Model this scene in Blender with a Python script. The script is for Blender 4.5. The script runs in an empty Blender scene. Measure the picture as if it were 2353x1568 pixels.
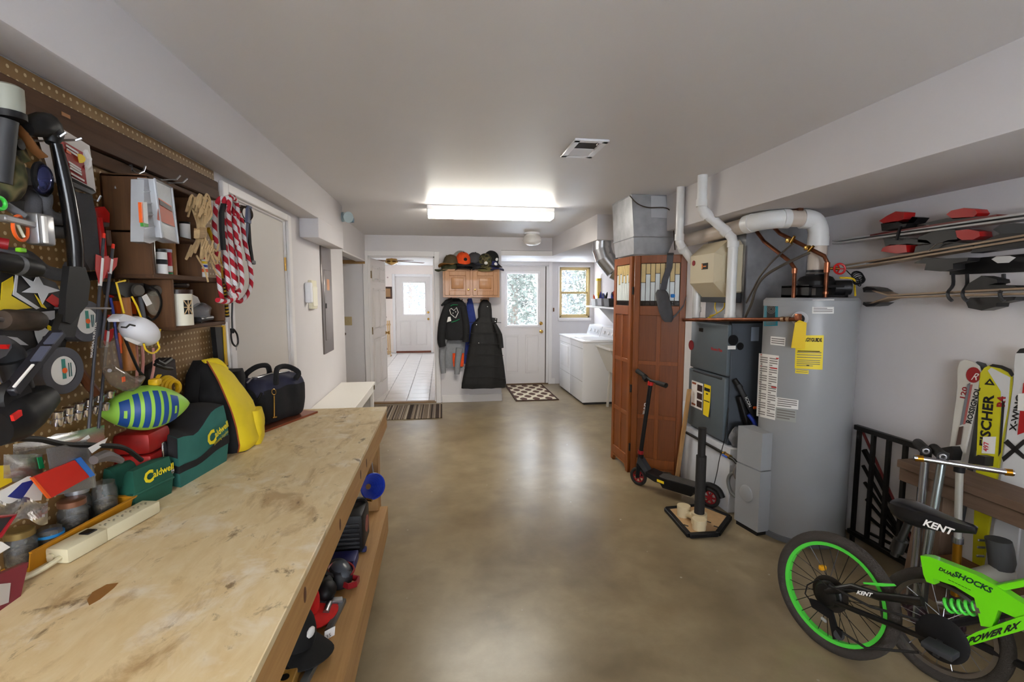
import bpy, bmesh, math, random
from mathutils import Vector, Matrix, Euler
from math import sin, cos, pi, radians, hypot, atan2
random.seed(7)
S = bpy.context.scene
C = S.collection
V = Vector

# ---------------------------------------------------------------- camera
CAMZ, FPX, CX, CY, VPX, VPY = 1.55, 1111.0, 1176.5, 784.0, 1016.0, 680.0
_d = V(((VPX-CX)/FPX, -(VPY-CY)/FPX, 1.0)).normalized()
_n = hypot(_d.z, _d.y)
_up = V((0, _d.z/_n, -_d.y/_n))
_xr = _up.cross(_d)
RW = Matrix((_xr, _d, _up))            # rows: world axes in the camera's frame
cam = bpy.data.objects.new('camera', bpy.data.cameras.new('camera'))
C.objects.link(cam)
cam.data.sensor_width = 36.0
cam.data.lens = 36.0*FPX/2353.0
cam.data.clip_start = 0.02
r_, u_, f_ = RW.col[0], RW.col[1], RW.col[2]
cam.matrix_world = Matrix(((r_.x, u_.x, -f_.x, 0), (r_.y, u_.y, -f_.y, 0), (r_.z, u_.z, -f_.z, CAMZ), (0, 0, 0, 1)))
S.camera = cam

def ray(px, py): return RW @ V(((px-CX)/FPX, -(py-CY)/FPX, 1.0))
def atx(px, py, x):
    r = ray(px, py); return r*(x/r.x)+V((0, 0, CAMZ))
def aty(px, py, y):
    r = ray(px, py); return r*(y/r.y)+V((0, 0, CAMZ))
def atz(px, py, z):
    r = ray(px, py); return r*((z-CAMZ)/r.z)+V((0, 0, CAMZ))

# ---------------------------------------------------------------- world, light, exposure
W = bpy.data.worlds.new('overcast_sky'); S.world = W; W.use_nodes = True
wn = W.node_tree.nodes; wl = W.node_tree.links
bgn = wn['Background']
tc = wn.new('ShaderNodeTexCoord'); sx = wn.new('ShaderNodeSeparateXYZ'); cr = wn.new('ShaderNodeValToRGB')
wl.new(tc.outputs['Generated'], sx.inputs[0]); wl.new(sx.outputs[2], cr.inputs[0]); wl.new(cr.outputs[0], bgn.inputs[0])
cr.color_ramp.elements[0].position = 0.0; cr.color_ramp.elements[0].color = (0.93, 0.96, 1, 1)
cr.color_ramp.elements[1].position = 0.8; cr.color_ramp.elements[1].color = (0.72, 0.85, 1, 1)
bgn.inputs[1].default_value = 5.8
S.view_settings.view_transform = 'Standard'
S.view_settings.look = 'None'
S.view_settings.gamma = 1.0
S.view_settings.use_curve_mapping = False
S.view_settings.exposure = 1.92
S.cycles.use_denoising = True
S.cycles.max_bounces = 8
S.cycles.diffuse_bounces = 4
S.cycles.use_adaptive_sampling = True
S.cycles.adaptive_threshold = 0.03
S.cycles.transparent_max_bounces = 12
S.cycles.sample_clamp_indirect = 6.0

# ---------------------------------------------------------------- mesh helpers
def frame_to(a, b):
    d = (V(b)-V(a)); L = d.length; d = d/L if L > 1e-9 else V((0, 0, 1))
    s = V((0, 0, 1)) if abs(d.z) < 0.95 else V((1, 0, 0))
    u = s.cross(d).normalized(); w = d.cross(u)
    return d, u, w, L

class MB:
    def __init__(s): s.v = []; s.f = []; s.uv = {}
    def add(s, vs, fs, uvs=None):
        b = len(s.v); s.v += [V(p) for p in vs]
        for i, f in enumerate(fs):
            if uvs: s.uv[len(s.f)] = uvs[i]
            s.f.append([b+k for k in f])
        return s
    def xf(s, M, start=0):
        for i in range(start, len(s.v)): s.v[i] = M @ s.v[i]
        return s
    def box(s, x0, x1, y0, y1, z0, z1, b=0.0, M=None):
        st = len(s.v)
        if b <= 0:
            s.add([(x, y, z) for z in (z0, z1) for y in (y0, y1) for x in (x0, x1)],
                  [(0, 2, 3, 1), (4, 5, 7, 6), (0, 1, 5, 4), (2, 6, 7, 3), (0, 4, 6, 2), (1, 3, 7, 5)])
        else:
            bm = bmesh.new(); bmesh.ops.create_cube(bm, size=1)
            for p in bm.verts:
                p.co = V(((x0+x1)/2+p.co.x*(x1-x0), (y0+y1)/2+p.co.y*(y1-y0), (z0+z1)/2+p.co.z*(z1-z0)))
            b = min(b, .49*min(abs(x1-x0), abs(y1-y0), abs(z1-z0)))
            bmesh.ops.bevel(bm, geom=list(bm.edges), offset=b, segments=2 if b > .004 else 1, affect='EDGES', profile=.5)
            bm.verts.ensure_lookup_table()
            for i, p in enumerate(bm.verts): p.index = i
            s.add([p.co.copy() for p in bm.verts], [[p.index for p in f.verts] for f in bm.faces]); bm.free()
        if M is not None: s.xf(M, st)
        return s
    def cbox(s, c, d, b=0.0, rot=None):
        M = Matrix.Translation(V(c))
        if rot is not None: M = M @ (rot.to_matrix().to_4x4() if isinstance(rot, Euler) else rot.to_4x4())
        return s.box(-d[0]/2, d[0]/2, -d[1]/2, d[1]/2, -d[2]/2, d[2]/2, b, M)
    def bar(s, a, b, w, h, bev=0.0, up=None):            # box beam from a to b
        d, u, n, L = frame_to(a, b)
        if up is not None:
            u = V(up).cross(d).normalized(); n = d.cross(u)
        M = Matrix(((u.x, d.x, n.x, a[0]), (u.y, d.y, n.y, a[1]), (u.z, d.z, n.z, a[2]), (0, 0, 0, 1)))
        # keep a right-handed frame
        if M.to_3x3().determinant() < 0:
            M = Matrix(((-u.x, d.x, n.x, a[0]), (-u.y, d.y, n.y, a[1]), (-u.z, d.z, n.z, a[2]), (0, 0, 0, 1)))
        return s.box(-w/2, w/2, 0, L, -h/2, h/2, bev, M)
    def rings(s, rs, closed=False, caps=True, uvlen=None):
        n = len(rs[0]); vs = [p for r in rs for p in r]; fs = []; uvs = []
        m = len(rs); acc = [0.0]
        for i in range(1, m+1): acc.append(acc[-1]+(sum((V(p) for p in rs[i % m]), V())/n-sum((V(p) for p in rs[i-1]), V())/n).length)
        for i in range(m if closed else m-1):
            for j in range(n):
                a, b = i*n+j, i*n+(j+1) % n; c, d = ((i+1) % m)*n+(j+1) % n, ((i+1) % m)*n+j
                fs.append((a, b, c, d))
                uvs.append(((j/n, acc[i]), ((j+1)/n, acc[i]), ((j+1)/n, acc[i+1]), (j/n, acc[i+1])))
        if caps and not closed:
            fs.append(tuple(range(n-1, -1, -1))); uvs.append(((0, 0),)*n)
            fs.append(tuple((m-1)*n+j for j in range(n))); uvs.append(((0, acc[m-1]),)*n)
        return s.add(vs, fs, uvs)
    def cyl(s, a, b, r0, r1=None, n=16, caps=True):
        r1 = r0 if r1 is None else r1
        d, u, w, L = frame_to(a, b); a = V(a); b = V(b)
        ring = lambda c, r: [c+u*(r*cos(2*pi*k/n))+w*(r*sin(2*pi*k/n)) for k in range(n)]
        return s.rings([ring(a, r0), ring(b, r1)], caps=caps)
    def lathe(s, prof, o=(0, 0, 0), ax=(0, 0, 1), n=24, caps=True):
        o = V(o); ax = V(ax).normalized(); _, u, w, _ = frame_to(o, o+ax)
        return s.rings([[o+ax*z+u*(max(r, 1e-4)*cos(2*pi*k/n))+w*(max(r, 1e-4)*sin(2*pi*k/n)) for k in range(n)] for r, z in prof], caps=caps)
    def tube(s, pts, r, n=8, closed=False, smooth=0, caps=True):
        P = [V(p) for p in pts]
        R = list(r) if isinstance(r, (list, tuple)) else None
        if smooth:
            Q = []; RR = []; m = len(P)
            for i in range(m if closed else m-1):
                p0 = P[i-1] if (i > 0 or closed) else P[0]*2-P[1]
                p1, p2 = P[i], P[(i+1) % m]
                p3 = P[(i+2) % m] if (i+2 < m or closed) else P[-1]*2-P[-2]
                for k in range(smooth):
                    t = k/smooth
                    Q.append(0.5*((2*p1)+(p2-p0)*t+(2*p0-5*p1+4*p2-p3)*t*t+(3*p1-p0-3*p2+p3)*t**3))
                    if R: RR.append(R[i]*(1-t)+R[(i+1) % m]*t)
            if not closed:
                Q.append(P[-1])
                if R: RR.append(R[-1])
            P = Q; R = RR if R else None
        m = len(P); rs = []; u = None
        for i in range(m):
            if closed: d = P[(i+1) % m]-P[i-1]
            else: d = P[min(i+1, m-1)]-P[max(i-1, 0)]
            if d.length < 1e-9: d = V((0, 0, 1))
            d.normalize()
            if u is None:
                a = V((0, 0, 1)) if abs(d.z) < .9 else V((1, 0, 0)); u = a.cross(d).normalized()
            else:
                u = (u-d*u.dot(d))
                u = u.normalized() if u.length > 1e-6 else V((1, 0, 0))
            w = d.cross(u); q = R[i] if R else r
            rs.append([P[i]+u*(q*cos(2*pi*k/n))+w*(q*sin(2*pi*k/n)) for k in range(n)])
        return s.rings(rs, closed=closed, caps=caps)
    def ribbon(s, pts, side, w, t):                       # flat strap: path, width direction, width, thickness
        P = [V(p) for p in pts]; side = V(side).normalized(); rs = []
        for i in range(len(P)):
            d = (P[min(i+1, len(P)-1)]-P[max(i-1, 0)]).normalized(); n = d.cross(side).normalized()
            rs.append([P[i]-side*w/2-n*t/2, P[i]+side*w/2-n*t/2, P[i]+side*w/2+n*t/2, P[i]-side*w/2+n*t/2])
        return s.rings(rs)
    def prism(s, pts, off):                               # polygon (3-D points) swept by an offset
        P = [V(p) for p in pts]; off = V(off); n = len(P)
        nrm = V()
        for i in range(n): nrm += P[i].cross(P[(i+1) % n])
        if nrm.dot(off) > 0: P = P[::-1]
        vs = P+[p+off for p in P]
        return s.add(vs, [tuple(range(n)), tuple(range(2*n-1, n-1, -1))]+[(i, i+n, (i+1) % n+n, (i+1) % n) for i in range(n)])
    def sphere(s, c, r, n=16, m=10, rot=None, z0=-1.0, z1=1.0):
        r = (r, r, r) if not isinstance(r, (tuple, list)) else r
        st = len(s.v); rs = []
        for i in range(m+1):
            a = math.asin(max(-1, min(1, z0)))+(math.asin(min(1, z1))-math.asin(max(-1, z0)))*i/m
            rs.append([V((max(cos(a), 1e-4)*cos(2*pi*k/n)*r[0], max(cos(a), 1e-4)*sin(2*pi*k/n)*r[1], sin(a)*r[2])) for k in range(n)])
        s.rings(rs)
        M = Matrix.Translation(V(c))
        if rot is not None: M = M @ (rot.to_matrix().to_4x4() if isinstance(rot, Euler) else rot.to_4x4())
        return s.xf(M, st)
    def torus(s, c, ax, R, r, n=32, m=8, a0=0, a1=2*pi):
        c = V(c); ax = V(ax).normalized(); _, u, w, _ = frame_to(c, c+ax)
        full = abs(a1-a0-2*pi) < 1e-6
        k = n if full else n+1
        pts = [c+u*(R*cos(a0+(a1-a0)*i/n))+w*(R*sin(a0+(a1-a0)*i/n)) for i in range(k)]
        return s.tube(pts, r, n=m, closed=full)
    def grid(s, fn, nu, nv, closed_u=False):              # surface fn(u,v) -> point
        vs = [fn(i/nu, j/nv) for j in range(nv+1) for i in range(nu+1)]
        return s.add(vs, [(j*(nu+1)+i, j*(nu+1)+i+1, (j+1)*(nu+1)+i+1, (j+1)*(nu+1)+i) for j in range(nv) for i in range(nu)])

OFF = {}
def set_props(o, label, cat, group=None, kind=None):
    if label: o['label'] = label
    if cat: o['category'] = cat
    if group: o['group'] = group
    if kind: o['kind'] = kind

def mesh_of(name, mb, mat, off=V(), sharp=38):
    me = bpy.data.meshes.new(name)
    me.from_pydata([tuple(p-off) for p in mb.v], [], mb.f)
    if mb.uv:
        ul = me.uv_layers.new(name='UVMap')
        for pl in me.polygons:
            u = mb.uv.get(pl.index)
            if u:
                for k, li in enumerate(pl.loop_indices): ul.data[li].uv = u[k]
    me.update()
    me.shade_smooth()
    me.set_sharp_from_angle(angle=radians(sharp))
    if mat is not None: me.materials.append(mat)
    return me

def thing(name, label, cat, loc=(0, 0, 0), group=None):
    o = bpy.data.objects.new(name, None); C.objects.link(o)
    o.empty_display_size = .05
    o.location = loc; OFF[o] = V(loc); set_props(o, label, cat, group)
    return o
def part(t, name, mb, mat, label=None, sharp=38, kind=None):
    off = OFF[t]
    o = bpy.data.objects.new(name, mesh_of(name, mb, mat, off, sharp)); C.objects.link(o)
    o.parent = t; OFF[o] = off
    if label: o['label'] = label
    if kind: o['kind'] = kind
    return o
def single(name, label, cat, mb, mat, group=None, kind=None, sharp=38):
    xs = [p.x for p in mb.v]; ys = [p.y for p in mb.v]; zs = [p.z for p in mb.v]
    loc = V(((min(xs)+max(xs))/2, (min(ys)+max(ys))/2, min(zs)))
    o = bpy.data.objects.new(name, mesh_of(name, mb, mat, loc, sharp)); C.objects.link(o)
    o.location = loc; OFF[o] = loc; set_props(o, label, cat, group, kind)
    return o
def struct(name, mb, mat, sharp=38): return single(name, None, None, mb, mat, kind='structure', sharp=sharp)
def copy_part(src, t, M=None):
    o = src.copy(); C.objects.link(o); o.parent = t
    if M is not None: o.matrix_basis = M
    OFF[o] = OFF[t]
    return o
def copy_tree(root, M, label=None, group=None):
    r = root.copy(); C.objects.link(r); r.matrix_basis = M
    if label: r['label'] = label
    if group: r['group'] = group
    def rec(a, b):
        for ch in [o for o in C.objects if o.parent == a]:
            c = ch.copy(); C.objects.link(c); c.parent = b; rec(ch, c)
    rec(root, r)
    return r

_font = {}
def text_mb(txt, o, ux, uy, size, depth=.0008, squeeze=1.0, align='LEFT', shear=0.0, bold=0.0):
    """lettering as mesh: o = origin, ux/uy = reading and up directions"""
    cu = bpy.data.curves.new('t', 'FONT'); cu.body = txt; cu.size = size; cu.align_x = align; cu.shear = shear; cu.offset = bold
    cu.resolution_u = 2
    ob = bpy.data.objects.new('t', cu); C.objects.link(ob)
    dg = bpy.context.evaluated_depsgraph_get()
    me = bpy.data.meshes.new_from_object(ob.evaluated_get(dg))
    ux = V(ux).normalized(); uy = V(uy).normalized(); n = ux.cross(uy).normalized(); o = V(o)
    mb = MB()
    vs = [o+ux*(p.co.x*squeeze)+uy*p.co.y+n*depth for p in me.vertices]
    mb.add(vs, [tuple(p.vertices) for p in me.polygons])
    bpy.data.objects.remove(ob); bpy.data.curves.remove(cu); bpy.data.meshes.remove(me)
    return mb

# ---------------------------------------------------------------- materials (all procedural)
def lin(c):
    if isinstance(c, str): c = tuple(int(c[i:i+2], 16) for i in (0, 2, 4))
    return tuple(((x/255)/12.92 if x/255 <= .04045 else ((x/255+.055)/1.055)**2.4) for x in c)+(1.0,)
_mats = {}
def N(nt, t, **kw):
    n = nt.nodes.new(t)
    for k, v in kw.items(): setattr(n, k, v)
    return n
def M_(name, col, rough=.55, metal=0, var=0.0, vs=9.0, bump=0.0, bs=150.0, spec=.5, trans=0, alpha=1.0, emit=None, est=1.0, ior=1.45, coat=0, sheen=0):
    if name in _mats: return _mats[name]
    m = bpy.data.materials.new(name); m.use_nodes = True; nt = m.node_tree
    b = nt.nodes['Principled BSDF']; c = lin(col)
    b.inputs['Base Color'].default_value = c; b.inputs['Roughness'].default_value = rough
    b.inputs['Metallic'].default_value = metal; b.inputs['Specular IOR Level'].default_value = spec
    b.inputs['Transmission Weight'].default_value = trans; b.inputs['Alpha'].default_value = alpha; b.inputs['IOR'].default_value = ior
    b.inputs['Coat Weight'].default_value = coat; b.inputs['Sheen Weight'].default_value = sheen
    if emit: b.inputs['Emission Color'].default_value = lin(emit); b.inputs['Emission Strength'].default_value = est
    if var or bump:
        t = N(nt, 'ShaderNodeTexCoord')
    if var:
        no = N(nt, 'ShaderNodeTexNoise'); no.inputs['Scale'].default_value = vs; no.inputs['Detail'].default_value = 5
        nt.links.new(t.outputs['Object'], no.inputs['Vector'])
        r = N(nt, 'ShaderNodeValToRGB'); nt.links.new(no.outputs[0], r.inputs[0])
        r.color_ramp.elements[0].position = .3; r.color_ramp.elements[1].position = .7
        r.color_ramp.elements[0].color = tuple(x*(1-var) for x in c[:3])+(1,); r.color_ramp.elements[1].color = tuple(min(1, x*(1+var)) for x in c[:3])+(1,)
        nt.links.new(r.outputs[0], b.inputs['Base Color'])
    if bump:
        n2 = N(nt, 'ShaderNodeTexNoise'); n2.inputs['Scale'].default_value = bs; n2.inputs['Detail'].default_value = 3
        nt.links.new(t.outputs['Object'], n2.inputs['Vector'])
        bp = N(nt, 'ShaderNodeBump'); bp.inputs['Strength'].default_value = bump; bp.inputs['Distance'].default_value = .004
        nt.links.new(n2.outputs[0], bp.inputs['Height']); nt.links.new(bp.outputs[0], b.inputs['Normal'])
    _mats[name] = m
    return m
def wood(name, c1, c2, axis='z', scale=6.0, rough=.5, coat=0, stretch=14.0, fine=.35):
    if name in _mats: return _mats[name]
    m = M_(name, c1, rough, coat=coat); nt = m.node_tree; b = nt.nodes['Principled BSDF']
    t = N(nt, 'ShaderNodeTexCoord'); mp = N(nt, 'ShaderNodeMapping')
    sc = [stretch]*3; sc['xyz'.index(axis)] = 1.0
    mp.inputs['Scale'].default_value = sc; nt.links.new(t.outputs['Object'], mp.inputs['Vector'])
    n1 = N(nt, 'ShaderNodeTexNoise'); n1.inputs['Scale'].default_value = scale*.5; n1.inputs['Detail'].default_value = 8; n1.inputs['Roughness'].default_value = .65; n1.inputs['Distortion'].default_value = .6
    nt.links.new(mp.outputs[0], n1.inputs['Vector'])
    r = N(nt, 'ShaderNodeValToRGB'); nt.links.new(n1.outputs[0], r.inputs[0])
    r.color_ramp.elements[0].position = .5-fine*.6; r.color_ramp.elements[1].position = .5+fine*.6
    r.color_ramp.elements[0].color = lin(c2); r.color_ramp.elements[1].color = lin(c1)
    nt.links.new(r.outputs[0], b.inputs['Base Color'])
    bp = N(nt, 'ShaderNodeBump'); bp.inputs['Strength'].default_value = .15; bp.inputs['Distance'].default_value = .002
    nt.links.new(n1.outputs[0], bp.inputs['Height']); nt.links.new(bp.outputs[0], b.inputs['Normal'])
    return m
def math_(nt, op, a, b_=None, c=None):
    n = N(nt, 'ShaderNodeMath', operation=op)
    for i, x in enumerate((a, b_, c)):
        if x is None: continue
        if isinstance(x, (int, float)): n.inputs[i].default_value = x
        else: nt.links.new(x, n.inputs[i])
    return n.outputs[0]
def mixc(nt, f, a, b_):
    n = N(nt, 'ShaderNodeMix', data_type='RGBA')
    if isinstance(f, (int, float)): n.inputs[0].default_value = f
    else: nt.links.new(f, n.inputs[0])
    for i, x in ((6, a), (7, b_)):
        if isinstance(x, tuple): n.inputs[i].default_value = x
        else: nt.links.new(x, n.inputs[i])
    return n.outputs[2]
def noise(nt, scale, detail=4, vec=None, rough=.5, dist=0):
    n = N(nt, 'ShaderNodeTexNoise'); n.inputs['Scale'].default_value = scale; n.inputs['Detail'].default_value = detail
    n.inputs['Roughness'].default_value = rough; n.inputs['Distortion'].default_value = dist
    if vec is not None: nt.links.new(vec, n.inputs['Vector'])
    return n.outputs[0]
def ramp(nt, x, stops):
    r = N(nt, 'ShaderNodeValToRGB'); nt.links.new(x, r.inputs[0]); e = r.color_ramp.elements
    while len(e) < len(stops): e.new(.5)
    for k, (p, c) in enumerate(stops):
        e[k].position = p; e[k].color = lin(c) if not isinstance(c, float) else (c, c, c, 1)
    return r.outputs[0]
def objco(nt, scale=(1, 1, 1), loc=(0, 0, 0)):
    t = N(nt, 'ShaderNodeTexCoord'); mp = N(nt, 'ShaderNodeMapping')
    mp.inputs['Scale'].default_value = scale; mp.inputs['Location'].default_value = loc
    nt.links.new(t.outputs['Object'], mp.inputs['Vector'])
    return mp.outputs[0]

WALL = M_('wall_paint', (216, 212, 213), .75, var=.015, vs=3, bump=.12, bs=90, spec=.3)
CEIL = M_('ceiling_paint', (224, 220, 218), .42, var=.015, vs=2, bump=.05, bs=60, spec=.45)
TRIM = M_('trim_paint', (232, 228, 226), .4)
WHITE = M_('white_enamel', (236, 236, 238), .3)
BLACK = M_('black_plastic', (20, 20, 22), .5, spec=.35)
BLKM = M_('black_metal', (20, 19, 18), .38)
CHROME = M_('chrome', (215, 215, 220), .15, 1)
STEEL = M_('steel', (165, 165, 168), .35, 1)
BRASS = M_('brass', (190, 150, 80), .25, 1)
COPPER = M_('copper_pipe', (122, 74, 52), .42, .9, var=.35, vs=20)
GALV = M_('galvanised_sheet', (168, 169, 172), .42, .55, var=.14, vs=12)
RED = M_('red_plastic', (190, 24, 22), .4)
DRED = M_('dark_red_plastic', (140, 22, 30), .4)
YEL = M_('yellow_plastic', (232, 196, 30), .45)
ORANGE = M_('orange_plastic', (232, 96, 30), .45)
BLUE = M_('blue_plastic', (40, 62, 160), .4)
GREEN = M_('green_plastic', (20, 128, 76), .4)
PAPER = M_('white_paper', (232, 230, 226), .7)
INK = M_('black_ink', (24, 24, 24), .7)
GREYP = M_('grey_plastic', (96, 98, 102), .5)
DGREY = M_('dark_grey_plastic', (48, 49, 52), .55)
def film(name, col, rough, base, diff):
    m = bpy.data.materials.new(name); m.use_nodes = True; nt = m.node_tree; nt.nodes.clear(); _mats[name] = m
    o = N(nt, 'ShaderNodeOutputMaterial'); tr = N(nt, 'ShaderNodeBsdfTransparent'); gl = N(nt, 'ShaderNodeBsdfGlossy'); df = N(nt, 'ShaderNodeBsdfDiffuse')
    gl.inputs['Roughness'].default_value = rough; df.inputs[0].default_value = lin(col); tr.inputs[0].default_value = lin((236, 238, 240))
    no = N(nt, 'ShaderNodeTexNoise'); no.inputs['Scale'].default_value = 45; no.inputs['Detail'].default_value = 3
    bp = N(nt, 'ShaderNodeBump'); bp.inputs['Strength'].default_value = .35; bp.inputs['Distance'].default_value = .004
    nt.links.new(no.outputs[0], bp.inputs['Height']); nt.links.new(bp.outputs[0], gl.inputs['Normal'])
    a = N(nt, 'ShaderNodeMixShader'); b = N(nt, 'ShaderNodeMixShader'); fr = N(nt, 'ShaderNodeFresnel'); fr.inputs[0].default_value = 1.5
    nt.links.new(bp.outputs[0], fr.inputs['Normal'])
    a.inputs[0].default_value = diff; nt.links.new(tr.outputs[0], a.inputs[1]); nt.links.new(df.outputs[0], a.inputs[2])
    ad = N(nt, 'ShaderNodeMath', operation='MULTIPLY_ADD'); nt.links.new(fr.outputs[0], ad.inputs[0]); ad.inputs[1].default_value = .9; ad.inputs[2].default_value = base
    nt.links.new(ad.outputs[0], b.inputs[0]); nt.links.new(a.outputs[0], b.inputs[1]); nt.links.new(gl.outputs[0], b.inputs[2]); nt.links.new(b.outputs[0], o.inputs[0])
    return m
CLEARD = film('clear_plastic_film', (200, 204, 215), .1, .06, .14)
GLASSJ = film('jar_glass', (200, 206, 204), .04, .03, .06)
CASEP = film('case_plastic', (215, 216, 222), .15, .04, .42)
PVC = M_('white_pvc', (226, 225, 222), .28)
FABBLK = M_('black_fabric', (22, 22, 25), .9, var=.2, vs=30, bump=.3, bs=500)
RUB = M_('black_rubber', (34, 32, 31), .75, bump=.2, bs=300)
# ---------------------------------------------------------------- structure
WL, WR, ZC, YB, YH, YF = -1.05, 2.64, 2.39, -2.3, 7.0, 8.25
def mat_floor():
    m = M_('concrete_floor', (150, 140, 122), .4); nt = m.node_tree; b = nt.nodes['Principled BSDF']
    co = objco(nt)
    big = noise(nt, .9, 5, co, .6, .5); mid = noise(nt, 4.5, 8, co, .6, .15); fine = noise(nt, 70, 3, co)
    c = mixc(nt, ramp(nt, big, [(.25, 0.0), (.75, 1.0)]), lin((122, 103, 72)), lin((168, 152, 122)))
    c = mixc(nt, math_(nt, 'MULTIPLY', ramp(nt, mid, [(.38, 0.0), (.72, 1.0)]), .6), c, lin((112, 95, 68)))
    st = noise(nt, 2.2, 3, co, .5, .2)
    c = mixc(nt, math_(nt, 'MULTIPLY', ramp(nt, st, [(.48, 0.0), (.72, 1.0)]), .4), c, lin((84, 72, 54)))
    vo = N(nt, 'ShaderNodeTexVoronoi'); vo.inputs['Scale'].default_value = 7.5; nt.links.new(co, vo.inputs['Vector'])
    sp = ramp(nt, vo.outputs['Distance'], [(.035, 1.0), (.06, 0.0)])
    msk = ramp(nt, noise(nt, 1.6, 2, co), [(.4, 0.0), (.7, 1.0)])
    c = mixc(nt, math_(nt, 'MULTIPLY', math_(nt, 'MULTIPLY', sp, msk), .8), c, lin((214, 208, 196)))
    c = mixc(nt, math_(nt, 'MULTIPLY', fine, .14), c, lin((100, 90, 72)))
    nt.links.new(c, b.inputs['Base Color'])
    b.inputs['Roughness'].default_value = .28
    b.inputs['Specular IOR Level'].default_value = .42
    bp = N(nt, 'ShaderNodeBump'); bp.inputs['Strength'].default_value = .06; bp.inputs['Distance'].default_value = .003
    nt.links.new(fine, bp.inputs['Height']); nt.links.new(bp.outputs[0], b.inputs['Normal'])
    return m
FLOOR = mat_floor()
struct('floor', MB().box(-2.4, WR+.12, YB-.12, YF+.12, -.1, 0), FLOOR)
ceil = MB().box(-2.4, WR+.12, YB-.12, YH+.12, ZC, ZC+.1)
ceil.box(.85, WR+.12, YH, YF+.12, 2.13, 2.2)
struct('ceiling', ceil, CEIL)
w = MB()
w.box(WL-.12, WL, YB, 2.60, 0, ZC); w.box(WL-.12, WL, 2.60, 3.54, 2.06, ZC); w.box(WL-.12, WL, 3.54, 5.44, 0, ZC); w.box(WL-.12, WL, 5.44, YH, 2.04, ZC)
w.box(-2.4, -2.28, 5.3, YH, 0, ZC); w.box(-2.3, WL-.1, 5.2, 5.32, 0, ZC)
struct('wall_left', w, WALL)
struct('beam_left', MB().box(WL, -.911, YB, 4.78, 2.127, ZC, .012).box(WL, -.9105, 3.86, 4.779, 1.985, 2.14, .008), WALL)
struct('wall_right', MB().box(WR, WR+.12, YB, YF+.12, 0, ZC), WALL)
w = MB(); w.box(-2.4, -.5, YB-.12, YB, 0, ZC); w.box(1.3, WR+.12, YB-.12, YB, 0, ZC); w.box(-.5, 1.3, YB-.12, YB, 0, .8); w.box(-.5, 1.3, YB-.12, YB, 2.05, ZC)
struct('wall_back', w, WALL)
struct('beam_right', MB().box(1.875, WR, YB, 4.92, 2.09, ZC, .01), WALL)
struct("beam_laundry", MB().box(1.60, WR, 4.92, YH, 2.13, ZC).box(.85, WR, YH, YH+.1, 2.205, ZC), WALL)
w = MB(); w.box(-2.4, -1.014, YH, YH+.12, 0, ZC); w.box(-1.014, -.104, YH, YH+.12, 2.10, ZC); w.box(-.104, .85, YH, YH+.12, 0, ZC)
w.box(.73, .85, YH+.1, YF+.1, 0, ZC)
struct('wall_hall', w, WALL)
w = MB(); w.box(.73, .95, YF, YF+.12, 0, ZC); w.box(.95, 1.83, YF, YF+.12, 2.075, ZC); w.box(1.83, 2.02, YF, YF+.12, 0, ZC)
w.box(2.02, 2.57, YF, YF+.12, 0, 1.165); w.box(2.02, 2.57, YF, YF+.12, 2.045, ZC); w.box(2.57, WR+.12, YF, YF+.12, 0, ZC)
struct('wall_far', w, WALL)
# platform that carries the furnace (plastered curb)
struct('wall_platform', MB().box(2.0, WR, 3.075, 4.6, 0, .47, .006), M_('platform_plaster', (200, 202, 206), .7, var=.06, vs=6, bump=.2))
# baseboards and door casings
struct('baseboard_hall', MB().box(-.02, .86, YH-.014, YH, 0, .11, .004).box(.845, .862, YH-.014, YF, 0, .11, .004), TRIM)
struct('baseboard_far', MB().box(1.84, 1.95, YF-.014, YF, 0, .1, .004), TRIM)
def casing(name, x0, x1, z1, y, wd=.07, t=.018):
    struct(name, MB().box(x0-wd, x0, y-t, y, 0, z1+wd, .004).box(x1, x1+wd, y-t, y, 0, z1+wd, .004).box(x0, x1, y-t, y, z1, z1+wd, .004)
           .box(x0-.002, x0+.018, y, y+.12, 0, z1).box(x1-.018, x1+.002, y, y+.12, 0, z1).box(x0, x1, y, y+.12, z1-.018, z1+.002), TRIM)
casing('trim_1', -1.014, -.104, 2.10, YH)
casing('trim_2', .95, 1.83, 2.075, YF, .06)
# left wall door with casing
struct('trim_3', MB().box(WL, WL+.02, 2.54, 2.605, 0, 2.10, .004).box(WL, WL+.02, 3.535, 3.60, 0, 2.10, .004).box(WL, WL+.02, 2.605, 3.535, 2.055, 2.10, .004)
       .box(WL-.12, WL, 2.60, 2.612, 0, 2.06).box(WL-.12, WL, 3.528, 3.54, 0, 2.06).box(WL-.12, WL, 2.60, 3.54, 2.048, 2.06), TRIM)
d1 = struct('door_1', MB().box(WL-.05, WL-.012, 2.615, 3.525, .01, 2.045, .003), M_('door_left_paint', (206, 200, 194), .5))
part(d1, 'hinge', MB().cyl((WL-.008, 3.523, 1.72), (WL-.008, 3.523, 1.81), .008).cyl((WL-.008, 3.523, .25), (WL-.008, 3.523, .34), .008), BRASS)
# wood strip at the head of the alcove opening
struct('trim_4', MB().box(WL-.12, WL+.004, 5.44, YH-.002, 2.022, 2.04), TRIM)
struct('trim_5', MB().box(-2.28, WL, YH-.02, YH, 1.99, 2.04, .003), wood('oak_strip', (176, 138, 84), (150, 110, 60), 'x'))

PANE = M_('window_glass', (255, 255, 255), .02, alpha=.12, spec=.5)
w3 = struct('added_window_3', MB().box(-.55, 1.35, YB-.02, YB+.02, .75, .8, .004).box(.37, .43, YB-.1, YB-.05, .8, 2.05), TRIM)  # unseen back window, added to let daylight in from behind
part(w3, 'window_pane', MB().box(-.5, 1.3, YB-.08, YB-.075, .8, 2.05), PANE)
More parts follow.
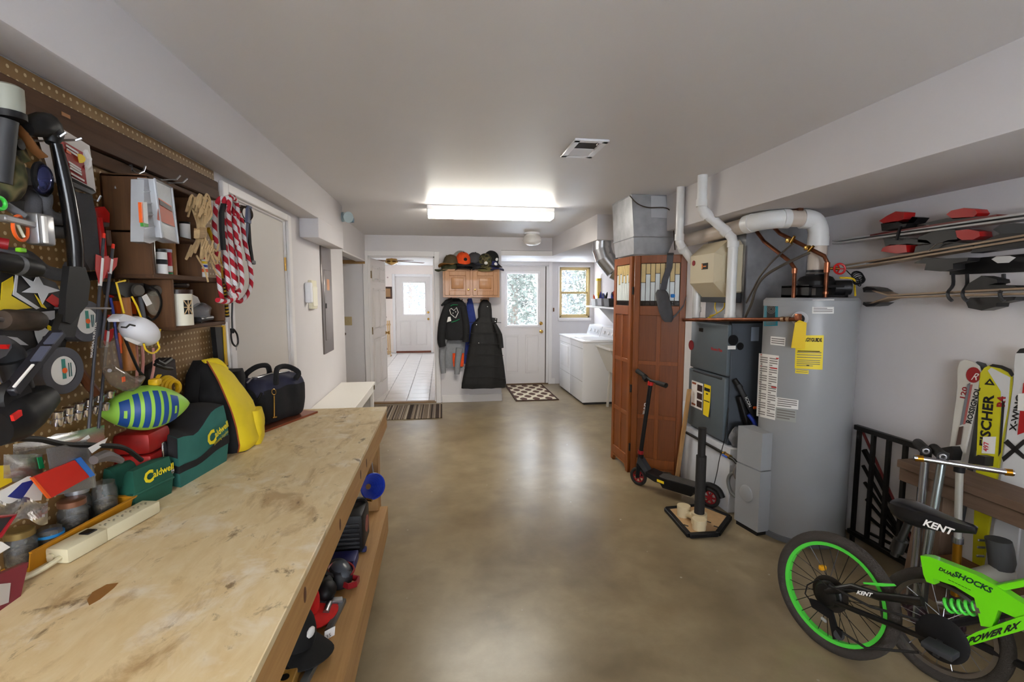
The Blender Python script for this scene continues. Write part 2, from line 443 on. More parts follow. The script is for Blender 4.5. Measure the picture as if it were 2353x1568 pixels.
# kitchen behind the doorway
def mat_wallpaper():
    m = M_('wallpaper', (236, 228, 220), .8); nt = m.node_tree; b = nt.nodes['Principled BSDF']
    vo = N(nt, 'ShaderNodeTexVoronoi'); vo.inputs['Scale'].default_value = 5.2; vo.inputs['Randomness'].default_value = .7
    nt.links.new(objco(nt), vo.inputs['Vector'])
    sp = ramp(nt, vo.outputs['Distance'], [(.13, 1.0), (.2, 0.0)])
    nt.links.new(mixc(nt, math_(nt, 'MULTIPLY', sp, .9), lin((238, 226, 218)), lin((140, 84, 84))), b.inputs['Base Color'])
    return m
WPAP = mat_wallpaper()
KY0, KY1, KX0, KX1 = YH+.12, 13.35, -2.9, .55
kw = MB()
kw.box(KX0-.12, KX0, KY0, 9.1, 0, 2.5); kw.box(KX0-.12, KX0, 9.1, 10.9, 0, 1.0); kw.box(KX0-.12, KX0, 9.1, 10.9, 2.05, 2.5); kw.box(KX0-.12, KX0, 10.9, KY1, 0, 2.5)
struct('wall_kitchen_left', kw, WPAP)
struct('wall_kitchen_right', MB().box(KX1, KX1+.12, KY0, KY1, 0, 2.5), WPAP)
kw = MB(); kw.box(KX0-.12, -1.25, KY1, KY1+.12, 0, 2.5); kw.box(-1.25, -.32, KY1, KY1+.12, 2.06, 2.5); kw.box(-.32, KX1+.12, KY1, KY1+.12, 0, 2.5)
struct('wall_kitchen_far', kw, WPAP)
struct('wall_kitchen_near', MB().box(KX0-.12, -2.28, YH, KY0, 0, 2.5), WALL)
struct('ceiling_kitchen', MB().box(KX0-.12, KX1+.12, KY0, KY1+.12, 2.36, 2.46), M_('kitchen_ceiling', (240, 238, 234), .7))
kf = struct('floor_kitchen', MB().box(KX0, KX1, KY0-.13, KY1, -.05, .006), M_('tile_grout', (150, 146, 140), .8))
struct('trim_6', MB().box(-1.32, -1.25, KY1-.018, KY1, 0, 2.13, .004).box(-.32, -.25, KY1-.018, KY1, 0, 2.13, .004).box(-1.25, -.32, KY1-.018, KY1, 2.06, 2.13, .004), TRIM)
struct('trim_7', MB().box(-1.0, -.1, YH-.005, YH+.1, 0, .022, .004), wood('threshold_wood', (150, 116, 72), (120, 90, 52), 'x'))
TILE = M_('floor_tile', (224, 218, 212), .22, var=.04, vs=3)
tp = .325
tile_me = mesh_of('tile', MB().box(-tp/2+.004, tp/2-.004, -tp/2+.004, tp/2-.004, 0, .006, .002), TILE)
iy = 0; y = KY0-.1+tp/2
while y < KY1-.1:
    for ix in range(-4, 3):
        xx = -.215+tp/2+ix*tp
        if KX0+.1 < xx < .2:
            o = bpy.data.objects.new('tile', tile_me); C.objects.link(o); o.parent = kf
            o.location = V((xx, y, .006))-OFF[kf]
    y += tp
# half-glazed doors
def panel_mb(mb, x0, x1, z0, z1, y, raised=.006):
    # raised panel: recess frame and proud field, on a face looking to -y
    for a in ((x0, x1, z0, z0+.02), (x0, x1, z1-.02, z1), (x0, x0+.02, z0, z1), (x1-.02, x1, z0, z1)):
        mb.box(a[0], a[1], y-raised, y+.01, a[2], a[3], .003)
    mb.box(x0+.035, x1-.035, y-raised, y+.01, z0+.035, z1-.035, .004)
def glazed_door(name, x0, x1, z1, y, wx0, wx1, wz0, wz1, knobs, mat):
    mb = MB(); t = .04
    mb.box(x0, wx0, y, y+t, .01, z1); mb.box(wx1, x1, y, y+t, .01, z1); mb.box(wx0, wx1, y, y+t, .01, wz0); mb.box(wx0, wx1, y, y+t, wz1, z1)
    mx = (x0+x1)/2
    panel_mb(mb, x0+.1, mx-.06, .2, wz0-.16, y); panel_mb(mb, mx+.06, x1-.1, .2, wz0-.16, y)
    d = struct(name, mb, mat)
    fr = MB()
    for a in ((wx0-.03, wx1+.03, wz0-.03, wz0+.008), (wx0-.03, wx1+.03, wz1-.008, wz1+.03), (wx0-.03, wx0+.008, wz0, wz1), (wx1-.008, wx1+.03, wz0, wz1)):
        fr.box(a[0], a[1], y-.012, y+t+.012, a[2], a[3], .004)
    part(d, 'window_frame', fr, TRIM)
    part(d, 'window_pane', MB().box(wx0, wx1, y+.015, y+.021, wz0, wz1), PANE)
    for (kx, kz, big) in knobs:
        k = MB()
        if big: k.lathe([(.03, 0), (.03, .006), (.012, .012), (.012, .03), (.026, .04), (.03, .052), (.022, .064), (0, .066)], (kx, y, kz), (0, -1, 0))
        else: k.lathe([(.032, 0), (.03, .012), (.018, .016), (.016, .024), (0, .025)], (kx, y, kz), (0, -1, 0))
        part(d, 'door_knob' if big else 'deadbolt', k, BRASS)
    return d
DOORW = M_('door_paint', (226, 220, 216), .4)
d2 = glazed_door('door_2', .955, 1.775, 2.065, YF+.02, 1.10, 1.645, 1.035, 1.935, [(1.70, .93, 1), (1.70, 1.07, 0)], DOORW)
part(d2, 'weatherstrip', MB().box(1.776, 1.788, YF+.012, YF+.05, .01, 2.07), M_('weatherstrip', (70, 56, 40), .8))
struct('trim_8', MB().box(1.789, 1.83, YF+.002, YF+.06, 0, 2.075), TRIM)
struct('trim_9', MB().box(.95, 1.83, YF-.01, YF+.1, 0, .02, .003), M_('door_sill', (110, 84, 56), .5))
d3 = glazed_door('door_3', -1.25, -.32, 2.06, KY1+.03, -1.03, -.46, 1.05, 1.9, [(-.38, .92, 1), (-.38, 1.1, 0)], DOORW)
struct('trim_10', MB().box(-1.25, -.32, KY1-.02, KY1+.1, 0, .05, .003), wood('red_sill', (130, 66, 40), (100, 46, 28), 'x'))
# laundry window, double hung with tan frame
TAN = M_('tan_frame', (190, 168, 118), .5)
wn_ = struct('window_1', MB().box(2.0, 2.59, YF-.03, YF+.02, 1.11, 1.165, .006).box(1.99, 2.02, YF-.015, YF, 1.165, 2.06, .004).box(2.02, 2.57, YF-.015, YF, 2.045, 2.075, .004), TRIM)
fr = MB()
for a in ((2.02, 2.055, 1.165, 2.045), (2.535, 2.57, 1.165, 2.045), (2.02, 2.57, 2.012, 2.045), (2.02, 2.57, 1.165, 1.2)):
    fr.box(a[0], a[1], YF+.01, YF+.09, a[2], a[3], .004)
part(wn_, 'window_frame', fr, TAN)
sash = MB()
for z0, z1, yy in ((1.19, 1.62, YF+.03), (1.585, 2.03, YF+.055)):
    for a in ((2.05, 2.075, z0, z1), (2.515, 2.54, z0, z1), (2.05, 2.54, z0, z0+.035), (2.05, 2.54, z1-.035, z1)):
        sash.box(a[0], a[1], yy, yy+.02, a[2], a[3], .003)
part(wn_, 'sash', sash, TAN)
part(wn_, 'window_pane', MB().box(2.07, 2.52, YF+.038, YF+.043, 1.22, 1.59), PANE)
part(wn_, 'window_pane', MB().box(2.07, 2.52, YF+.063, YF+.068, 1.615, 2.0), PANE)
# unseen window added to brighten the kitchen
kwn = struct('added_window_2', MB().box(KX0-.02, KX0+.02, 9.05, 10.95, .95, 1.0, .004).box(KX0-.06, KX0-.04, 9.97, 10.03, 1.0, 2.05), TRIM)
part(kwn, 'window_pane', MB().box(KX0-.07, KX0-.065, 9.1, 10.9, 1.0, 2.05), PANE)
# six-panel door standing open into the kitchen
ax, ay = -1.0, YH+.13
ang = radians(83)
dm = Matrix.Translation((ax, ay, 0)) @ Matrix.Rotation(ang, 4, 'Z')
mb = MB().box(0, .87, 0, .035, .012, 2.085, .003)
for (a, b_, z0, z1) in ((.1, .4, .22, .92), (.47, .77, .22, .92), (.1, .4, 1.06, 1.66), (.47, .77, 1.06, 1.66), (.1, .4, 1.76, 1.98), (.47, .77, 1.76, 1.98)):
    panel_mb(mb, a, b_, z0, z1, 0, .014)
d4 = struct('door_4', mb.xf(dm), DOORW)
for z in (.25, 1.05, 1.85):
    part(d4, 'hinge', MB().box(-.03, .012, -.012, 0, z-.05, z+.05).cyl((-.006, -.008, z-.052), (-.006, -.008, z+.052), .009, n=10).xf(dm), M_('old_brass', (120, 98, 52), .35, 1))
for sgn in (-1, 1):
    part(d4, 'door_knob', MB().lathe([(.03, 0), (.03, .006), (.012, .012), (.012, .03), (.026, .04), (.03, .052), (.022, .064), (0, .066)], (.82, 0 if sgn < 0 else .035, .96), (0, sgn, 0)).xf(dm), BRASS)
# ground outside
SNOW = M_('snow', (244, 246, 250), .9, var=.04, vs=1, bump=.4, bs=6)
struct('ground_outside', MB().box(-14, 16, -20, YB-.12, -.2, -.06).box(-14, 16, YF+.12, 30, -.2, -.06).box(-14, KX0-.12, 4, 30, -.2, -.06), SNOW)
# ---------------------------------------------------------------- trees outside
LEAF = M_('snowy_leaf', (66, 76, 68), .8, var=.5, vs=3)
BARK = M_('bark', (92, 76, 64), .9, var=.3, vs=12)
def tree(label, x, y, h, rad, n, seed, mat):
    rn = random.Random(seed)
    t = thing('tree', label, 'tree', (x, y, -.06), 'trees outside the glass')
    part(t, 'trunk', MB().tube([(x, y, -.06), (x+.05, y, h*.4), (x, y+.05, h*.95)], [.11, .08, .02], 8), BARK)
    cr_ = MB()
    for i in range(n):
        f = rn.random()**.8; z = .25+f*h*.98; rr = rad*(1.02-f)**.7*(.25+.75*rn.random()); a = rn.random()*2*pi
        c = V((x+rr*cos(a), y+rr*sin(a), z)); s_ = .025+.05*rn.random()
        u = V((rn.gauss(0, 1), rn.gauss(0, 1), rn.gauss(0, .5))).normalized(); w_ = u.cross(V((rn.gauss(0, 1), rn.gauss(0, 1), rn.gauss(0, 1)))).normalized()
        cr_.add([c-u*s_, c+w_*s_*.5, c+u*s_, c-w_*s_*.5], [(0, 1, 2, 3)])
    part(t, 'crown', cr_, mat, kind='stuff')
LEAF2 = M_('frosted_leaf', (84, 92, 98), .8, var=.3, vs=3)
tree('frosted evergreen standing outside the glazed laundry door', 1.75, 12.0, 3.6, 1.0, 9000, 1, LEAF)
tree('pale snowy tree beside the evergreen outside the laundry door', 3.6, 15.0, 4.2, 1.1, 8000, 2, LEAF2)
tree('snow dusted tree seen through the double hung laundry window', 3.95, 11.9, 4.0, 1.1, 9000, 3, LEAF)
tree('frosted tree seen through the glazed kitchen door', -1.2, 18.2, 4.2, 1.5, 8000, 4, LEAF2)

# ---------------------------------------------------------------- ceiling and wall fittings
GLOW = M_('lamp_diffuser', (255, 252, 236), .4, emit=(255, 250, 238), est=12.5)
GLOW2 = M_('added_lamp_diffuser', (255, 252, 236), .4, emit=(255, 250, 238), est=6)
def fluoro(x0, y0, label, glow=None):
    t = thing('fluorescent_light', label, 'ceiling light', (x0+.605, y0+.1, ZC), 'fluorescent ceiling lights')
    part(t, 'housing', MB().box(x0, x0+1.21, y0, y0+.2, ZC-.045, ZC, .004), WHITE)
    d = MB(); prof = [(.004, -.042), (.004, -.085), (.02, -.1), (.18, -.1), (.196, -.085), (.196, -.042)]
    for k in (0, 1): pass
    d.rings([[V((xx, y0+a, ZC+b_)) for a, b_ in prof] for xx in (x0+.012, x0+1.198)])
    part(t, 'diffuser', d, glow or GLOW)
    for xx in (x0, x0+1.198):
        part(t, 'end_cap', MB().box(xx, xx+.012, y0, y0+.2, ZC-.102, ZC-.04, .003), WHITE)
    return t
fluoro(-.13, 4.62, 'long fluorescent ceiling light with a glowing wraparound diffuser facing the hall door')
fl2 = fluoro(-1.05, -.5, 'unseen fluorescent ceiling light added to brighten the near end of the workbench', GLOW2)  # unseen fixture, added to brighten the near end of the room
fl2.rotation_euler.z = pi/2
# air register
t = thing('ceiling_vent', 'white ceiling air register with open grille', 'vent', (.81, 2.76, ZC))
fr = MB()
for a in ((.713, .907, 2.595, 2.635), (.713, .907, 2.885, 2.925), (.713, .75, 2.6, 2.92), (.87, .907, 2.6, 2.92)): fr.box(a[0], a[1], a[2], a[3], ZC-.012, ZC, .004)
part(t, 'frame', fr, WHITE)
part(t, 'throat', MB().box(.748, .872, 2.63, 2.89, ZC-.0025, ZC-.0005), M_('vent_dark', (70, 70, 74), .8))
for k in range(7):
    yy = 2.77+k*.017
    part(t, 'louver', MB().cbox((.81, yy, ZC-.007), (.122, .016, .0015), rot=Euler((radians(-25), 0, 0))), WHITE)
part(t, 'damper_lever', MB().box(.84, .848, 2.612, 2.628, ZC-.024, ZC-.01, .002), CHROME)
# flush globe lamp
gx, gy = 1.2, 6.45
t = thing('globe_lamp', 'frosted glass globe ceiling lamp, unlit, above the hall header', 'ceiling light', (gx, gy, ZC))
part(t, 'base', MB().lathe([(.1, 0), (.1, -.02), (.085, -.03)], (gx, gy, ZC)), WHITE)
part(t, 'globe', MB().lathe([(.085, -.028), (.115, -.06), (.125, -.1), (.11, -.14), (.07, -.165), (0, -.172)], (gx, gy, ZC)), M_('frosted_glass', (236, 232, 226), .25, trans=.35))
# motion flood light on the beam end
p = atx(795, 505, -.905)
t = thing('flood_light', 'small clear floodlight with sensor screwed to the left beam', 'lamp', p)
part(t, 'base', MB().lathe([(.045, 0), (.045, .02)], (-.911, p.y-.16, p.z), (1, 0, 0)), M_('lamp_grey', (150, 170, 176), .4))
part(t, 'lamp_head', MB().lathe([(.012, 0), (.035, .03), (.05, .07), (.05, .075)], (-.89, p.y-.16, p.z), (.5, -.6, -.1)), M_('lamp_glass', (205, 225, 230), .1, .3))
part(t, 'sensor', MB().cbox((-.86, p.y+.02, p.z), (.05, .06, .045), .008).cyl((-.9, p.y-.1, p.z), (-.86, p.y+.02, p.z), .012), M_('sensor_blue', (90, 120, 140), .35))
# electrical panel
PANM = M_('panel_metal', (128, 122, 118), .28, .9, var=.1, vs=3)
t = thing('electrical_panel', 'tall grey metal breaker panel on the left wall', 'panel', (WL, 4.64, 1.03))
part(t, 'cover', MB().box(WL, WL+.012, 4.45, 4.83, 1.03, 1.99, .004), PANM)
dd = part(t, 'panel_door', MB().box(WL+.01, WL+.018, 4.51, 4.77, 1.15, 1.78, .003), PANM)
part(dd, 'latch', MB().cbox((WL+.022, 4.53, 1.46), (.01, .018, .045), .003), BLKM)
part(dd, 'label_card', MB().box(WL+.0175, WL+.019, 4.6, 4.7, 1.6, 1.7), M_('panel_card', (205, 150, 110), .5))
# wall intercom, switches
p = atx(711, 676, WL)
t = thing('wall_intercom', 'cream wall intercom box beside a small white handset', 'intercom', p)
part(t, 'box', MB().box(WL, WL+.03, p.y-.04, p.y+.12, p.z-.12, p.z+.11, .006), M_('cream_plastic', (228, 222, 196), .4))
part(t, 'cover', MB().box(WL+.028, WL+.036, p.y-.03, p.y+.11, p.z-.1, p.z+.06, .004), M_('ivory_plastic', (238, 234, 214), .4))
part(t, 'handset', MB().box(WL, WL+.05, p.y-.14, p.y-.085, p.z-.07, p.z+.09, .012), WHITE)
p = atx(673, 778, WL)
t = thing('light_switch', 'ivory light switch plate between the left door and the breaker panel', 'switch', p)
part(t, 'plate', MB().box(WL, WL+.006, p.y-.036, p.y+.036, p.z-.058, p.z+.058, .002), M_('ivory_switch', (206, 192, 150), .4))
part(t, 'toggle', MB().cbox((WL+.01, p.y, p.z), (.014, .01, .022), .002), M_('ivory_switch', (206, 192, 150), .4))
p = aty(799, 738, YH)
t = thing('light_switch', 'tan double switch plate on the alcove wall left of the open panel door', 'switch', p)
part(t, 'plate', MB().box(p.x-.058, p.x+.058, YH-.006, YH, p.z-.06, p.z+.06, .002), M_('tan_switch', (178, 160, 118), .4))
for dx in (-.023, .023): part(t, 'toggle', MB().cbox((p.x+dx, YH-.01, p.z), (.01, .014, .022), .002), M_('tan_switch', (178, 160, 118), .4))
p = atx(793, 767, WL-.02)
single('corner_catch', 'dark bronze catch on the alcove corner below the switch plate', 'catch', MB().lathe([(.022, 0), (.02, .012), (.01, .02), (.016, .045), (.018, .06), (0, .066)], (WL-.03, 5.445, p.z), (.2, 1, 0)).cyl((WL-.03, 5.438, p.z), (WL-.03, 5.45, p.z), .024), M_('bronze', (80, 64, 44), .35, 1))
# small leaf hook right of exterior door
p = aty(1272, 712, YF)
single('key_hook', 'small brown key hook on the wall between door and window', 'hook', MB().cbox((p.x, YF-.012, p.z), (.022, .024, .07), .01), M_('brown_key', (110, 74, 40), .5))
# ---------------------------------------------------------------- right side: folding screen
CHERRY = wood('cherry_wood', (148, 80, 26), (108, 52, 14), 'z', 5, .4, .15, 12, .5)
CHERRYP = wood('cherry_panel', (130, 68, 22), (100, 48, 13), 'z', 7, .42, .2, 18, .6)
ARTT = M_('tan_art_glass', (206, 182, 128), .25, var=.12, vs=12)
ARTW = M_('white_art_glass', (214, 222, 222), .2, var=.05, vs=8)
ARTK = M_('black_art_glass', (28, 24, 24), .2)
LEAD = M_('lead_came', (52, 44, 40), .5, .6)
scr = thing('folding_screen', 'two-leaf cherry wood folding screen with art glass strips at the top', 'screen', (1.61, 3.94, 0))
def leaf(a, b, flip, h=1.885):
    a = V((a[0], a[1], 0)); b = V((b[0], b[1], 0)); d = (b-a); wd = d.length; d.normalize(); nn = V((d.y, -d.x, 0))
    Mx = Matrix(((d.x, -nn.x, 0, a.x), (d.y, -nn.y, 0, a.y), (0, 0, 1, 0), (0, 0, 0, 1)))   # local x along, -y to the viewer
    st, t = .05, .03
    fr = MB()
    fr.box(0, st, -t/2, t/2, 0, h, .004); fr.box(wd-st, wd, -t/2, t/2, 0, h, .004)
    fr.box(st, wd-st, -t/2, t/2, h-.065, h, .003); fr.box(st, wd-st, -t/2, t/2, 1.385, 1.465, .003)
    fr.box(st, wd-st, -t/2, t/2, .07, .15, .003)
    fr.prism([(st, -t/2, .07), (st, -t/2, .02), (st+.03, -t/2, .055), (wd-st-.03, -t/2, .055), (wd-st, -t/2, .02), (wd-st, -t/2, .07)], (0, t, 0))
    root = part(scr, 'leaf', fr.xf(Mx), CHERRY)
    mu = MB().box(wd/2-.018, wd/2+.018, -.012, .012, .15, 1.385, .002).box(st, wd-st, -.0115, .0115, .965, 1.0, .002).box(st, wd-st, -.0115, .0115, .5, .535, .002)
    part(root, 'muntin', mu.xf(Mx), CHERRY)
    for x0, x1 in ((st, wd/2-.018), (wd/2+.018, wd-st)):
        for z0, z1 in ((.15, .5), (.535, .965), (1.0, 1.385)):
            part(root, 'panel', MB().box(x0, x1, -.005, .005, z0, z1).xf(Mx), CHERRYP)
    n = 8; g0, g1 = st+.004, wd-st-.004; pw = (g1-g0)/n
    part(root, 'came', MB().box(st, wd-st, -.0035, .0035, 1.465, h-.065).xf(Mx), LEAD)
    for i in range(n):
        x0, x1 = g0+i*pw+.002, g0+(i+1)*pw-.002
        zt = h-.068; L = (.155, .085, .15, .08, .165, .075, .15, .09)[i if not flip else (i+3) % 8]
        part(root, 'pane', MB().box(x0, x1, -.006, .006, zt-L, zt-.001, .0015).xf(Mx), ARTT)
        part(root, 'pane', MB().box(x0, x1, -.006, .006, 1.508, zt-L-.004, .0015).xf(Mx), ARTW)
        part(root, 'pane', MB().box(x0, x1, -.006, .006, 1.467, 1.504, .0015).xf(Mx), ARTK)
    return Mx, wd
leaf((1.598, 4.345), (1.606, 3.945), True)
MB_, wB = leaf((1.614, 3.935), (1.975, 3.725), False)
for z_ in (1.56, .72, .2): part(scr, 'hinge', MB().box(1.598, 1.612, 3.925, 3.945, z_, z_+.065), BLKM)
# hip bag hanging on the screen
HB = M_('grey_nylon', (78, 78, 82), .8, var=.1, vs=20, bump=.2, bs=400)
t = thing('waist_bag', 'grey waist bag with blue clip hanging over the folding screen', 'bag', MB_ @ V((.27, -.04, 1.4)))
rb = MB().ribbon([MB_ @ V(q) for q in ((.285, .03, 1.78), (.285, .022, 1.88), (.285, 0, 1.9), (.285, -.024, 1.88), (.28, -.03, 1.78), (.25, -.035, 1.68), (.24, -.04, 1.6))], MB_.to_3x3() @ V((1, 0, 0)), .05, .003)
part(t, 'strap', rb, HB)
bd = MB(); rs = []
for i, (z, wx, cy_, dp) in enumerate(((1.335, .03, .285, .03), (1.36, .05, .28, .045), (1.42, .06, .265, .055), (1.5, .06, .245, .055), (1.57, .055, .23, .045), (1.6, .035, .225, .02))):
    rs.append([MB_ @ V((cy_+wx*cos(2*pi*k/12)*(1 if abs(cos(2*pi*k/12)) < .8 else .9), -.03-dp/2+dp*.5*sin(2*pi*k/12), z)) for k in range(12)])
part(t, 'pouch', bd.rings(rs), HB)
part(t, 'belt', MB().ribbon([MB_ @ V(q) for q in ((.31, -.03, 1.36), (.35, -.035, 1.4), (.40, -.03, 1.47), (.42, -.03, 1.55))], MB_.to_3x3() @ V((0, 0, 1)), .02, .003), HB)
part(t, 'clip', MB().cbox(MB_ @ V((.315, -.04, 1.55)), (.035, .02, .03), .008), M_('blue_clip', (30, 120, 200), .4))

# ---------------------------------------------------------------- furnace, humidifier, ducts
FURN = M_('furnace_enamel', (86, 96, 102), .42, var=.05, vs=4)
FURS = M_('furnace_side', (74, 80, 88), .5, var=.05, vs=4)
t = thing('furnace', 'dark grey upright furnace with red lettering on the plastered platform', 'furnace', (2.3, 3.4, .47))
part(t, 'cabinet', MB().box(2.03, 2.6, 3.16, 3.68, .472, 1.36, .004), FURS)
up = part(t, 'upper_door', MB().box(2.0, 2.032, 3.165, 3.675, .975, 1.345, .008), FURN)
lo = part(t, 'lower_door', MB().box(1.992, 2.03, 3.165, 3.675, .5, .965, .01), FURN)
part(t, 'top_edge', MB().box(2.01, 2.6, 3.15, 3.69, 1.355, 1.372, .003), BLKM)
part(up, 'handle', MB().box(1.996, 2.003, 3.49, 3.55, 1.27, 1.30, .003), BLKM)
part(lo, 'handle', MB().box(1.986, 2.0, 3.2, 3.6, .945, .962, .003), M_('furnace_lip', (50, 54, 58), .5))
part(up, 'lettering', text_mb('Rheem Plus', (1.999, 3.37, 1.145), (0, -1, 0), (0, 0, 1), .03, squeeze=1.05, bold=.001), M_('red_print', (170, 44, 44), .5))
part(up, 'badge', MB().lathe([(.04, 0), (.04, .002)], (2.0, 3.665, 1.15), (-1, 0, 0)), DRED)
st = part(lo, 'instruction_sticker', MB().box(1.9905, 1.992, 3.45, 3.62, .66, .87), PAPER)
for k in range(3):
    part(st, 'sticker_picture', MB().box(1.9895, 1.9907, 3.455, 3.53, .675+k*.064, .725+k*.064), M_('sticker_dark', (52, 26, 24), .6))
part(st, 'sticker_print', MB().box(1.9895, 1.9907, 3.55, 3.61, .845, .86).box(1.9895, 1.9907, 3.55, 3.61, .675, .69), M_('sticker_brown', (150, 74, 40), .6))
eg = part(lo, 'yellow_sticker', MB().grid(lambda u, v: V((1.989-.012*(1-v)**3*u, 3.43-.095*u, .635+.24*v)), 6, 8), M_('yellow_paper', (236, 208, 30), .6))
part(eg, 'sticker_print', MB().box(1.9865, 1.988, 3.345, 3.42, .825, .85).box(1.9865, 1.988, 3.345, 3.42, .745, .752).box(1.9865, 1.988, 3.37, 3.395, .8, .81), INK)
for (px, py, rr) in ((1684, 782, .038), (1700, 796, .027)):
    p = aty(px, py, 3.16); part(t, 'knockout', MB().cyl((p.x, 3.158, p.z), (p.x, 3.1545, p.z), rr, n=24), BLACK)
p = aty(1681, 799, 3.16); part(t, 'small_label', MB().box(p.x-.03, p.x+.03, 3.157, 3.159, p.z-.013, p.z+.013), PAPER)
p = aty(1733, 768, 3.16); part(t, 'foil_label', MB().box(p.x-.025, p.x+.035, 3.157, 3.159, p.z-.05, p.z+.05), M_('foil_label', (150, 165, 185), .4))
# supply plenum over the furnace
t = thing('supply_plenum', 'galvanised sheet metal plenum on top of the furnace behind the white vent pipes', 'duct', (2.35, 3.4, 1.372))
part(t, 'sheet', MB().box(2.12, 2.6, 3.18, 3.68, 1.374, 2.085, .003), GALV)
part(t, 'seam', MB().box(2.116, 2.6, 3.174, 3.19, 1.66, 1.672), GALV)
part(t, 'corner_angle', MB().box(2.112, 2.13, 3.172, 3.19, 1.4, 1.9), STEEL)
# bypass humidifier
BEIGE = M_('beige_plastic', (204, 192, 164), .45)
t = thing('humidifier', 'beige bypass humidifier with faceted cover on the plenum', 'humidifier', (1.95, 3.4, 1.575))
oct_ = lambda x, a, z: [V((x, 3.4+yy*a, 1.77+zz*z)) for yy, zz in ((-1, -.98), (.75, -1), (1, -.5), (1, .55), (.75, 1), (-1, .98))]
hx6 = lambda y, k: [V((2.118+(x-2.118)*k, y, 1.745+z*k)) for x, z in ((2.118, -.205), (2.03, -.205), (1.925, -.10), (1.925, .11), (2.03, .205), (2.118, .205))]
part(t, 'cover', MB().rings([hx6(3.205, .80), hx6(3.25, 1), hx6(3.58, 1), hx6(3.60, .85)]), BEIGE, sharp=20)
part(t, 'badge', MB().cyl((1.926, 3.53, 1.80), (1.921, 3.53, 1.80), .02, n=20), DRED)
part(t, 'badge', MB().box(1.9205, 1.926, 3.33, 3.41, 1.745, 1.79), INK)
part(t, 'badge_mark', MB().box(1.9195, 1.921, 3.395, 3.407, 1.75, 1.785).box(1.9195, 1.921, 3.345, 3.385, 1.762, 1.77), M_('badge_orange', (230, 130, 40), .5))
part(t, 'base', MB().box(2.03, 2.118, 3.2, 3.6, 1.5, 1.57, .004), M_('dark_tin', (70, 72, 76), .5, .5))
# wires under humidifier
single('thermostat_wire', 'yellow thermostat wire hanging under the humidifier', 'wire', MB().tube([(2.05, 3.42, 1.51), (2.0, 3.34, 1.46), (1.99, 3.3, 1.42), (2.01, 3.42, 1.40)], .004, 6, smooth=6).tube([(2.05, 3.3, 1.51), (2.02, 3.26, 1.46), (2.01, 3.33, 1.42), (2.03, 3.45, 1.385)], .004, 6, smooth=6).cyl((2.03, 3.45, 1.385), (2.04, 3.5, 1.376), .007), YEL)
# return duct above the screen
t = thing('return_duct', 'galvanised return air duct rising into the ceiling above the folding screen', 'duct', (1.75, 4.1, 1.93))
rs = [[V(q) for q in ((1.60, 3.93, 1.9), (1.60, 4.36, 1.9), (1.98, 4.36, 1.9), (1.90, 3.93, 1.9))],
      [V(q) for q in ((1.585, 3.9, 2.04), (1.585, 4.38, 2.04), (1.99, 4.38, 2.04), (1.95, 3.9, 2.04))],
      [V(q) for q in ((1.565, 3.92, ZC), (1.565, 4.38, ZC), (1.87, 4.38, ZC), (1.87, 3.92, ZC))]]
part(t, 'sheet', MB().rings(rs), GALV, sharp=20)
part(t, 'seam', MB().tube([(1.583, 4.38, 2.04), (1.583, 3.898, 2.04), (1.952, 3.898, 2.04)], .006, 6), GALV)
part(t, 'patch_plate', MB().prism([V((1.735, 3.9185, ZC-.01)), V((1.862, 3.9185, ZC-.01)), V((1.885, 3.908, 2.2)), V((1.735, 3.908, 2.2))], (0, -.002, 0)), M_('patch_bright', (196, 197, 200), .4, .3))
part(t, 'drip_edge', MB().tube([(1.565, 4.38, 2.385), (1.565, 3.919, 2.385), (1.87, 3.919, 2.385)], .005, 6), GALV)
single('control_wire', 'thin dark control wire looping over the return duct face', 'wire', MB().tube([aty(1447, 450, 3.9), aty(1465, 468, 3.87), aty(1490, 477, 3.87), aty(1530, 478, 3.87), aty(1545, 495, 3.86), aty(1548, 530, 3.85), aty(1551, 575, 3.84)], .005, 6, smooth=5), M_('wire_brown', (70, 58, 46), .6))
# round elbow
t = thing('duct_elbow', 'round galvanised duct elbow dropping from the laundry soffit', 'duct', (1.73, 5.06, 1.75))
GALVB = M_('galvanised_pipe', (190, 192, 196), .25, .95, var=.12, vs=10)
part(t, 'collar', MB().cyl((1.70, 5.06, 2.13), (1.70, 5.06, 2.03), .1, n=28), GALVB)
part(t, 'gore', MB().cyl((1.70, 5.06, 2.05), (1.73, 5.04, 1.94), .102, n=28), GALVB)
part(t, 'gore', MB().cyl((1.725, 5.045, 1.96), (1.83, 5.0, 1.82), .103, n=28), GALVB)
part(t, 'pipe', MB().cyl((1.82, 5.0, 1.83), (1.98, 4.95, 1.74), .104, n=28), GALVB)
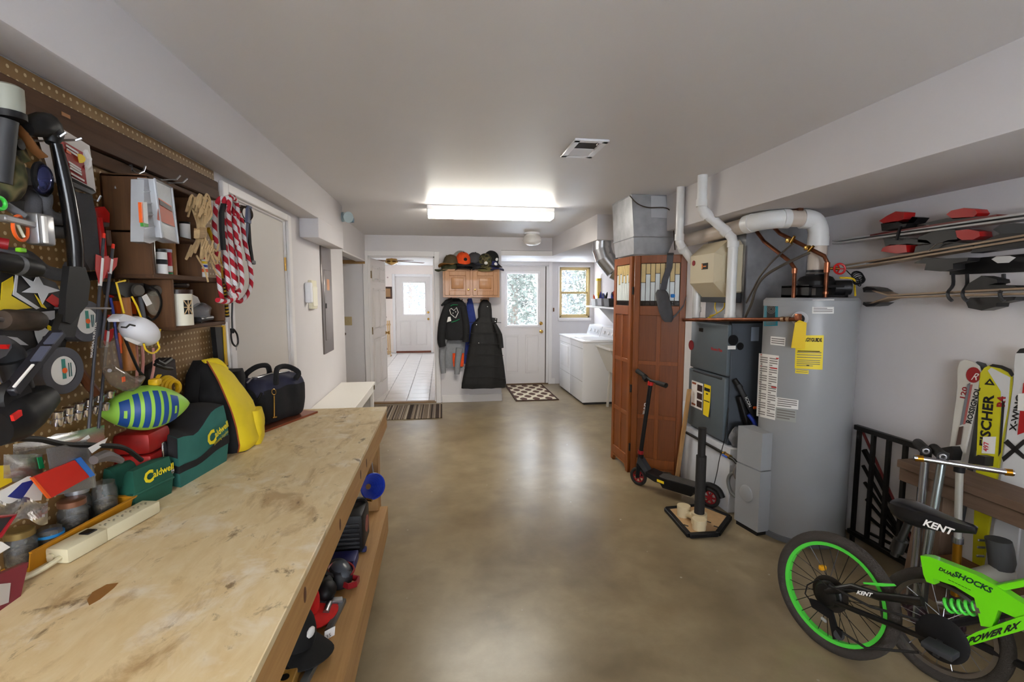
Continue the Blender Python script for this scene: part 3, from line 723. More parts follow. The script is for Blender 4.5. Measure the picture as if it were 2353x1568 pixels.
# PVC vents
def pvc(name, label, pts, r, joints, group=None):
    t = thing(name, label, 'pipe', pts[-1], group)
    part(t, 'pipe', MB().tube(pts, r, 18), PVC)
    for a, b_ in joints: part(t, 'coupling', MB().cyl(a, b_, r*1.17, n=20), PVC)
    return t
pvc('vent_pipe', 'white vent pipe that jogs behind the humidifier, beside the duct', [(1.845, 3.62, ZC), (1.845, 3.62, 2.0), (1.85, 3.62, 1.965), (1.87, 3.62, 1.93), (1.96, 3.645, 1.84), (2.0, 3.65, 1.8), (2.02, 3.65, 1.75), (2.025, 3.65, 1.376)], .031,
    [((1.845, 3.62, 2.03), (1.845, 3.62, 1.98)), ((1.865, 3.62, 1.935), (1.89, 3.635, 1.905)), ((2.025, 3.65, 1.46), (2.025, 3.65, 1.42))])
pvc('vent_pipe', 'white vent pipe that crosses in front of the humidifier down to the furnace', [(1.815, 3.25, ZC), (1.815, 3.25, 2.2), (1.82, 3.25, 2.165), (1.84, 3.24, 2.13), (1.965, 3.165, 1.99), (1.99, 3.15, 1.955), (2.0, 3.145, 1.91), (2.0, 3.145, 1.376)], .033,
    [((1.815, 3.25, 2.225), (1.815, 3.25, 2.175)), ((1.835, 3.25, 2.14), (1.862, 3.235, 2.105)), ((1.945, 3.18, 2.012), (1.97, 3.163, 1.982)), ((2.0, 3.145, 1.925), (2.0, 3.145, 1.885)), ((2.0, 3.145, 1.42), (2.0, 3.145, 1.376))])
t = thing('flue_pipe', 'large cream plastic flue pipe bending from the water heater along the right beam', 'pipe', (2.345, 2.78, 1.66))
CREAMP = M_('cream_pipe', (206, 192, 178), .28, var=.05, vs=6)
part(t, 'pipe', MB().tube([(2.345, 2.78, 1.66), (2.345, 2.78, 1.93), (2.335, 2.78, 1.98), (2.30, 2.785, 2.02), (2.25, 2.79, 2.03), (2.12, 2.81, 2.03), (2.06, 2.84, 2.028), (2.02, 2.9, 2.025), (2.02, 2.97, 2.02), (2.03, 3.3, 2.018), (2.03, 3.7, 2.012), (2.03, 3.86, 2.01)], .052, 20, smooth=3), CREAMP)
for a, b_ in (((2.345, 2.78, 1.86), (2.345, 2.78, 1.92)), ((2.27, 2.788, 2.028), (2.23, 2.793, 2.03)), ((2.15, 2.805, 2.03), (2.11, 2.812, 2.03)), ((2.005, 2.94, 2.022), (1.998, 3.0, 2.02))):
    part(t, 'coupling', MB().cyl(a, b_, .06, n=24), PVC)
part(t, 'elbow', MB().tube([(2.345, 2.78, 1.91), (2.338, 2.78, 1.97), (2.305, 2.784, 2.018), (2.25, 2.79, 2.03)], .0575, 20, smooth=4), PVC)
part(t, 'elbow', MB().tube([(2.13, 2.809, 2.03), (2.06, 2.84, 2.028), (2.02, 2.9, 2.024), (2.0, 2.97, 2.02)], .0575, 20, smooth=4), PVC)
part(t, 'hanger', MB().cyl((2.2, 2.8, 2.09), (2.2, 2.8, 2.07), .02).box(2.185, 2.215, 2.76, 2.84, 2.075, 2.09), M_('rust', (110, 70, 50), .6, .5))

# ---------------------------------------------------------------- water heater
HC, HR, HZ = V((2.33, 2.80, 0)), .262, 1.535
HEAT = M_('heater_enamel', (150, 152, 154), .32, var=.02, vs=3)
t = thing('water_heater', 'tall grey cylindrical water heater covered with labels', 'water heater', HC)
part(t, 'tank', MB().lathe([(HR*.98, .03), (HR, .04), (HR, 1.5), (HR-.004, 1.523), (HR-.02, HZ), (0, HZ+.005)], HC, n=64), HEAT)
part(t, 'base_ring', MB().lathe([(HR+.006, 0), (HR+.006, .03), (HR, .036)], HC, n=64), M_('heater_base', (96, 98, 102), .5))
part(t, 'top_rim', MB().lathe([(HR+.004, 1.485), (HR+.004, 1.52), (HR-.01, HZ+.002)], HC, n=64, caps=False), HEAT)
def cyl_hit(px, py, dr=.001):
    r = ray(px, py); ox, oy = -HC.x, -HC.y; R2 = (HR+dr)**2
    a = r.x*r.x+r.y*r.y; b = 2*(ox*r.x+oy*r.y); c = ox*ox+oy*oy-R2
    disc = b*b-4*a*c
    s = (-b-math.sqrt(max(disc, 0)))/(2*a)
    return V((r.x*s, r.y*s, CAMZ+r.z*s))
def patch(c4, dr=.0012, nu=10, nv=2):        # corner pixels: tl, tr, br, bl
    def fn(u, v):
        x = (c4[0][0]*(1-u)+c4[1][0]*u)*(1-v)+(c4[3][0]*(1-u)+c4[2][0]*u)*v
        y = (c4[0][1]*(1-u)+c4[1][1]*u)*(1-v)+(c4[3][1]*(1-u)+c4[2][1]*u)*v
        return cyl_hit(x, y, dr)
    return MB().grid(fn, nu, nv)
def sub4(c4, u0, u1, v0, v1):
    def at(u, v): return tuple((c4[0][i]*(1-u)+c4[1][i]*u)*(1-v)+(c4[3][i]*(1-u)+c4[2][i]*u)*v for i in (0, 1))
    return [at(u0, v0), at(u1, v0), at(u1, v1), at(u0, v1)]
def heater_text(txt, px, py, size, dirx=(1, 0.0), squeeze=1, bold=0.0, dr=.003, align='LEFT', shear=0):
    mb = text_mb(txt, (0, 0, 0), (1, 0, 0), (0, 1, 0), size, 0, squeeze, align, shear, bold)
    for i, p in enumerate(mb.v): mb.v[i] = cyl_hit(px+p.x*dirx[0], py+p.x*dirx[1]-p.y, dr)
    return mb
LINE = M_('print_grey', (120, 116, 112), .8)
def lines(c4, rows, u0=.06, u1=.94, v0=.1, v1=.95, th=.45):
    mb = MB()
    for k in range(rows):
        v = v0+(v1-v0)*k/rows; b = patch(sub4(c4, u0, u1-(.25 if k % 4 == 3 else 0), v, v+(v1-v0)/rows*th), .0022, 5, 1)
        mb.add(b.v, b.f)
    return mb
TEAL = M_('teal_label', (20, 128, 146), .4)
c4 = [(1756, 701), (1788, 700), (1787, 749), (1755, 750)]
a = part(t, 'teal_label', patch(c4), TEAL); part(a, 'label_panel', patch(sub4(c4, .2, .8, 0, .62), .0022), INK)
ck = MB()
for rr in (3, 6, 9):
    for k in range(20):
        b = patch([(1772+rr*cos(k*pi/10), 711+rr*sin(k*pi/10)), (1772+rr*cos((k+1)*pi/10), 711+rr*sin((k+1)*pi/10)), (1772+(rr+1)*cos((k+1)*pi/10), 711+(rr+1)*sin((k+1)*pi/10)), (1772+(rr+1)*cos(k*pi/10), 711+(rr+1)*sin(k*pi/10))], .003, 1, 1); ck.add(b.v, b.f)
part(a, 'ring_mark', ck, LINE); part(a, 'label_print', lines(c4, 3, .15, .85, .7, .98), LINE)
def label4(name, c4, mat, rows, **kw):
    a = part(t, name, patch(c4), mat); part(a, 'label_print', lines(c4, rows, **kw), LINE); return a
a = label4('white_label', [(1867, 689), (1917, 688), (1916, 721), (1866, 721)], PAPER, 6, v0=.25)
part(a, 'label_heading', patch(sub4([(1867, 689), (1917, 688), (1916, 721), (1866, 721)], .2, .85, .1, .17), .0025), INK)
label4('white_label', [(1771, 773), (1805, 776), (1804, 796), (1770, 792)], PAPER, 3, v0=.2)
c4 = [(1744, 812), (1790, 818), (1781, 966), (1738, 956)]
a = part(t, 'warning_label', patch(c4, nv=6), PAPER)
for (u0, u1) in ((.08, .45), (.54, .95)):
    part(a, 'label_print', lines(c4, 26, u0, u1, .05, .98, .42), LINE)
rd = MB()
for u0, u1, v in ((.03, .14, .01), (.86, .99, .035), (.03, .16, .19), (.6, .95, .195), (.03, .12, .47), (.7, .97, .49)):
    b = patch(sub4(c4, u0, u1, v, v+.018), .0026, 4, 1); rd.add(b.v, b.f)
part(a, 'red_print', rd, RED)
label4('white_label', [(1784, 913), (1835, 920), (1834, 942), (1782, 936)], PAPER, 4)
label4('rating_plate', [(1783, 937), (1830, 944), (1829, 972), (1781, 964)], M_('rating_grey', (160, 162, 158), .5), 4)
YL = M_('yellow_label', (238, 214, 44), .5)
c4 = [(1829, 771), (1893, 771), (1890, 850), (1826, 847)]
a = label4('energy_label', c4, YL, 3, v0=.5, v1=.72, th=.3)
part(a, 'label_print', lines(c4, 4, .06, .9, .73, .95, .35), LINE)
part(a, 'label_heading', heater_text('ENERGYGUIDE', 1832, 784.5, 11.5, (1, .02), .74, .5), INK)
part(a, 'label_heading', patch(sub4(c4, .08, .88, .46, .485), .0025), INK)
part(a, 'label_heading', patch(sub4(c4, .42, .52, .88, .91), .0025, 2, 1), INK)
label4('yellow_tab', [(1828, 848), (1858, 851), (1858, 860), (1827, 858)], YL, 2, th=.3)
# TP valve, tag and discharge pipe
pc = cyl_hit(1838, 733, 0); nrm = (pc-HC); nrm.z = 0; nrm.normalize()
part(t, 'port_flange', MB().lathe([(.045, 0), (.042, .003), (.03, .004)], pc, nrm), M_('flange_clear', (190, 192, 196), .2))
part(t, 'port_hole', MB().lathe([(.027, .001), (.027, .006), (.02, .0065)], pc, nrm), BLACK)
pv = pc+nrm*.05
tv = thing('relief_pipe', 'copper discharge pipe running from the heater valve past the furnace', 'pipe', pv)
part(tv, 'valve', MB().cyl(pc+nrm*.006, pv, .014).cbox(pv+V((0, 0, .012)), (.03, .03, .04), .006), M_('valve_brass', (176, 110, 80), .35, .9))
pm1 = V((1.93, 3.08, 1.387)); pe = V((1.93, 3.67, 1.356))
part(tv, 'pipe', MB().tube([pv, pm1, pe], .0125, 14), COPPER)
dd = (pm1-pv).normalized()
for k in (.05, .085): part(tv, 'coupling', MB().cyl(pv+dd*k, pv+dd*(k+.018), .0165, n=14), M_('solder', (190, 160, 130), .35, .9))
tg = MB().prism([V((pv.x-.005, pv.y-.018, pv.z-.005)), V((pv.x-.03, pv.y-.015, pv.z-.02)), V((pv.x-.045, pv.y-.012, pv.z-.17)), V((pv.x+.03, pv.y-.032, pv.z-.175)), V((pv.x+.03, pv.y-.034, pv.z-.02))], (0, -.0012, 0))
a = part(tv, 'yellow_tag', tg, M_('tag_yellow', (226, 190, 20), .5))
# burner intake boxes at the heater foot
GBOX = M_('grey_box_paint', (150, 152, 154), .5)
t2 = thing('intake_box', 'pair of stacked grey metal intake boxes against the foot of the water heater', 'box', (2.06, 2.8, 0))
bx = lambda q, z0, z1: MB().prism([V((q[i][0], q[i][1], z0)) for i in range(4)], (0, 0, z1-z0))
part(t2, 'lower_cover', bx([(1.955, 2.93), (1.99, 2.73), (2.075, 2.742), (2.075, 2.93)], .03, .43), GBOX, sharp=20)
part(t2, 'upper_cover', bx([(1.96, 2.935), (1.995, 2.735), (2.073, 2.745), (2.075, 2.935)], .436, .68), GBOX, sharp=20)
part(t2, 'foot', bx([(1.965, 2.92), (1.995, 2.745), (2.07, 2.755), (2.07, 2.92)], 0, .03), BLACK)
pp = V((1.972, 2.835, .25)); nn_ = V((-.985, -.17, 0)).normalized()
part(t2, 'round_boss', MB().lathe([(.055, 0), (.052, .008), (.042, .012), (0, .013)], pp, nn_), GBOX)
# draft hood and plumbing on top
DK = M_('draft_black', (30, 30, 32), .45)
t3 = thing('draft_inducer', 'black draft inducer housing with wiring on top of the water heater', 'blower', (2.34, 2.78, HZ+.006))
z0 = HZ+.006
part(t3, 'bracket', MB().box(2.2, 2.47, 2.66, 2.9, z0, z0+.012).box(2.2, 2.22, 2.66, 2.9, z0, z0+.07).box(2.45, 2.47, 2.66, 2.9, z0, z0+.07).box(2.2, 2.47, 2.66, 2.9, z0+.06, z0+.075), DK)
part(t3, 'housing', MB().lathe([(.1, .075), (.105, .1), (.09, .125), (.056, .14), (.056, .17)], (2.345, 2.78, z0), n=28), DK)
part(t3, 'motor', MB().cyl((2.42, 2.72, z0+.06), (2.5, 2.68, z0+.06), .045, n=20), DK)
part(t3, 'clamp', MB().torus((2.345, 2.78, z0+.15), (0, 0, 1), .057, .006), STEEL)
part(t3, 'wire', MB().tube([(2.42, 2.68, z0+.12), (2.48, 2.64, z0+.11), (2.53, 2.68, z0+.06), (2.5, 2.64, z0+.01)], .006, 6, smooth=6), YEL)
cw = MB()
for k in range(5): cw.torus((2.5, 2.62+.004*k, z0+.1+.008*k), (1, .5, .4*k-.8), .03, .0035, 16, 5)
part(t3, 'wire_coil', cw, BLACK)
tcu = thing('copper_supply', 'pair of copper water lines with gate valve above the water heater', 'pipe', (2.3, 2.66, HZ))
part(tcu, 'pipe', MB().tube([(2.3, 2.645, HZ+.005), (2.3, 2.645, 1.75), (2.29, 2.66, 1.79), (2.17, 2.9, 1.95), (2.16, 2.98, 2.02), (2.16, 3.0, 2.09)], .012, 12), COPPER)
part(tcu, 'pipe', MB().tube([(2.18, 2.76, HZ), (2.18, 2.765, 1.72), (2.17, 2.79, 1.76), (2.13, 3.0, 1.91), (2.125, 3.09, 2.0), (2.125, 3.1, 2.09)], .012, 12), COPPER)
for a_, b_ in (((2.3, 2.645, 1.56), (2.3, 2.645, 1.575)), ((2.3, 2.645, 1.69), (2.3, 2.645, 1.75)), ((2.18, 2.765, 1.69), (2.18, 2.765, 1.72))): part(tcu, 'fitting', MB().cyl(a_, b_, .016, n=14), M_('valve_brass', (176, 110, 80), .35, .9))
part(tcu, 'saddle_valve', MB().cyl((2.24, 2.73, 1.82), (2.24, 2.69, 1.85), .008).cbox((2.24, 2.74, 1.845), (.03, .03, .03), .005), BRASS)
part(tcu, 'saddle_valve', MB().cyl((2.18, 2.81, 1.88), (2.18, 2.78, 1.92), .008).cbox((2.18, 2.83, 1.9), (.03, .03, .03), .005), BRASS)
wh = MB().torus((2.345, 2.6, 1.71), (-.3, -1, .1), .03, .006, 20, 6)
for k in range(3): wh.bar(V((2.345, 2.6, 1.71)), V((2.345, 2.6, 1.71))+V((cos(k*2.1), 0, sin(k*2.1)))*.03, .006, .006)
part(tcu, 'valve_wheel', wh, RED)
part(tcu, 'valve_stem', MB().cyl((2.345, 2.6, 1.71), (2.305, 2.645, 1.715), .008), BRASS)
t4 = thing('humidifier_hose', 'dark flexible hoses curving from the copper lines to behind the water heater', 'hose', (2.1, 2.95, 1.4))
part(t4, 'hose', MB().tube([(2.24, 2.72, 1.815), (2.14, 2.8, 1.75), (2.08, 2.9, 1.68), (2.06, 2.96, 1.6), (2.06, 3.0, 1.5), (2.05, 3.05, 1.4)], .009, 8, smooth=5), M_('hose_brown', (70, 62, 52), .5))
part(t4, 'hose', MB().tube([(2.18, 2.79, 1.875), (2.12, 2.88, 1.78), (2.08, 2.95, 1.68), (2.07, 3.0, 1.6), (2.06, 3.06, 1.5)], .006, 8, smooth=5), M_('hose_brown', (70, 62, 52), .5))
# gas line, drain, and clutter on the platform edge
t5 = thing('gas_line', 'black gas pipe with blue shutoff along the top of the platform', 'pipe', (1.985, 3.3, .42))
part(t5, 'pipe', MB().tube([(1.982, 3.66, .425), (1.982, 3.1, .425), (1.982, 3.0, .42), (1.985, 2.955, .40)], .011, 10), BLKM)
part(t5, 'valve', MB().cyl((1.982, 3.09, .424), (1.982, 3.04, .424), .016).cbox((1.982, 3.12, .424), (.03, .02, .03), .004), BRASS)
part(t5, 'handle', MB().cbox((1.965, 3.085, .42), (.012, .06, .014), .004), M_('blue_handle', (40, 90, 200), .4))
part(t5, 'flex_hose', MB().tube([(1.985, 2.96, .40), (1.97, 2.97, .35), (1.985, 2.97, .3)], .012, 8, smooth=5), STEEL)
single('drain_hose', 'grey ribbed conduit loop on the platform face beside the intake box', 'conduit', MB().tube([(1.985, 2.965, .34), (1.975, 3.02, .31), (1.97, 3.04, .25), (1.975, 3.01, .19), (1.985, 2.965, .17)], .012, 8, smooth=6), M_('conduit_grey', (120, 122, 122), .45, .4))
single('thin_cable', 'thin black cable trailing down over the platform front', 'cable', MB().tube([(2.02, 3.15, .75), (2.0, 3.14, .56), (1.988, 3.145, .48), (1.985, 3.18, .36), (1.984, 3.2, .26), (1.98, 3.24, .12), (1.98, 3.3, .02), (1.97, 3.34, .006)], .003, 6, smooth=5), BLACK)
single('wood_slat', 'thin raw pine slat leaning on the furnace beside the folding screen', 'board', MB().bar((1.93, 3.70, .006), (1.962, 3.60, .80), .035, .018, .002, up=(0, 0, 1)), wood('pine_slat', (196, 156, 106), (170, 126, 76), 'z'))
# folded toy scooter between furnace and heater
t6 = thing('folded_scooter', 'folded black kick scooter with blue frame wedged between furnace and water heater', 'scooter', (2.12, 3.095, .48))
part(t6, 'stem', MB().bar((2.06, 3.115, .93), (2.17, 3.075, .70), .045, .035, .008), BLACK)
part(t6, 'deck', MB().bar((2.08, 3.125, .84), (2.16, 3.085, .54), .05, .03, .008), BLACK)
part(t6, 'frame', MB().tube([(2.12, 3.065, .72), (2.155, 3.045, .66), (2.165, 3.045, .58), (2.16, 3.055, .50)], .014, 10, smooth=5), BLUE)
part(t6, 'reflector', MB().cbox((2.155, 3.045, .77), (.03, .01, .018), .003), ORANGE)
part(t6, 'grip', MB().cyl((2.04, 3.125, .96), (2.08, 3.105, .9), .018), BLACK)
part(t6, 'lettering', text_mb('ICON', (2.085, 3.065, .84), V((.42, -.1, -.9)), V((.9, -.1, .42)), .03, .0), PAPER)
bag = MB(); rn = random.Random(5)
bag.sphere((2.07, 3.11, .545), (.06, .04, .072), 12, 8)
for i in range(len(bag.v)): bag.v[i] += V((rn.uniform(-.008, .008), rn.uniform(-.008, .008), rn.uniform(-.006, .006)))
single('plastic_bag', 'crumpled grey plastic bag on the platform beside the furnace', 'bag', bag, M_('grey_bag', (128, 130, 136), .4))
# ---------------------------------------------------------------- electric scooter
sR, sF = V((1.925, 3.185, 0)), V((1.575, 3.66, 0))
hd = (sF-sR).normalized(); sd = V((hd.y, -hd.x, 0))
def sl(f, l, z): return sR+hd*f+sd*l+V((0, 0, z))       # along, sideways, up
WB = (sF-sR).length
t = thing('electric_scooter', 'black electric kick scooter with red wheels parked before the folding screen', 'scooter', sl(WB/2, 0, 0))
def wheel_s(f, nm):
    c = sl(f, 0, .075)
    a = part(t, nm, MB().torus(c, sd, .062, .0135, 32, 10), RUB)
    hb = MB().torus(c, sd, .046, .005, 28, 6)
    for k in range(6):
        v = hd*cos(k*pi/3)+V((0, 0, 1))*sin(k*pi/3); hb.bar(c+v*.012, c+v*.047, .012, .012)
    hb.cyl(c-sd*.015, c+sd*.015, .016)
    part(a, 'wheel_hub', hb, DRED)
wheel_s(WB, 'front_wheel'); wheel_s(0, 'rear_wheel')
dk = MB().prism([sl(f, -.065, z) for f, z in ((.02, .115), (.1, .1), (WB-.18, .095), (WB-.1, .12), (WB-.1, .155), (WB-.19, .14), (.1, .14), (.02, .165))], sd*.13)
part(t, 'deck', dk, BLACK, sharp=20)
part(t, 'grip_tape', MB().prism([sl(f, l, .1405) for f, l in ((.1, -.055), (.1, .055), (WB-.22, .055), (WB-.2, .03), (WB-.2, -.03), (WB-.22, -.055))], (0, 0, .003)), M_('grip_tape', (72, 68, 64), .9, var=.15, vs=20))
part(t, 'fender', MB().tube([sl(-.09, 0, .1), sl(-.06, 0, .15), sl(0, 0, .168), sl(.07, 0, .15)], .022, 8, smooth=4), BLACK)
part(t, 'side_sticker', MB().prism([sl(WB-.26, -.067, .1), sl(WB-.2, -.067, .105), sl(WB-.2, -.067, .125), sl(WB-.26, -.067, .12)], sd*.001), YEL)
part(t, 'battery', MB().prism([sl(f, -.05, z) for f, z in ((.12, .06), (.35, .06), (.38, .1), (.1, .1))], sd*.1), BLACK)
part(t, 'neck', MB().prism([sl(WB-.13, -.03, .12), sl(WB-.02, -.03, .25), sl(WB+.0, -.03, .2), sl(WB-.08, -.03, .12)], sd*.06), M_('charcoal', (54, 56, 60), .45))
top = sl(WB-.09, 0, .88); bot = sl(WB, 0, .16)
fk = MB()
for l in (-.024, .024): fk.bar(sl(WB-.005, l, .07), sl(WB-.01, l, .19), .012, .03)
fk.cyl(sl(WB-.005, 0, .18), sl(WB-.018, 0, .26), .022)
part(t, 'fork', fk, BLACK)
part(t, 'stem', MB().cyl(bot, top, .0165, n=14), BLACK)
part(t, 'collar', MB().cyl(bot.lerp(top, .15), bot.lerp(top, .19), .023), DRED)
part(t, 'collar', MB().cyl(bot.lerp(top, .95), bot.lerp(top, .99), .022), RED)
bd_ = (V((.25, -.85, 0))).normalized()
gl, gr = top-bd_*.17+V((0, 0, .055)), top+bd_*.17+V((0, 0, -.01))
part(t, 'handlebar', MB().tube([gl, top-bd_*.06+V((0, 0, .02)), top, top+bd_*.06, gr], .011, 10), BLACK)
for a, b_ in ((gl, gl.lerp(top, .55)), (gr, gr.lerp(top, .6))): part(t, 'grip', MB().cyl(a, b_, .02, .017, n=14), RUB)
part(t, 'throttle', MB().cyl(top-bd_*.05+V((0, 0, .0)), top-bd_*.08+V((0, 0, .02)), .024), BLACK)
part(t, 'lettering', text_mb('PULSE', bot.lerp(top, .75)-V((.0165, .008, 0)), (bot-top).normalized(), V((-.7, -.5, 0)), .035, .004, bold=.001), PAPER)
# ---------------------------------------------------------------- batting tee
PLB = M_('plate_board', (176, 142, 100), .6, var=.1, vs=20)
t = thing('batting_tee', 'black adjustable batting tee on a home plate shaped base', 'batting tee', (1.72, 2.95, 0))
hp = [atz(1527, 1171, 0), atz(1583, 1236, 0), atz(1653, 1232, 0), atz(1682, 1191, 0), atz(1612, 1163, 0)]
hp = [V((1.58, 2.79, 0))+(p-V((1.58, 2.79, 0)))*.93 for p in hp]; cc = sum(hp, V())/5
part(t, 'base_plate', MB().prism([cc+(p-cc)*.93 for p in hp], (0, 0, .022)), PLB)
ed = MB()
for i in range(5): ed.bar(hp[i]+V((0, 0, .014)), hp[(i+1) % 5]+V((0, 0, .014)), .034, .028, .004)
part(t, 'edge_rubber', ed, BLACK)
pp = V((1.69, 2.915, .022)); p1 = V((1.645, 3.04, .022)); p2 = V((1.735, 2.83, .022))
IV = M_('ivory_pvc', (214, 196, 158), .4)
part(t, 'socket', MB().cyl(pp, pp+V((0, 0, .075)), .05, n=24), IV)
p3 = V((1.652, 2.845, .022))
part(t, 'socket', MB().cyl(p3, p3+V((0, 0, .07)), .042, .045, n=24), IV)
part(t, 'socket', MB().cyl(p1, p1+V((0, 0, .075)), .042, .045, n=24), IV)
part(t, 'cross_tube', MB().cyl(pp+V((0, 0, .03)), p1+V((0, 0, .03)), .022).cyl(pp+V((0, 0, .03)), p3+V((0, 0, .03)), .022), IV)
part(t, 'lower_post', MB().cyl(pp+V((0, 0, .02)), pp+V((0, 0, .47)), .033, n=20), RUB)
part(t, 'upper_post', MB().cyl(pp+V((0, 0, .45)), pp+V((0, 0, .66)), .024, .026, n=20), RUB)
for a in ((1552, 1190), (1576, 1208), (1628, 1200), (1646, 1211)):
    p = atz(a[0], a[1], .023); part(t, 'handle_slot', MB().cbox(p, (.035, .012, .004), .002, Euler((0, 0, -.9))), INK)
# ---------------------------------------------------------------- green bicycle
BT, BPH = -1.241, .105
bh = V((cos(BT), sin(BT), 0)); bn = V((-sin(BT), cos(BT), 0))
bu = V((0, 0, cos(BPH)))+bn*sin(BPH); bm_ = bh.cross(bu)       # in-plane axes bh, bu; bm_ points to the right side of the bike
B0 = V((1.656, 1.778, 0)); BR = .255
def bl(f, l, z): return B0+bh*f+bm_*l+bu*z
def bp(px, py, l=0.0):
    r = ray(px, py); o = V((0, 0, CAMZ)); q = B0+bm_*l
    return o+r*((q-o).dot(bm_)/r.dot(bm_))
LIME = M_('lime_paint', (110, 214, 20), .35, coat=.3)
LIMR = M_('lime_rim', (84, 214, 70), .4)
t = thing('bicycle', 'lime green and black childs mountain bicycle with dual suspension', 'bicycle', bl(.4, 0, 0))
def bike_wheel(t, f, rimmat, side=None, c=None, ax=None, R=BR, nsp=28):
    c = bl(f, 0, R) if c is None else c; ax = bm_ if ax is None else ax
    u = bh if ax is bm_ else frame_to(c, c+ax)[1]; w_ = ax.cross(u)
    ty = part(t, 'tyre', MB().torus(c, ax, R-.024, .024, 56, 10), M_('tyre_rubber', (58, 52, 47), .85, bump=.6, bs=220))
    rm = MB(); Rr = R-.05; n = 56; rs = []
    for k in range(n):
        a = 2*pi*k/n; d = u*cos(a)+w_*sin(a)
        rs.append([c+d*(Rr+.006)-ax*.014, c+d*(Rr-.009)-ax*.012, c+d*(Rr-.009)+ax*.012, c+d*(Rr+.006)+ax*.014])
    rm.rings(rs, closed=True)
    part(ty, 'rim', rm, rimmat)
    hb = part(ty, 'wheel_hub', MB().cyl(c-ax*.05, c+ax*.05, .014).cyl(c-ax*.034, c-ax*.03, .026).cyl(c+ax*.03, c+ax*.034, .026), BLKM)
    me = None
    for k in range(nsp):
        a = 2*pi*k/nsp; s_ = .032 if k % 2 else -.032; a2 = a+(.5 if (k//2) % 2 else -.5)
        q0 = c+ax*s_+(u*cos(a2)+w_*sin(a2))*.024; q1 = c+(u*cos(a)+w_*sin(a))*(Rr-.008)
        part(ty, 'spoke', MB().cyl(q0, q1, .0016, n=5, caps=False), STEEL if rimmat is not LIMR else BLKM)
    return ty
bike_wheel(t, 0, LIMR)
hubc = bl(0, 0, BR)
vs_ = -1 if (V((0, 0, CAMZ))-hubc).dot(bm_) < 0 else 1           # side of the bike that faces the camera
part(t, 'freewheel', MB().lathe([(.055, 0), (.056, .01), (.05, .014), (.045, .03), (.03, .036), (0, .037)], hubc+bm_*(.03*vs_), bm_*vs_), BLKM)
part(t, 'spoke_guard', MB().lathe([(.075, 0), (.075, .003), (.03, .004)], hubc+bm_*(.024*vs_), bm_*vs_), M_('guard_smoke', (44, 40, 36), .35))
part(t, 'reflector', MB().cbox(bp(1890, 1305), (.03, .02, .022), .006), M_('amber_reflector', (222, 160, 30), .25))
part(t, 'reflector', MB().cbox(bp(1893, 1425), (.012, .03, .014), .004), M_('white_reflector', (205, 210, 215), .2))
def tube_px(pts, r, l=0.0, n=10): return MB().tube([bp(a, b_, l) for a, b_ in pts], r, n)
l1 = .055*vs_
part(t, 'swingarm', tube_px([(1900, 1360), (1960, 1350), (2020, 1370), (2120, 1382)], .016, l1), BLKM)
part(t, 'swingarm', tube_px([(1900, 1362), (1960, 1352), (2020, 1372), (2120, 1384)], .016, -l1), BLKM)
part(t, 'chainstay', tube_px([(1905, 1378), (1970, 1405), (2060, 1440), (2130, 1470)], .011, l1), BLKM)
part(t, 'chain', tube_px([(1905, 1345), (2000, 1395), (2110, 1425)], .005, l1*1.25, 6), RUB)
part(t, 'chain', tube_px([(1915, 1440), (1990, 1490), (2110, 1500)], .005, l1*1.25, 6), RUB)
part(t, 'brake_arm', MB().prism([bp(1985, 1338, l1*.9), bp(2055, 1342, l1*.9), bp(2060, 1347, l1*.9), bp(2030, 1348, l1*.9), bp(1986, 1342, l1*.9)], bm_*(.006*vs_)), LIMR)
part(t, 'derailleur', MB().prism([bp(a, b_, l1*1.2) for a, b_ in ((1862, 1375), (1878, 1380), (1915, 1405), (1925, 1440), (1938, 1450), (1938, 1470), (1918, 1468), (1908, 1420), (1870, 1395))], bm_*(.014*vs_)), BLACK)
part(t, 'derailleur_wheel', MB().cyl(bp(1928, 1460, l1*1.15), bp(1928, 1460, l1*1.45), .02), BLACK)
part(t, 'cable', tube_px([(1865, 1385), (1850, 1365), (1855, 1345), (1880, 1332), (1905, 1350), (1980, 1360)], .003, l1*1.3, 6), BLACK)
cw_ = bp(2165, 1468, l1)
part(t, 'chainring', MB().lathe([(.078, 0), (.08, .004), (.07, .008), (.03, .01)], cw_, bm_*vs_, 36), BLACK)
part(t, 'crank', MB().bar(cw_+bm_*(.02*vs_), bp(2150, 1510, l1*1.8), .018, .012, .003), M_('crank_black', (36, 36, 38), .3))
part(t, 'pedal', MB().cbox(bp(2160, 1492, l1*2.4), (.09, .06, .022), .006, Euler((0, 0, BT))), DGREY)
part(t, 'bottom_bracket', MB().cyl(cw_-bm_*(.11*vs_), cw_, .022), BLKM)
fr = [bp(a, b_) for a, b_ in ((2121, 1276), (2142, 1278), (2250, 1320), (2290, 1342), (2345, 1378), (2400, 1412), (2400, 1480), (2345, 1420), (2300, 1400), (2285, 1440), (2260, 1436), (2245, 1372), (2200, 1345), (2150, 1328), (2153, 1342), (2135, 1335), (2128, 1318))]
part(t, 'main_frame', MB().prism([p-bm_*.022 for p in fr], bm_*.044), LIME, sharp=50)
fr = [bp(a, b_) for a, b_ in ((2205, 1474), (2215, 1490), (2240, 1480), (2300, 1462), (2360, 1445), (2400, 1436), (2400, 1400), (2340, 1418), (2290, 1436), (2250, 1450))]
part(t, 'down_tube', MB().prism([p-bm_*.026 for p in fr], bm_*.052), LIME, sharp=50)
part(t, 'top_strut', MB().bar(bp(2285, 1352), bp(2400, 1330), .03, .022, .006), LIME)
ux = (bp(2260, 1352, l1*.45)-bp(2155, 1303, l1*.45)).normalized(); uy = bm_*vs_; uy = (uy.cross(ux)).normalized()
if uy.z < 0: uy = -uy
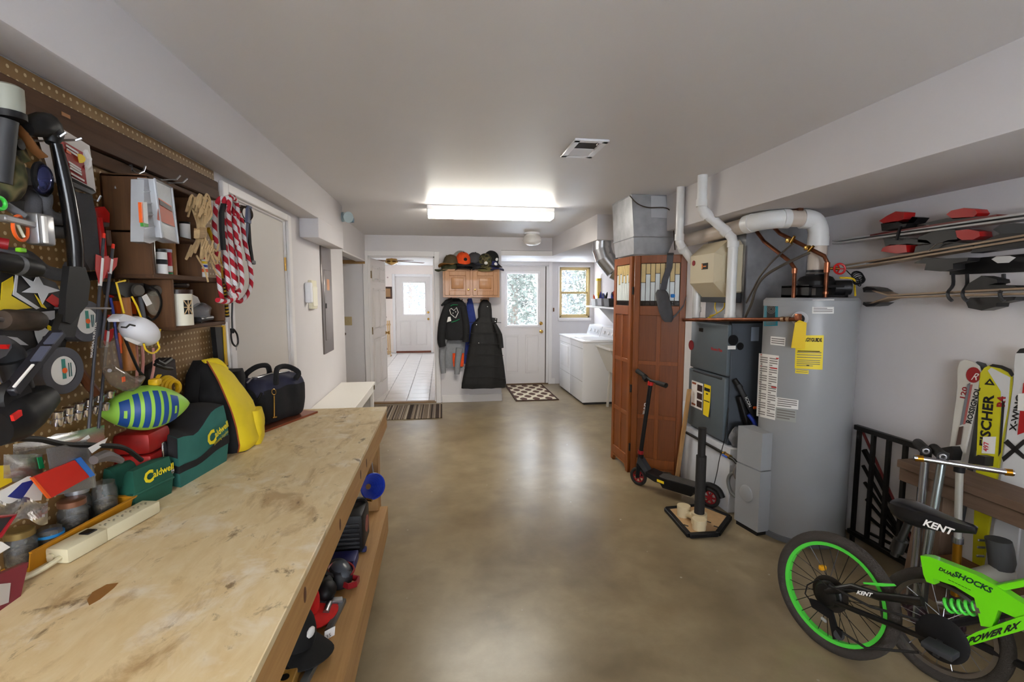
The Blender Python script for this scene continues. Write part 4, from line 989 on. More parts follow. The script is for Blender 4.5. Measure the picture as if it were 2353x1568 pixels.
def frame_text(txt, px, py, ux, size, l, **kw):
    mb = text_mb(txt, bp(px, py, l), ux, uy, size, 0, **kw); return mb
DKG = M_('frame_print', (14, 60, 40), .5)
part(t, 'lettering', frame_text('DUAL', 2156, 1310, ux, .018, .0235*vs_, bold=.0006, shear=.2), INK)
part(t, 'lettering', frame_text('SHOCKS', 2190, 1323, ux, .027, .0235*vs_, bold=.001, shear=.2), DKG)
part(t, 'lettering', frame_text('_ _ _ _ _ _ _', 2180, 1332, ux, .012, .0235*vs_, bold=.0006), INK)
ux2 = (bp(2350, 1440, .03)-bp(2225, 1480, .03)).normalized()
part(t, 'lettering', frame_text('POWER RX', 2222, 1482, ux2, .034, .0275*vs_, bold=.0015, shear=.3), INK)
sp = MB(); s0, s1 = bp(2172, 1391), bp(2245, 1400)
for k in range(49):
    pass
d_, uu, ww, L_ = frame_to(s0, s1)
sp.tube([s0+d_*(L_*k/72)+(uu*cos(k*2*pi/16)+ww*sin(k*2*pi/16))*.021 for k in range(73)], .0055, 8)
part(t, 'shock_spring', sp, LIMR)
part(t, 'shock_absorber', MB().cyl(s0-d_*.02, s1+d_*.03, .012).cyl(s1, s1+d_*.015, .024), STEEL)
seat = MB(); rs = []
for f, hw, zt, zb in ((-.125, .02, .0, -.03), (-.115, .055, .012, -.055), (-.08, .072, .02, -.068), (-.03, .066, .014, -.072), (.02, .045, .006, -.062), (.07, .03, .0, -.045), (.115, .024, -.006, -.03), (.13, .012, -.012, -.026)):
    c0 = bl(.30+f, 0, .735)
    rs.append([c0+bm_*(hw*cos(2*pi*k/16))+bu*((zt if sin(2*pi*k/16) > 0 else -zb)*sin(2*pi*k/16)) for k in range(16)])
seat.rings(rs)
SEATM = M_('seat_vinyl', (24, 24, 27), .32)
se = part(t, 'saddle', seat, SEATM)
part(se, 'lettering', text_mb('KENT', bl(.30, .058*vs_, .695), bh if vs_*bh.x > -9 else -bh, bu, .034, .004, bold=.0012, shear=.3), PAPER)
part(t, 'seat_post', MB().cyl(bl(.24, 0, .70), bl(.20, 0, .52), .014).cbox(bl(.24, 0, .685), (.05, .04, .03), .006), BLKM)
part(t, 'seat_clamp', MB().cyl(bl(.215, 0, .59), bl(.205, 0, .54), .024), BLKM)
part(t, 'lettering', text_mb('KENT', bp(1968, 1365, l1+.018*vs_), (bp(2020, 1372, l1)-bp(1968, 1362, l1)), uy, .022, .002, bold=.001, shear=.2), PAPER)
bike_wheel(t, .93, LIMR)
part(t, 'fork', MB().cyl(bl(.93, .055, BR), bl(.83, .055, .6), .016).cyl(bl(.93, -.055, BR), bl(.83, -.055, .6), .016).cyl(bl(.83, 0, .58), bl(.79, 0, .75), .02).bar(bl(.83, -.065, .6), bl(.83, .065, .6), .03, .03), BLKM)
part(t, 'handlebar', MB().tube([bl(.74, -.28, .86), bl(.76, -.1, .84), bl(.79, 0, .76), bl(.76, .1, .84), bl(.74, .28, .86)], .011, 8, smooth=4), BLKM)
# second bicycle behind it
b2 = thing('bicycle', 'dark bicycle with silver spokes standing behind the lime green one', 'bicycle', bl(.35, .25, 0))
side = bn
bike_wheel(b2, 0, STEEL, c=bl(.30, 0, 0)+bn*.24+V((0, 0, .22)), ax=bm_, R=.22, nsp=20)
bike_wheel(b2, 0, STEEL, c=bl(1.1, 0, 0)+bn*.24+V((0, 0, .22)), ax=bm_, R=.22, nsp=20)
qq = lambda f, z: bl(f, 0, 0)+bn*.24+V((0, 0, z))
part(b2, 'frame', MB().tube([qq(.30, .22), qq(.56, .22), qq(.94, .5), qq(.56, .46), qq(.30, .22)], .016, 8).tube([qq(.56, .22), qq(.55, .47)], .015, 8).tube([qq(1.1, .22), qq(.92, .62)], .015, 8), M_('bike_black', (30, 28, 30), .35))
part(b2, 'reflector', MB().cbox(qq(.36, .34)-bn*.02, (.05, .03, .03), .006), M_('white_reflector', (205, 210, 215), .2))
# ---------------------------------------------------------------- skis on the right wall
def sq(px, py, x=2.5): return atx(px, py, x)
SKW = M_('ski_wood_edge', (150, 128, 104), .5); SKG = M_('ski_grey_edge', (176, 174, 172), .4); SKB = M_('ski_black', (30, 29, 30), .4)
SKRED = M_('binding_red', (166, 22, 22), .35)
def ski_edge(px0, py0, px1, py1, tip=None, x0=2.49, w=.085, ext=0.6):
    a, b = sq(px0, py0, x0), sq(px1, py1, x0); d = (b-a).normalized()
    pts = [a, b+d*ext]
    if tip: pts = tip+pts
    mb = MB(); rs = []; T = .0045
    for i, p in enumerate(pts):
        q = (pts[min(i+1, len(pts)-1)]-pts[max(i-1, 0)]).normalized(); up = V((1, 0, 0)).cross(q).normalized()
        wd = w*(.55 if (tip and i == 0) else 1); c = p+V((w/2, 0, 0))
        rs.append([c-V((wd/2, 0, 0))-up*T, c-V((wd/2, 0, 0))+up*T, c+V((wd/2, 0, 0))+up*T, c+V((wd/2, 0, 0))-up*T])
    return mb.rings(rs)
def outline(pts, x0, dx): return MB().prism([sq(a, b, x0) for a, b in pts], (dx, 0, 0))
t = thing('ski_pair', 'grey edged skis with red and black bindings, top pair on the wall rack', 'skis', sq(2150, 540, 2.55))
part(t, 'ski', ski_edge(1912, 554, 2353, 491), SKG); part(t, 'ski', ski_edge(1912, 560, 2353, 501), SKG)
part(t, 'topsheet', ski_edge(1999, 541, 2290, 495, x0=2.487, w=.09, ext=0), M_('ski_dark_red', (96, 26, 24), .4))
part(t, 'strap', MB().bar(sq(2070, 520, 2.485), sq(2060, 552, 2.485), .012, .012), BLACK)
for (o, m) in (([(2020, 508), (2038, 496), (2058, 486), (2078, 488), (2076, 504), (2056, 512), (2030, 514)], SKRED), ([(2024, 514), (2060, 508), (2074, 515), (2100, 512), (2110, 500), (2096, 498), (2085, 512), (2080, 522), (2026, 531)], SKB),
               ([(2028, 570), (2045, 562), (2082, 563), (2084, 580), (2060, 583), (2024, 578)], SKRED), ([(2030, 548), (2080, 548), (2130, 552), (2140, 560), (2110, 562), (2085, 560), (2034, 566)], SKB)):
    part(t, 'toe_binding', outline(o, 2.5, .07), m)
for (o, m) in (([(2174, 493), (2186, 484), (2215, 478), (2240, 481), (2246, 490), (2236, 500), (2190, 504)], SKRED), ([(2112, 516), (2174, 502), (2240, 498), (2290, 496), (2280, 506), (2180, 520)], SKB),
               ([(2195, 530), (2225, 527), (2250, 532), (2252, 543), (2236, 551), (2210, 552), (2198, 545)], SKRED), ([(2110, 545), (2150, 530), (2195, 528), (2200, 550), (2178, 552), (2150, 562), (2108, 556)], SKB)):
    part(t, 'heel_binding', outline(o, 2.5, .07), m)
t = thing('ski_pair', 'wood edged skis with black bindings, sloping middle pair on the wall rack', 'skis', sq(2150, 585, 2.55))
part(t, 'ski', ski_edge(1935, 611, 2353, 541), SKW); part(t, 'ski', ski_edge(1945, 617, 2353, 550), SKW)
part(t, 'topsheet', ski_edge(1918, 618, 1990, 606, x0=2.487, ext=0), SKG)
for o in ([(2100, 605), (2125, 592), (2160, 595), (2225, 592), (2222, 600), (2190, 606), (2190, 618), (2160, 624), (2124, 621), (2128, 606)], [(2240, 562), (2300, 538), (2353, 534), (2400, 540), (2400, 560), (2230, 582)], [(2104, 566), (2180, 556), (2240, 560), (2232, 572), (2100, 582)]):
    part(t, 'binding', outline(o, 2.5, .07), SKB)
part(t, 'binding', outline([(2282, 528), (2300, 516), (2330, 513), (2400, 514), (2400, 530), (2300, 538)], 2.5, .07), M_('binding_charcoal', (44, 46, 50), .4))
part(t, 'brake_wire', MB().tube([sq(2135, 576, 2.48), sq(2150, 562, 2.48), sq(2168, 558, 2.48)], .004, 6), STEEL)
t = thing('ski_pair', 'wood edged skis with upturned black tips, lowest pair on the wall rack', 'skis', sq(2200, 680, 2.55))
part(t, 'ski', ski_edge(2040, 679, 2353, 663, tip=[sq(1984, 660, 2.49), sq(1992, 661, 2.49), sq(2012, 670, 2.49)]), SKW)
part(t, 'ski', ski_edge(2040, 684, 2353, 675, tip=[sq(1985, 704, 2.49), sq(1993, 701, 2.49), sq(2015, 692, 2.49)]), SKW)
for o in ([(1982, 662), (1990, 659), (2008, 662), (2022, 670), (2010, 668), (1990, 668), (1984, 672)], [(1982, 700), (1990, 705), (2010, 703), (2024, 695), (2010, 697), (1992, 698), (1984, 694)]): part(t, 'ski_tip', outline(o, 2.488, .09), SKB)
for o in ([(2225, 652), (2255, 634), (2290, 642), (2292, 650), (2270, 655), (2330, 656), (2345, 666), (2215, 668)], [(2218, 692), (2230, 684), (2335, 682), (2330, 690), (2290, 697), (2288, 705), (2255, 714), (2225, 708)]): part(t, 'binding', outline(o, 2.5, .07), SKB)
t = thing('ski_rack', 'black wall ski rack panel with bent steel arms', 'rack', sq(2250, 625, 2.63))
part(t, 'back_panel', MB().prism([sq(a, b, 2.625) for a, b in ((2182, 598), (2182, 632), (2420, 622), (2420, 578))], (.014, 0, 0)), BLACK)
part(t, 'decal', MB().prism([sq(a, b, 2.624) for a, b in ((2278, 596), (2290, 589), (2320, 588), (2334, 592), (2318, 604), (2292, 605))], (.001, 0, 0)), PAPER)
for pxs in ((2190, 2178, 2214), (2222, 2212, 2246), (2306, 2298, 2330)):
    part(t, 'arm', MB().tube([sq(pxs[0], 630, 2.615), sq(pxs[0], 655, 2.6), sq(pxs[1], 672, 2.48), sq(pxs[1]+2, 684, 2.47), sq(pxs[1]+10, 692, 2.47)], .008, 8, smooth=3), DGREY)
single('small_wire_clip', 'black coil of wire hanging from the middle skis above the heater', 'wire', MB().torus(sq(1968, 646, 2.5), (1, .2, 0), .018, .003, 16, 5).torus(sq(1974, 652, 2.5), (1, -.2, .3), .016, .003, 16, 5).tube([sq(1945, 622, 2.495), sq(1955, 632, 2.495), sq(1966, 642, 2.5)], .003, 5), BLACK)
# ---------------------------------------------------------------- leaning skis

LP0, LPN = V((2.62, 0, 1.28)), V((-1.0, 0, .05)).normalized()
def lp(px, py, d=0.0):
    r = ray(px, py); o = V((0, 0, CAMZ)); q = LP0+LPN*d
    return o+r*((q-o).dot(LPN)/r.dot(LPN))
def lslab(pts, d0, th): return MB().prism([lp(a, b, d0) for a, b in pts], LPN*th)
def down(a, b, z=.01):        # extend line a->b (3-D) down to height z
    k = (z-a.z)/(b.z-a.z); return a+(b-a)*k
def ski_body(t, outl, foot, d0, mat, th=.012):
    # outl: pixel outline of the visible head, foot: two (left,right) pixel pairs giving the side lines to prolong to the floor
    pts = [lp(a, b, d0) for a, b in outl]
    (l0, l1), (r0, r1) = foot
    fl = down(lp(*l0, d0), lp(*l1, d0)); fr_ = down(lp(*r0, d0), lp(*r1, d0))
    return part(t, 'ski', MB().prism([fl]+pts+[fr_], LPN*th), mat, sharp=50)
IVS = M_('ski_ivory', (206, 202, 192), .35); YLS = M_('ski_yellow', (206, 200, 30), .35); WHS = M_('ski_white', (206, 206, 206), .35)
up_dir = lambda a, b: (lp(*a)-lp(*b)).normalized()
t = thing('leaning_ski', 'ivory ski with red round emblem leaning on the right wall', 'ski', lp(2215, 1040))
ski_body(t, [(2186, 1035), (2205, 890), (2204, 850), (2210, 832), (2222, 827), (2240, 832), (2252, 842), (2258, 858), (2252, 900), (2216, 1058)], (((2205, 890), (2186, 1035)), ((2252, 900), (2216, 1058))), 0.02, IVS)
em = MB()
c = (2237, 862)
part(t, 'emblem', lslab([(c[0]+17*cos(k*pi/10), c[1]+18*sin(k*pi/10)) for k in range(20)], .033, .001), M_('emblem_red', (150, 26, 30), .4))
d1 = up_dir((2250, 880), (2225, 975)); s1 = (lp(2240, 900)-lp(2225, 897)).normalized()
part(t, 'lettering', text_mb('R', lp(2229, 873, .035), V((0, -1, .1)), d1, .05, 0, shear=.4), PAPER)
part(t, 'lettering', text_mb('ROSSIGNOL', lp(2231, 975, .034), d1, -s1, .034, .0, squeeze=1.0, bold=.0012), INK)
part(t, 'lettering', text_mb('120', lp(2216, 920, .034), d1, -s1, .034, .0, squeeze=1.3, bold=.001), M_('emblem_red', (150, 26, 30), .4))
part(t, 'stripe', lslab([(2223, 884), (2230, 880), (2213, 975), (2206, 978)], .033, .001), M_('stripe_grey', (120, 122, 128), .5))
part(t, 'stripe', lslab([(2230, 884), (2235, 884), (2218, 975), (2213, 976)], .033, .001), M_('stripe_pink', (168, 92, 88), .5))
part(t, 'plate', lslab([(2206, 982), (2214, 980), (2208, 1022), (2198, 1024)], .033, .006), M_('plate_brown', (84, 62, 54), .5))
part(t, 'toe_piece', lslab([(2182, 1030), (2206, 1026), (2212, 1040), (2208, 1058), (2180, 1056)], .034, .05), SKB)
t = thing('leaning_ski', 'black ski tip half hidden behind the ivory ski', 'ski', lp(2250, 1050))
ski_body(t, [(2230, 1060), (2255, 900), (2238, 838), (2250, 831), (2266, 836), (2272, 850), (2262, 930), (2240, 1060)], (((2255, 900), (2230, 1060)), ((2262, 930), (2240, 1060))), 0.004, M_('ski_charcoal', (70, 72, 74), .4))
t = thing('leaning_ski', 'yellow and white ski with black lettering leaning on the right wall', 'ski', lp(2280, 1060))
ski_body(t, [(2248, 1060), (2256, 860), (2266, 846), (2280, 839), (2300, 842), (2320, 850), (2328, 860), (2326, 900), (2298, 1075)], (((2256, 860), (2248, 1060)), ((2326, 900), (2298, 1075))), 0.022, YLS)
part(t, 'white_patch', lslab([(2270, 852), (2278, 845), (2322, 868), (2316, 940), (2302, 1010), (2300, 900), (2294, 890)], .035, .001), WHS)
part(t, 'tip_guard', lslab([(2274, 842), (2282, 837), (2303, 840), (2324, 849), (2331, 862), (2325, 866), (2318, 856), (2300, 847)], .035, .004), SKB)
d2 = up_dir((2268, 900), (2258, 1020)); s2 = (lp(2285, 950)-lp(2262, 950)).normalized()
part(t, 'lettering', text_mb('FISCHER', lp(2273, 1030, .036), d2, -s2, .062, .0, squeeze=1.08, bold=.002, shear=.15), INK)
part(t, 'lettering', text_mb('R4', lp(2308, 936, .037), d2, -s2, .045, .0, bold=.002), M_('emblem_red', (150, 26, 30), .4))
part(t, 'emblem', lslab([(2262, 884), (2275, 870), (2286, 886)], .036, .001), INK)
part(t, 'emblem', lslab([(2270, 881), (2279, 882), (2274, 875.5)][::-1], .0375, .001), YLS)
sk = part(t, 'price_sticker', lslab([(2259, 1004), (2289, 1004), (2286, 1044), (2256, 1042)], .036, .001), PAPER)
part(sk, 'lettering', text_mb('497', lp(2270, 1038, .038), d2, -s2, .03, .0, bold=.001), M_('pen_pink', (200, 70, 80), .6))
part(t, 'side_stripe', lslab([(2303, 920), (2309, 925), (2300, 1040), (2294, 1050)], .036, .001), SKB)
part(t, 'toe_piece', lslab([(2256, 1052), (2268, 1046), (2284, 1050), (2282, 1072), (2254, 1070)], .036, .05), SKB)
t = thing('leaning_ski', 'white black and red twin-tip ski leaning beside the yellow ski', 'ski', lp(2340, 1080))
ski_body(t, [(2308, 1075), (2334, 880), (2337, 820), (2345, 802), (2365, 800), (2378, 812), (2384, 840), (2360, 1085)], (((2334, 880), (2308, 1075)), ((2384, 840), (2360, 1085))), 0.03, WHS)
part(t, 'black_tip', lslab([(2335, 812), (2344, 802), (2366, 798), (2379, 812), (2372, 822), (2356, 812)], .0435, .001), SKB)
d3 = up_dir((2345, 880), (2325, 980)); s3 = (lp(2350, 900)-lp(2335, 900)).normalized()
part(t, 'lettering', text_mb('X-WING', lp(2334, 990, .0445), d3, -s3, .036, .0, bold=.0012, squeeze=1.2), INK)
part(t, 'red_patch', lslab([(2352, 880), (2372, 884), (2366, 990), (2338, 1000), (2344, 945)], .0437, .001), M_('patch_red', (170, 24, 26), .4))
part(t, 'price_sticker', lslab([(2340, 905), (2366, 903), (2362, 945), (2338, 944)], .0445, .001), PAPER)
for o in ([(2306, 1018), (2316, 1010), (2356, 1048), (2352, 1056)], [(2352, 1010), (2360, 1016), (2306, 1062), (2302, 1052)]): part(t, 'cross_mark', lslab(o, .0445, .001), SKB)
# ---------------------------------------------------------------- black metal railing
t = thing('metal_railing', 'black metal railing section standing between heater and plank table', 'railing', (2.44, 2.3, 0))
RX = 2.51
part(t, 'top_rail', MB().box(RX, RX+.03, 2.14, 2.6, .727, .757, .003), BLKM)
part(t, 'bottom_rail', MB().box(RX, RX+.03, 2.14, 2.6, .06, .09, .003), BLKM)
for k in range(5):
    yy = 2.17+k*.1
    part(t, 'baluster', MB().box(RX+.005, RX+.025, yy-.01, yy+.01, 0 if k in (0, 4) else .09, .727), BLKM)
t = thing('metal_railing', 'second black railing panel with slanted bars behind the standing one', 'railing', (2.5, 2.3, 0))
part(t, 'top_rail', MB().bar((2.575, 2.58, .6), (2.59, 2.2, .12), .022, .022), BLKM)
for k in range(5): part(t, 'baluster', MB().bar((2.575, 2.58-.02*k, .5-.1*k), (2.59, 2.2, .06+.012*k), .014, .014), BLKM)
part(t, 'foot', MB().box(2.565, 2.605, 2.18, 2.2, 0, .14), BLKM)
single('ski_pole', 'thin ski pole with red section leaning behind the black railing', 'pole', MB().tube([(2.555, 2.58, .72), (2.56, 2.4, .45), (2.57, 2.16, .09), (2.57, 2.12, .01)], .008, 8), M_('pole_dark_red', (110, 40, 40), .4))
# ---------------------------------------------------------------- plank table with lower board
OLDW = wood('weathered_wood', (122, 98, 80), (86, 66, 52), 'y', 6, .7, 0, 10, .6)
OLDZ = wood('weathered_leg', (124, 100, 82), (90, 70, 56), 'z', 6, .7, 0, 10, .6)
t = thing('plank_table', 'rough brown plank table with splayed legs and a low board', 'table', (2.4, 1.6, 0))
part(t, 'top_plank', MB().box(2.3, 2.5, .8, 2.11, .675, .715, .004), OLDW)
part(t, 'apron', MB().box(2.33, 2.36, .85, 2.12, .60, .675, .003), OLDW)
for yy, dy in ((1.98, .03), (1.0, -.03)):
    part(t, 'leg', MB().bar((2.32, yy+dy, 0), (2.37, yy, .675), .085, .035, .003, up=(0, 1, 0)), OLDZ)
    part(t, 'leg', MB().bar((2.5, yy+dy, 0), (2.46, yy, .675), .085, .035, .003, up=(0, 1, 0)), OLDZ)
part(t, 'low_board', MB().box(2.315, 2.49, .9, 1.94, .255, .285, .003), wood('low_board_wood', (132, 88, 50), (100, 62, 32), 'y'))
part(t, 'low_batten', MB().box(2.33, 2.36, .95, 1.93, .19, .255), OLDW)
BOOTW = M_('boot_white', (160, 156, 146), .45); BOOTG = M_('boot_grey', (70, 70, 70), .5)
def boot(label, x, y, rz, m1, m2):
    Mx = Matrix.Translation((x, y, .286)) @ Matrix.Rotation(rz, 4, 'Z') @ Matrix.Scale(.82, 4)
    t = thing('ski_boot', label, 'boot', (x, y, .286), 'ski boots on the low board')
    rs = []
    for f, hw, z0, z1 in ((-.10, .03, .0, .06), (-.09, .042, 0, .11), (-.04, .045, 0, .12), (.02, .045, 0, .1), (.08, .045, 0, .075), (.12, .035, .005, .055), (.135, .018, .01, .04)):
        rs.append([Mx @ V((f, hw*cos(2*pi*k/12), (z0+z1)/2+(z1-z0)/2*sin(2*pi*k/12))) for k in range(12)])
    part(t, 'lower_shell', MB().rings(rs), m1)
    part(t, 'cuff', MB().rings([[Mx @ V((cx+rx*cos(2*pi*k/14), ry*sin(2*pi*k/14), z)) for k in range(14)] for cx, rx, ry, z in ((-.045, .055, .045, .09), (-.045, .06, .05, .13), (-.03, .06, .05, .2), (-.015, .058, .048, .25))]), m2)
    for z in (.12, .17, .21): part(t, 'buckle', MB().box(-.0, .04, -.056, -.048, z, z+.012, .002, Mx), STEEL)
    part(t, 'sole', MB().box(-.1, .13, -.035, .035, -.0, .014, .003, Mx), BLACK)
boot('white and grey ski boot on the low board beside the yellow ski', 2.375, 1.70, 2.9, BOOTW, BOOTG)
boot('white ski boot with black cuff farther along the low board', 2.375, 1.50, 2.8, BOOTW, SKB)
# ---------------------------------------------------------------- silver kick scooters
SILV = M_('anodised_silver', (176, 178, 186), .25, .9)
def kick(label, a, b, gr, colr):
    a = V(a); b = V(b)
    t = thing('kick_scooter', label, 'scooter', (b.x, b.y, 0))
    part(t, 'steering_tube', MB().cyl(b, a, .017, n=16), colr)
    for s_ in (-1, 1):
        e = a+V((.05, .02, .0))*s_*1.0
    part(t, 'grip', MB().cyl(a+V((-.06, -.05, .03)), a+V((.02, .06, .03)), .022, n=16), RUB)
    part(t, 'grip_end', MB().torus(a+V((-.062, -.052, .03)), V((.08, .11, 0)), .011, .004, 16, 6), STEEL)
    part(t, 'clamp', MB().cyl(a-V((0, 0, .02)), a+V((0, 0, .03)), .022), BLACK)
    part(t, 'fork', MB().bar(b+V((-.02, 0, -.02)), V((b.x-.02, b.y, .05)), .01, .025).bar(b+V((.02, 0, -.02)), V((b.x+.02, b.y, .05)), .01, .025), colr)
    part(t, 'wheel', MB().torus((b.x, b.y, .05), (1, .2, 0), .038, .012, 24, 8).cyl((b.x-.01, b.y, .05), (b.x+.01, b.y, .05), .03), M_('scooter_wheel', (60, 40, 50), .5))
    return t
def ry(px, py, y): return aty(px, py, y)
kick('silver kick scooter tube with round black grip beside the railing', ry(2128, 1042, 1.93), ry(2100, 1330, 1.93)*1.0, 0, SILV)
kick('rainbow-sheen kick scooter tube between the two other silver tubes', ry(2166, 1055, 1.86), ry(2120, 1330, 1.84), 0, M_('rainbow_silver', (170, 182, 184), .22, .9))
t = thing('kick_scooter', 'white tubed kick scooter with chrome crossbar and gold collar', 'scooter', ry(2205, 1300, 1.78))
a = ry(2205, 1075, 1.78); b = ry(2198, 1330, 1.78)
part(t, 'steering_tube', MB().cyl(b, a, .014, n=16), M_('white_tube', (200, 198, 190), .3, .5))
part(t, 'gold_tube', MB().cyl(b-V((0, 0, .08)), b.lerp(a, .33), .017, n=16), M_('gold_metal', (196, 140, 40), .3, .9))
part(t, 'crossbar', MB().cyl(ry(2100, 1052, 1.86), ry(2330, 1088, 1.66), .012, n=14), CHROME)
for p in ((2112, 1054, 1.85), (2318, 1086, 1.67)): part(t, 'gold_band', MB().cyl(ry(p[0]-10, p[1]-1, p[2]+.01), ry(p[0]+10, p[1]+1, p[2]-.01), .0145, n=14), M_('gold_metal', (196, 140, 40), .3, .9))
part(t, 'clamp', MB().cyl(a-V((0, 0, .02)), a+V((0, 0, .02)), .02), BLACK)
part(t, 'collar', MB().cyl(b.lerp(a, .33), b.lerp(a, .38), .022), SILV)
part(t, 'wheel', MB().torus((b.x, b.y, .05), (1, .3, 0), .038, .012, 24, 8).bar((b.x, b.y, .05), (b.x, b.y, b.z), .02, .02), M_('scooter_wheel', (60, 40, 50), .5))
# ---------------------------------------------------------------- hall cabinet, rail, caps, coats
OAK = wood('oak_cabinet', (188, 138, 92), (160, 108, 66), 'z', 8, .45, .15, 14, .5)
OAKX = wood('oak_cabinet_rail', (188, 138, 92), (160, 108, 66), 'x', 8, .45, .15, 14, .5)
cx0, cx1, cz0, cz1, cyf = .012, .788, 1.528, 1.912, 6.70
t = thing('wall_cabinet', 'honey oak two-door wall cabinet in the hall', 'cabinet', ((cx0+cx1)/2, 6.85, cz0))
part(t, 'body', MB().box(cx0, cx1, cyf+.02, YH-.001, cz0, cz1, .003), OAK)
part(t, 'face_frame', MB().box(cx0, cx0+.035, cyf, cyf+.02, cz0, cz1).box(cx1-.035, cx1, cyf, cyf+.02, cz0, cz1).box(.375, .425, cyf, cyf+.02, cz0, cz1).box(cx0, cx1, cyf+.0005, cyf+.02, cz0, cz0+.035).box(cx0, cx1, cyf+.0005, cyf+.02, cz1-.035, cz1), OAK)
for x0, x1, kx in ((cx0+.025, .382, .355), (.418, cx1-.025, .447)):
    dr = MB(); z0, z1 = cz0+.028, cz1-.028; y0, y1 = cyf-.02, cyf-.001; s_ = .062
    dr.box(x0, x0+s_, y0, y1, z0, z1, .004); dr.box(x1-s_, x1, y0, y1, z0, z1, .004); dr.box(x0+s_, x1-s_, y0, y1, z0, z0+s_, .004); dr.box(x0+s_, x1-s_, y0, y1, z1-s_, z1, .004)
    d = part(t, 'door', dr, OAK)
    part(d, 'panel', MB().box(x0+s_, x1-s_, y0+.016, y1, z0+s_, z1-s_).box(x0+s_+.026, x1-s_-.026, y0+.002, y1, z0+s_+.026, z1-s_-.026, .007), OAK)
    part(d, 'knob', MB().lathe([(.007, 0), (.007, .01), (.014, .016), (.012, .024), (0, .027)], (kx, y0, z0+.075), (0, -1, 0)), BRASS)
t = thing('coat_rail', 'oak coat rail with hooks under the wall cabinet', 'coat rail', (.4, YH, 1.45))
part(t, 'board', MB().box(.085, .67, YH-.02, YH, 1.445, 1.523, .003), OAKX)
for xx in (.16, .28, .36, .55): part(t, 'hook', MB().tube([(xx, YH-.02, 1.49), (xx, YH-.06, 1.48), (xx, YH-.075, 1.50)], .006, 8), BRASS)
CAM = M_('camo_cloth', (84, 78, 52), .9)
nt = CAM.node_tree; nz = noise(nt, 16, 2, objco(nt)); nt.links.new(ramp(nt, nz, [(.4, (54, 48, 32)), (.48, (112, 100, 68)), (.55, (74, 76, 46)), (.62, (36, 34, 26))]), nt.nodes['Principled BSDF'].inputs['Base Color'])
def cap(label, loc, rot, cm, bm2, emblem=None, s=1.22, grp='caps piled on the wall cabinet'):
    Mx = Matrix.Translation(loc) @ rot.to_matrix().to_4x4() @ Matrix.Scale(s, 4)
    t = thing('baseball_cap', label, 'cap', loc, grp)
    cr_ = MB(); rs = []
    for i in range(8):
        a = i/7*pi/2; rr = cos(a)**.75 if i < 7 else .02
        rs.append([V((rr*.098*cos(2*pi*k/20), rr*.088*sin(2*pi*k/20), .115*sin(a)**1.05)) for k in range(20)])
    part(t, 'crown', cr_.rings(rs).xf(Mx), cm)
    br = MB(); n = 10; top = []; bot = []
    for i in range(n+1):
        a = -1.25+2.5*i/n
        inn = V((.094*cos(a), .085*sin(a), .004)); out = V((.05+.125*cos(a*.95)**.8 if abs(a*.95) < pi/2 else .05, .098*sin(a), .004-.028*abs(sin(a))**2+.006))
        top.append((inn, out))
    vs2 = []
    for (i_, o_) in top: vs2 += [i_, o_, o_-V((0, 0, .005)), i_-V((0, 0, .005))]
    fs = []
    for i in range(n):
        for j in range(4): fs.append((i*4+j, i*4+(j+1) % 4, (i+1)*4+(j+1) % 4, (i+1)*4+j))
    fs += [(0, 3, 2, 1), (n*4, n*4+1, n*4+2, n*4+3)]
    part(t, 'brim', br.add(vs2, fs).xf(Mx), bm2)
    part(t, 'button', MB().sphere((0, 0, .115), (.009, .009, .005), 8, 5).xf(Mx), bm2)
    if emblem: part(t, 'emblem', MB().sphere((.082, 0, .055), (.012, .022, .022), 10, 6).xf(Mx), emblem)
    return t
ccl = lambda n, c: M_('cap_'+n, c, .85, var=.15, vs=30)
zt = cz1+.001
E_ = lambda a, b, c: Euler((radians(a), radians(b), radians(c)))
cap('olive green cap at the left end of the cap pile', (.11, 6.82, zt+.005), E_(0, 5, 200), ccl('olive', (66, 68, 44)), ccl('olive', (66, 68, 44)))
cap('black cap under the orange cap', (.31, 6.80, zt+.004), E_(0, 0, -100), ccl('black', (28, 28, 30)), ccl('black', (28, 28, 30)))
cap('black and grey cap in the middle of the bottom layer', (.50, 6.82, zt+.004), E_(0, 0, -80), ccl('blackgrey', (36, 36, 38)), ccl('black', (28, 28, 30)))
cap('navy blue cap at the right end of the cap pile', (.69, 6.82, zt+.004), E_(0, 0, -60), ccl('navy', (36, 38, 84)), ccl('navy', (36, 38, 84)), PAPER)
cap('brown cap with orange brim edge at the left corner of the cabinet', (.13, 6.77, zt+.06), E_(8, 0, 230), ccl('brown', (78, 66, 44)), ccl('tan', (150, 104, 50)))
cap('bright orange cap with black brim on top of the pile', (.29, 6.80, zt+.10), E_(0, 20, -75), ccl('orange', (226, 78, 24)), ccl('black', (28, 28, 30)), ccl('black', (28, 28, 30)))
cap('grey cap behind the bright orange cap', (.25, 6.88, zt+.125), E_(10, -20, 160), ccl('lightgrey', (150, 146, 140)), ccl('lightgrey', (150, 146, 140)))
cap('charcoal knit cap between the orange and the camouflage cap', (.45, 6.84, zt+.10), E_(0, 10, -40), ccl('charcoal', (70, 70, 74)), ccl('charnavy', (40, 42, 54)))
cap('camouflage cap with white round emblem standing on its brim', (.60, 6.80, zt+.085), E_(0, 35, -90), CAM, ccl('khaki', (118, 108, 66)), PAPER)
cap('black mesh cap with white badge behind the camouflage cap', (.68, 6.86, zt+.13), E_(0, 30, -50), ccl('jet', (20, 20, 20)), ccl('jet', (20, 20, 20)), PAPER)
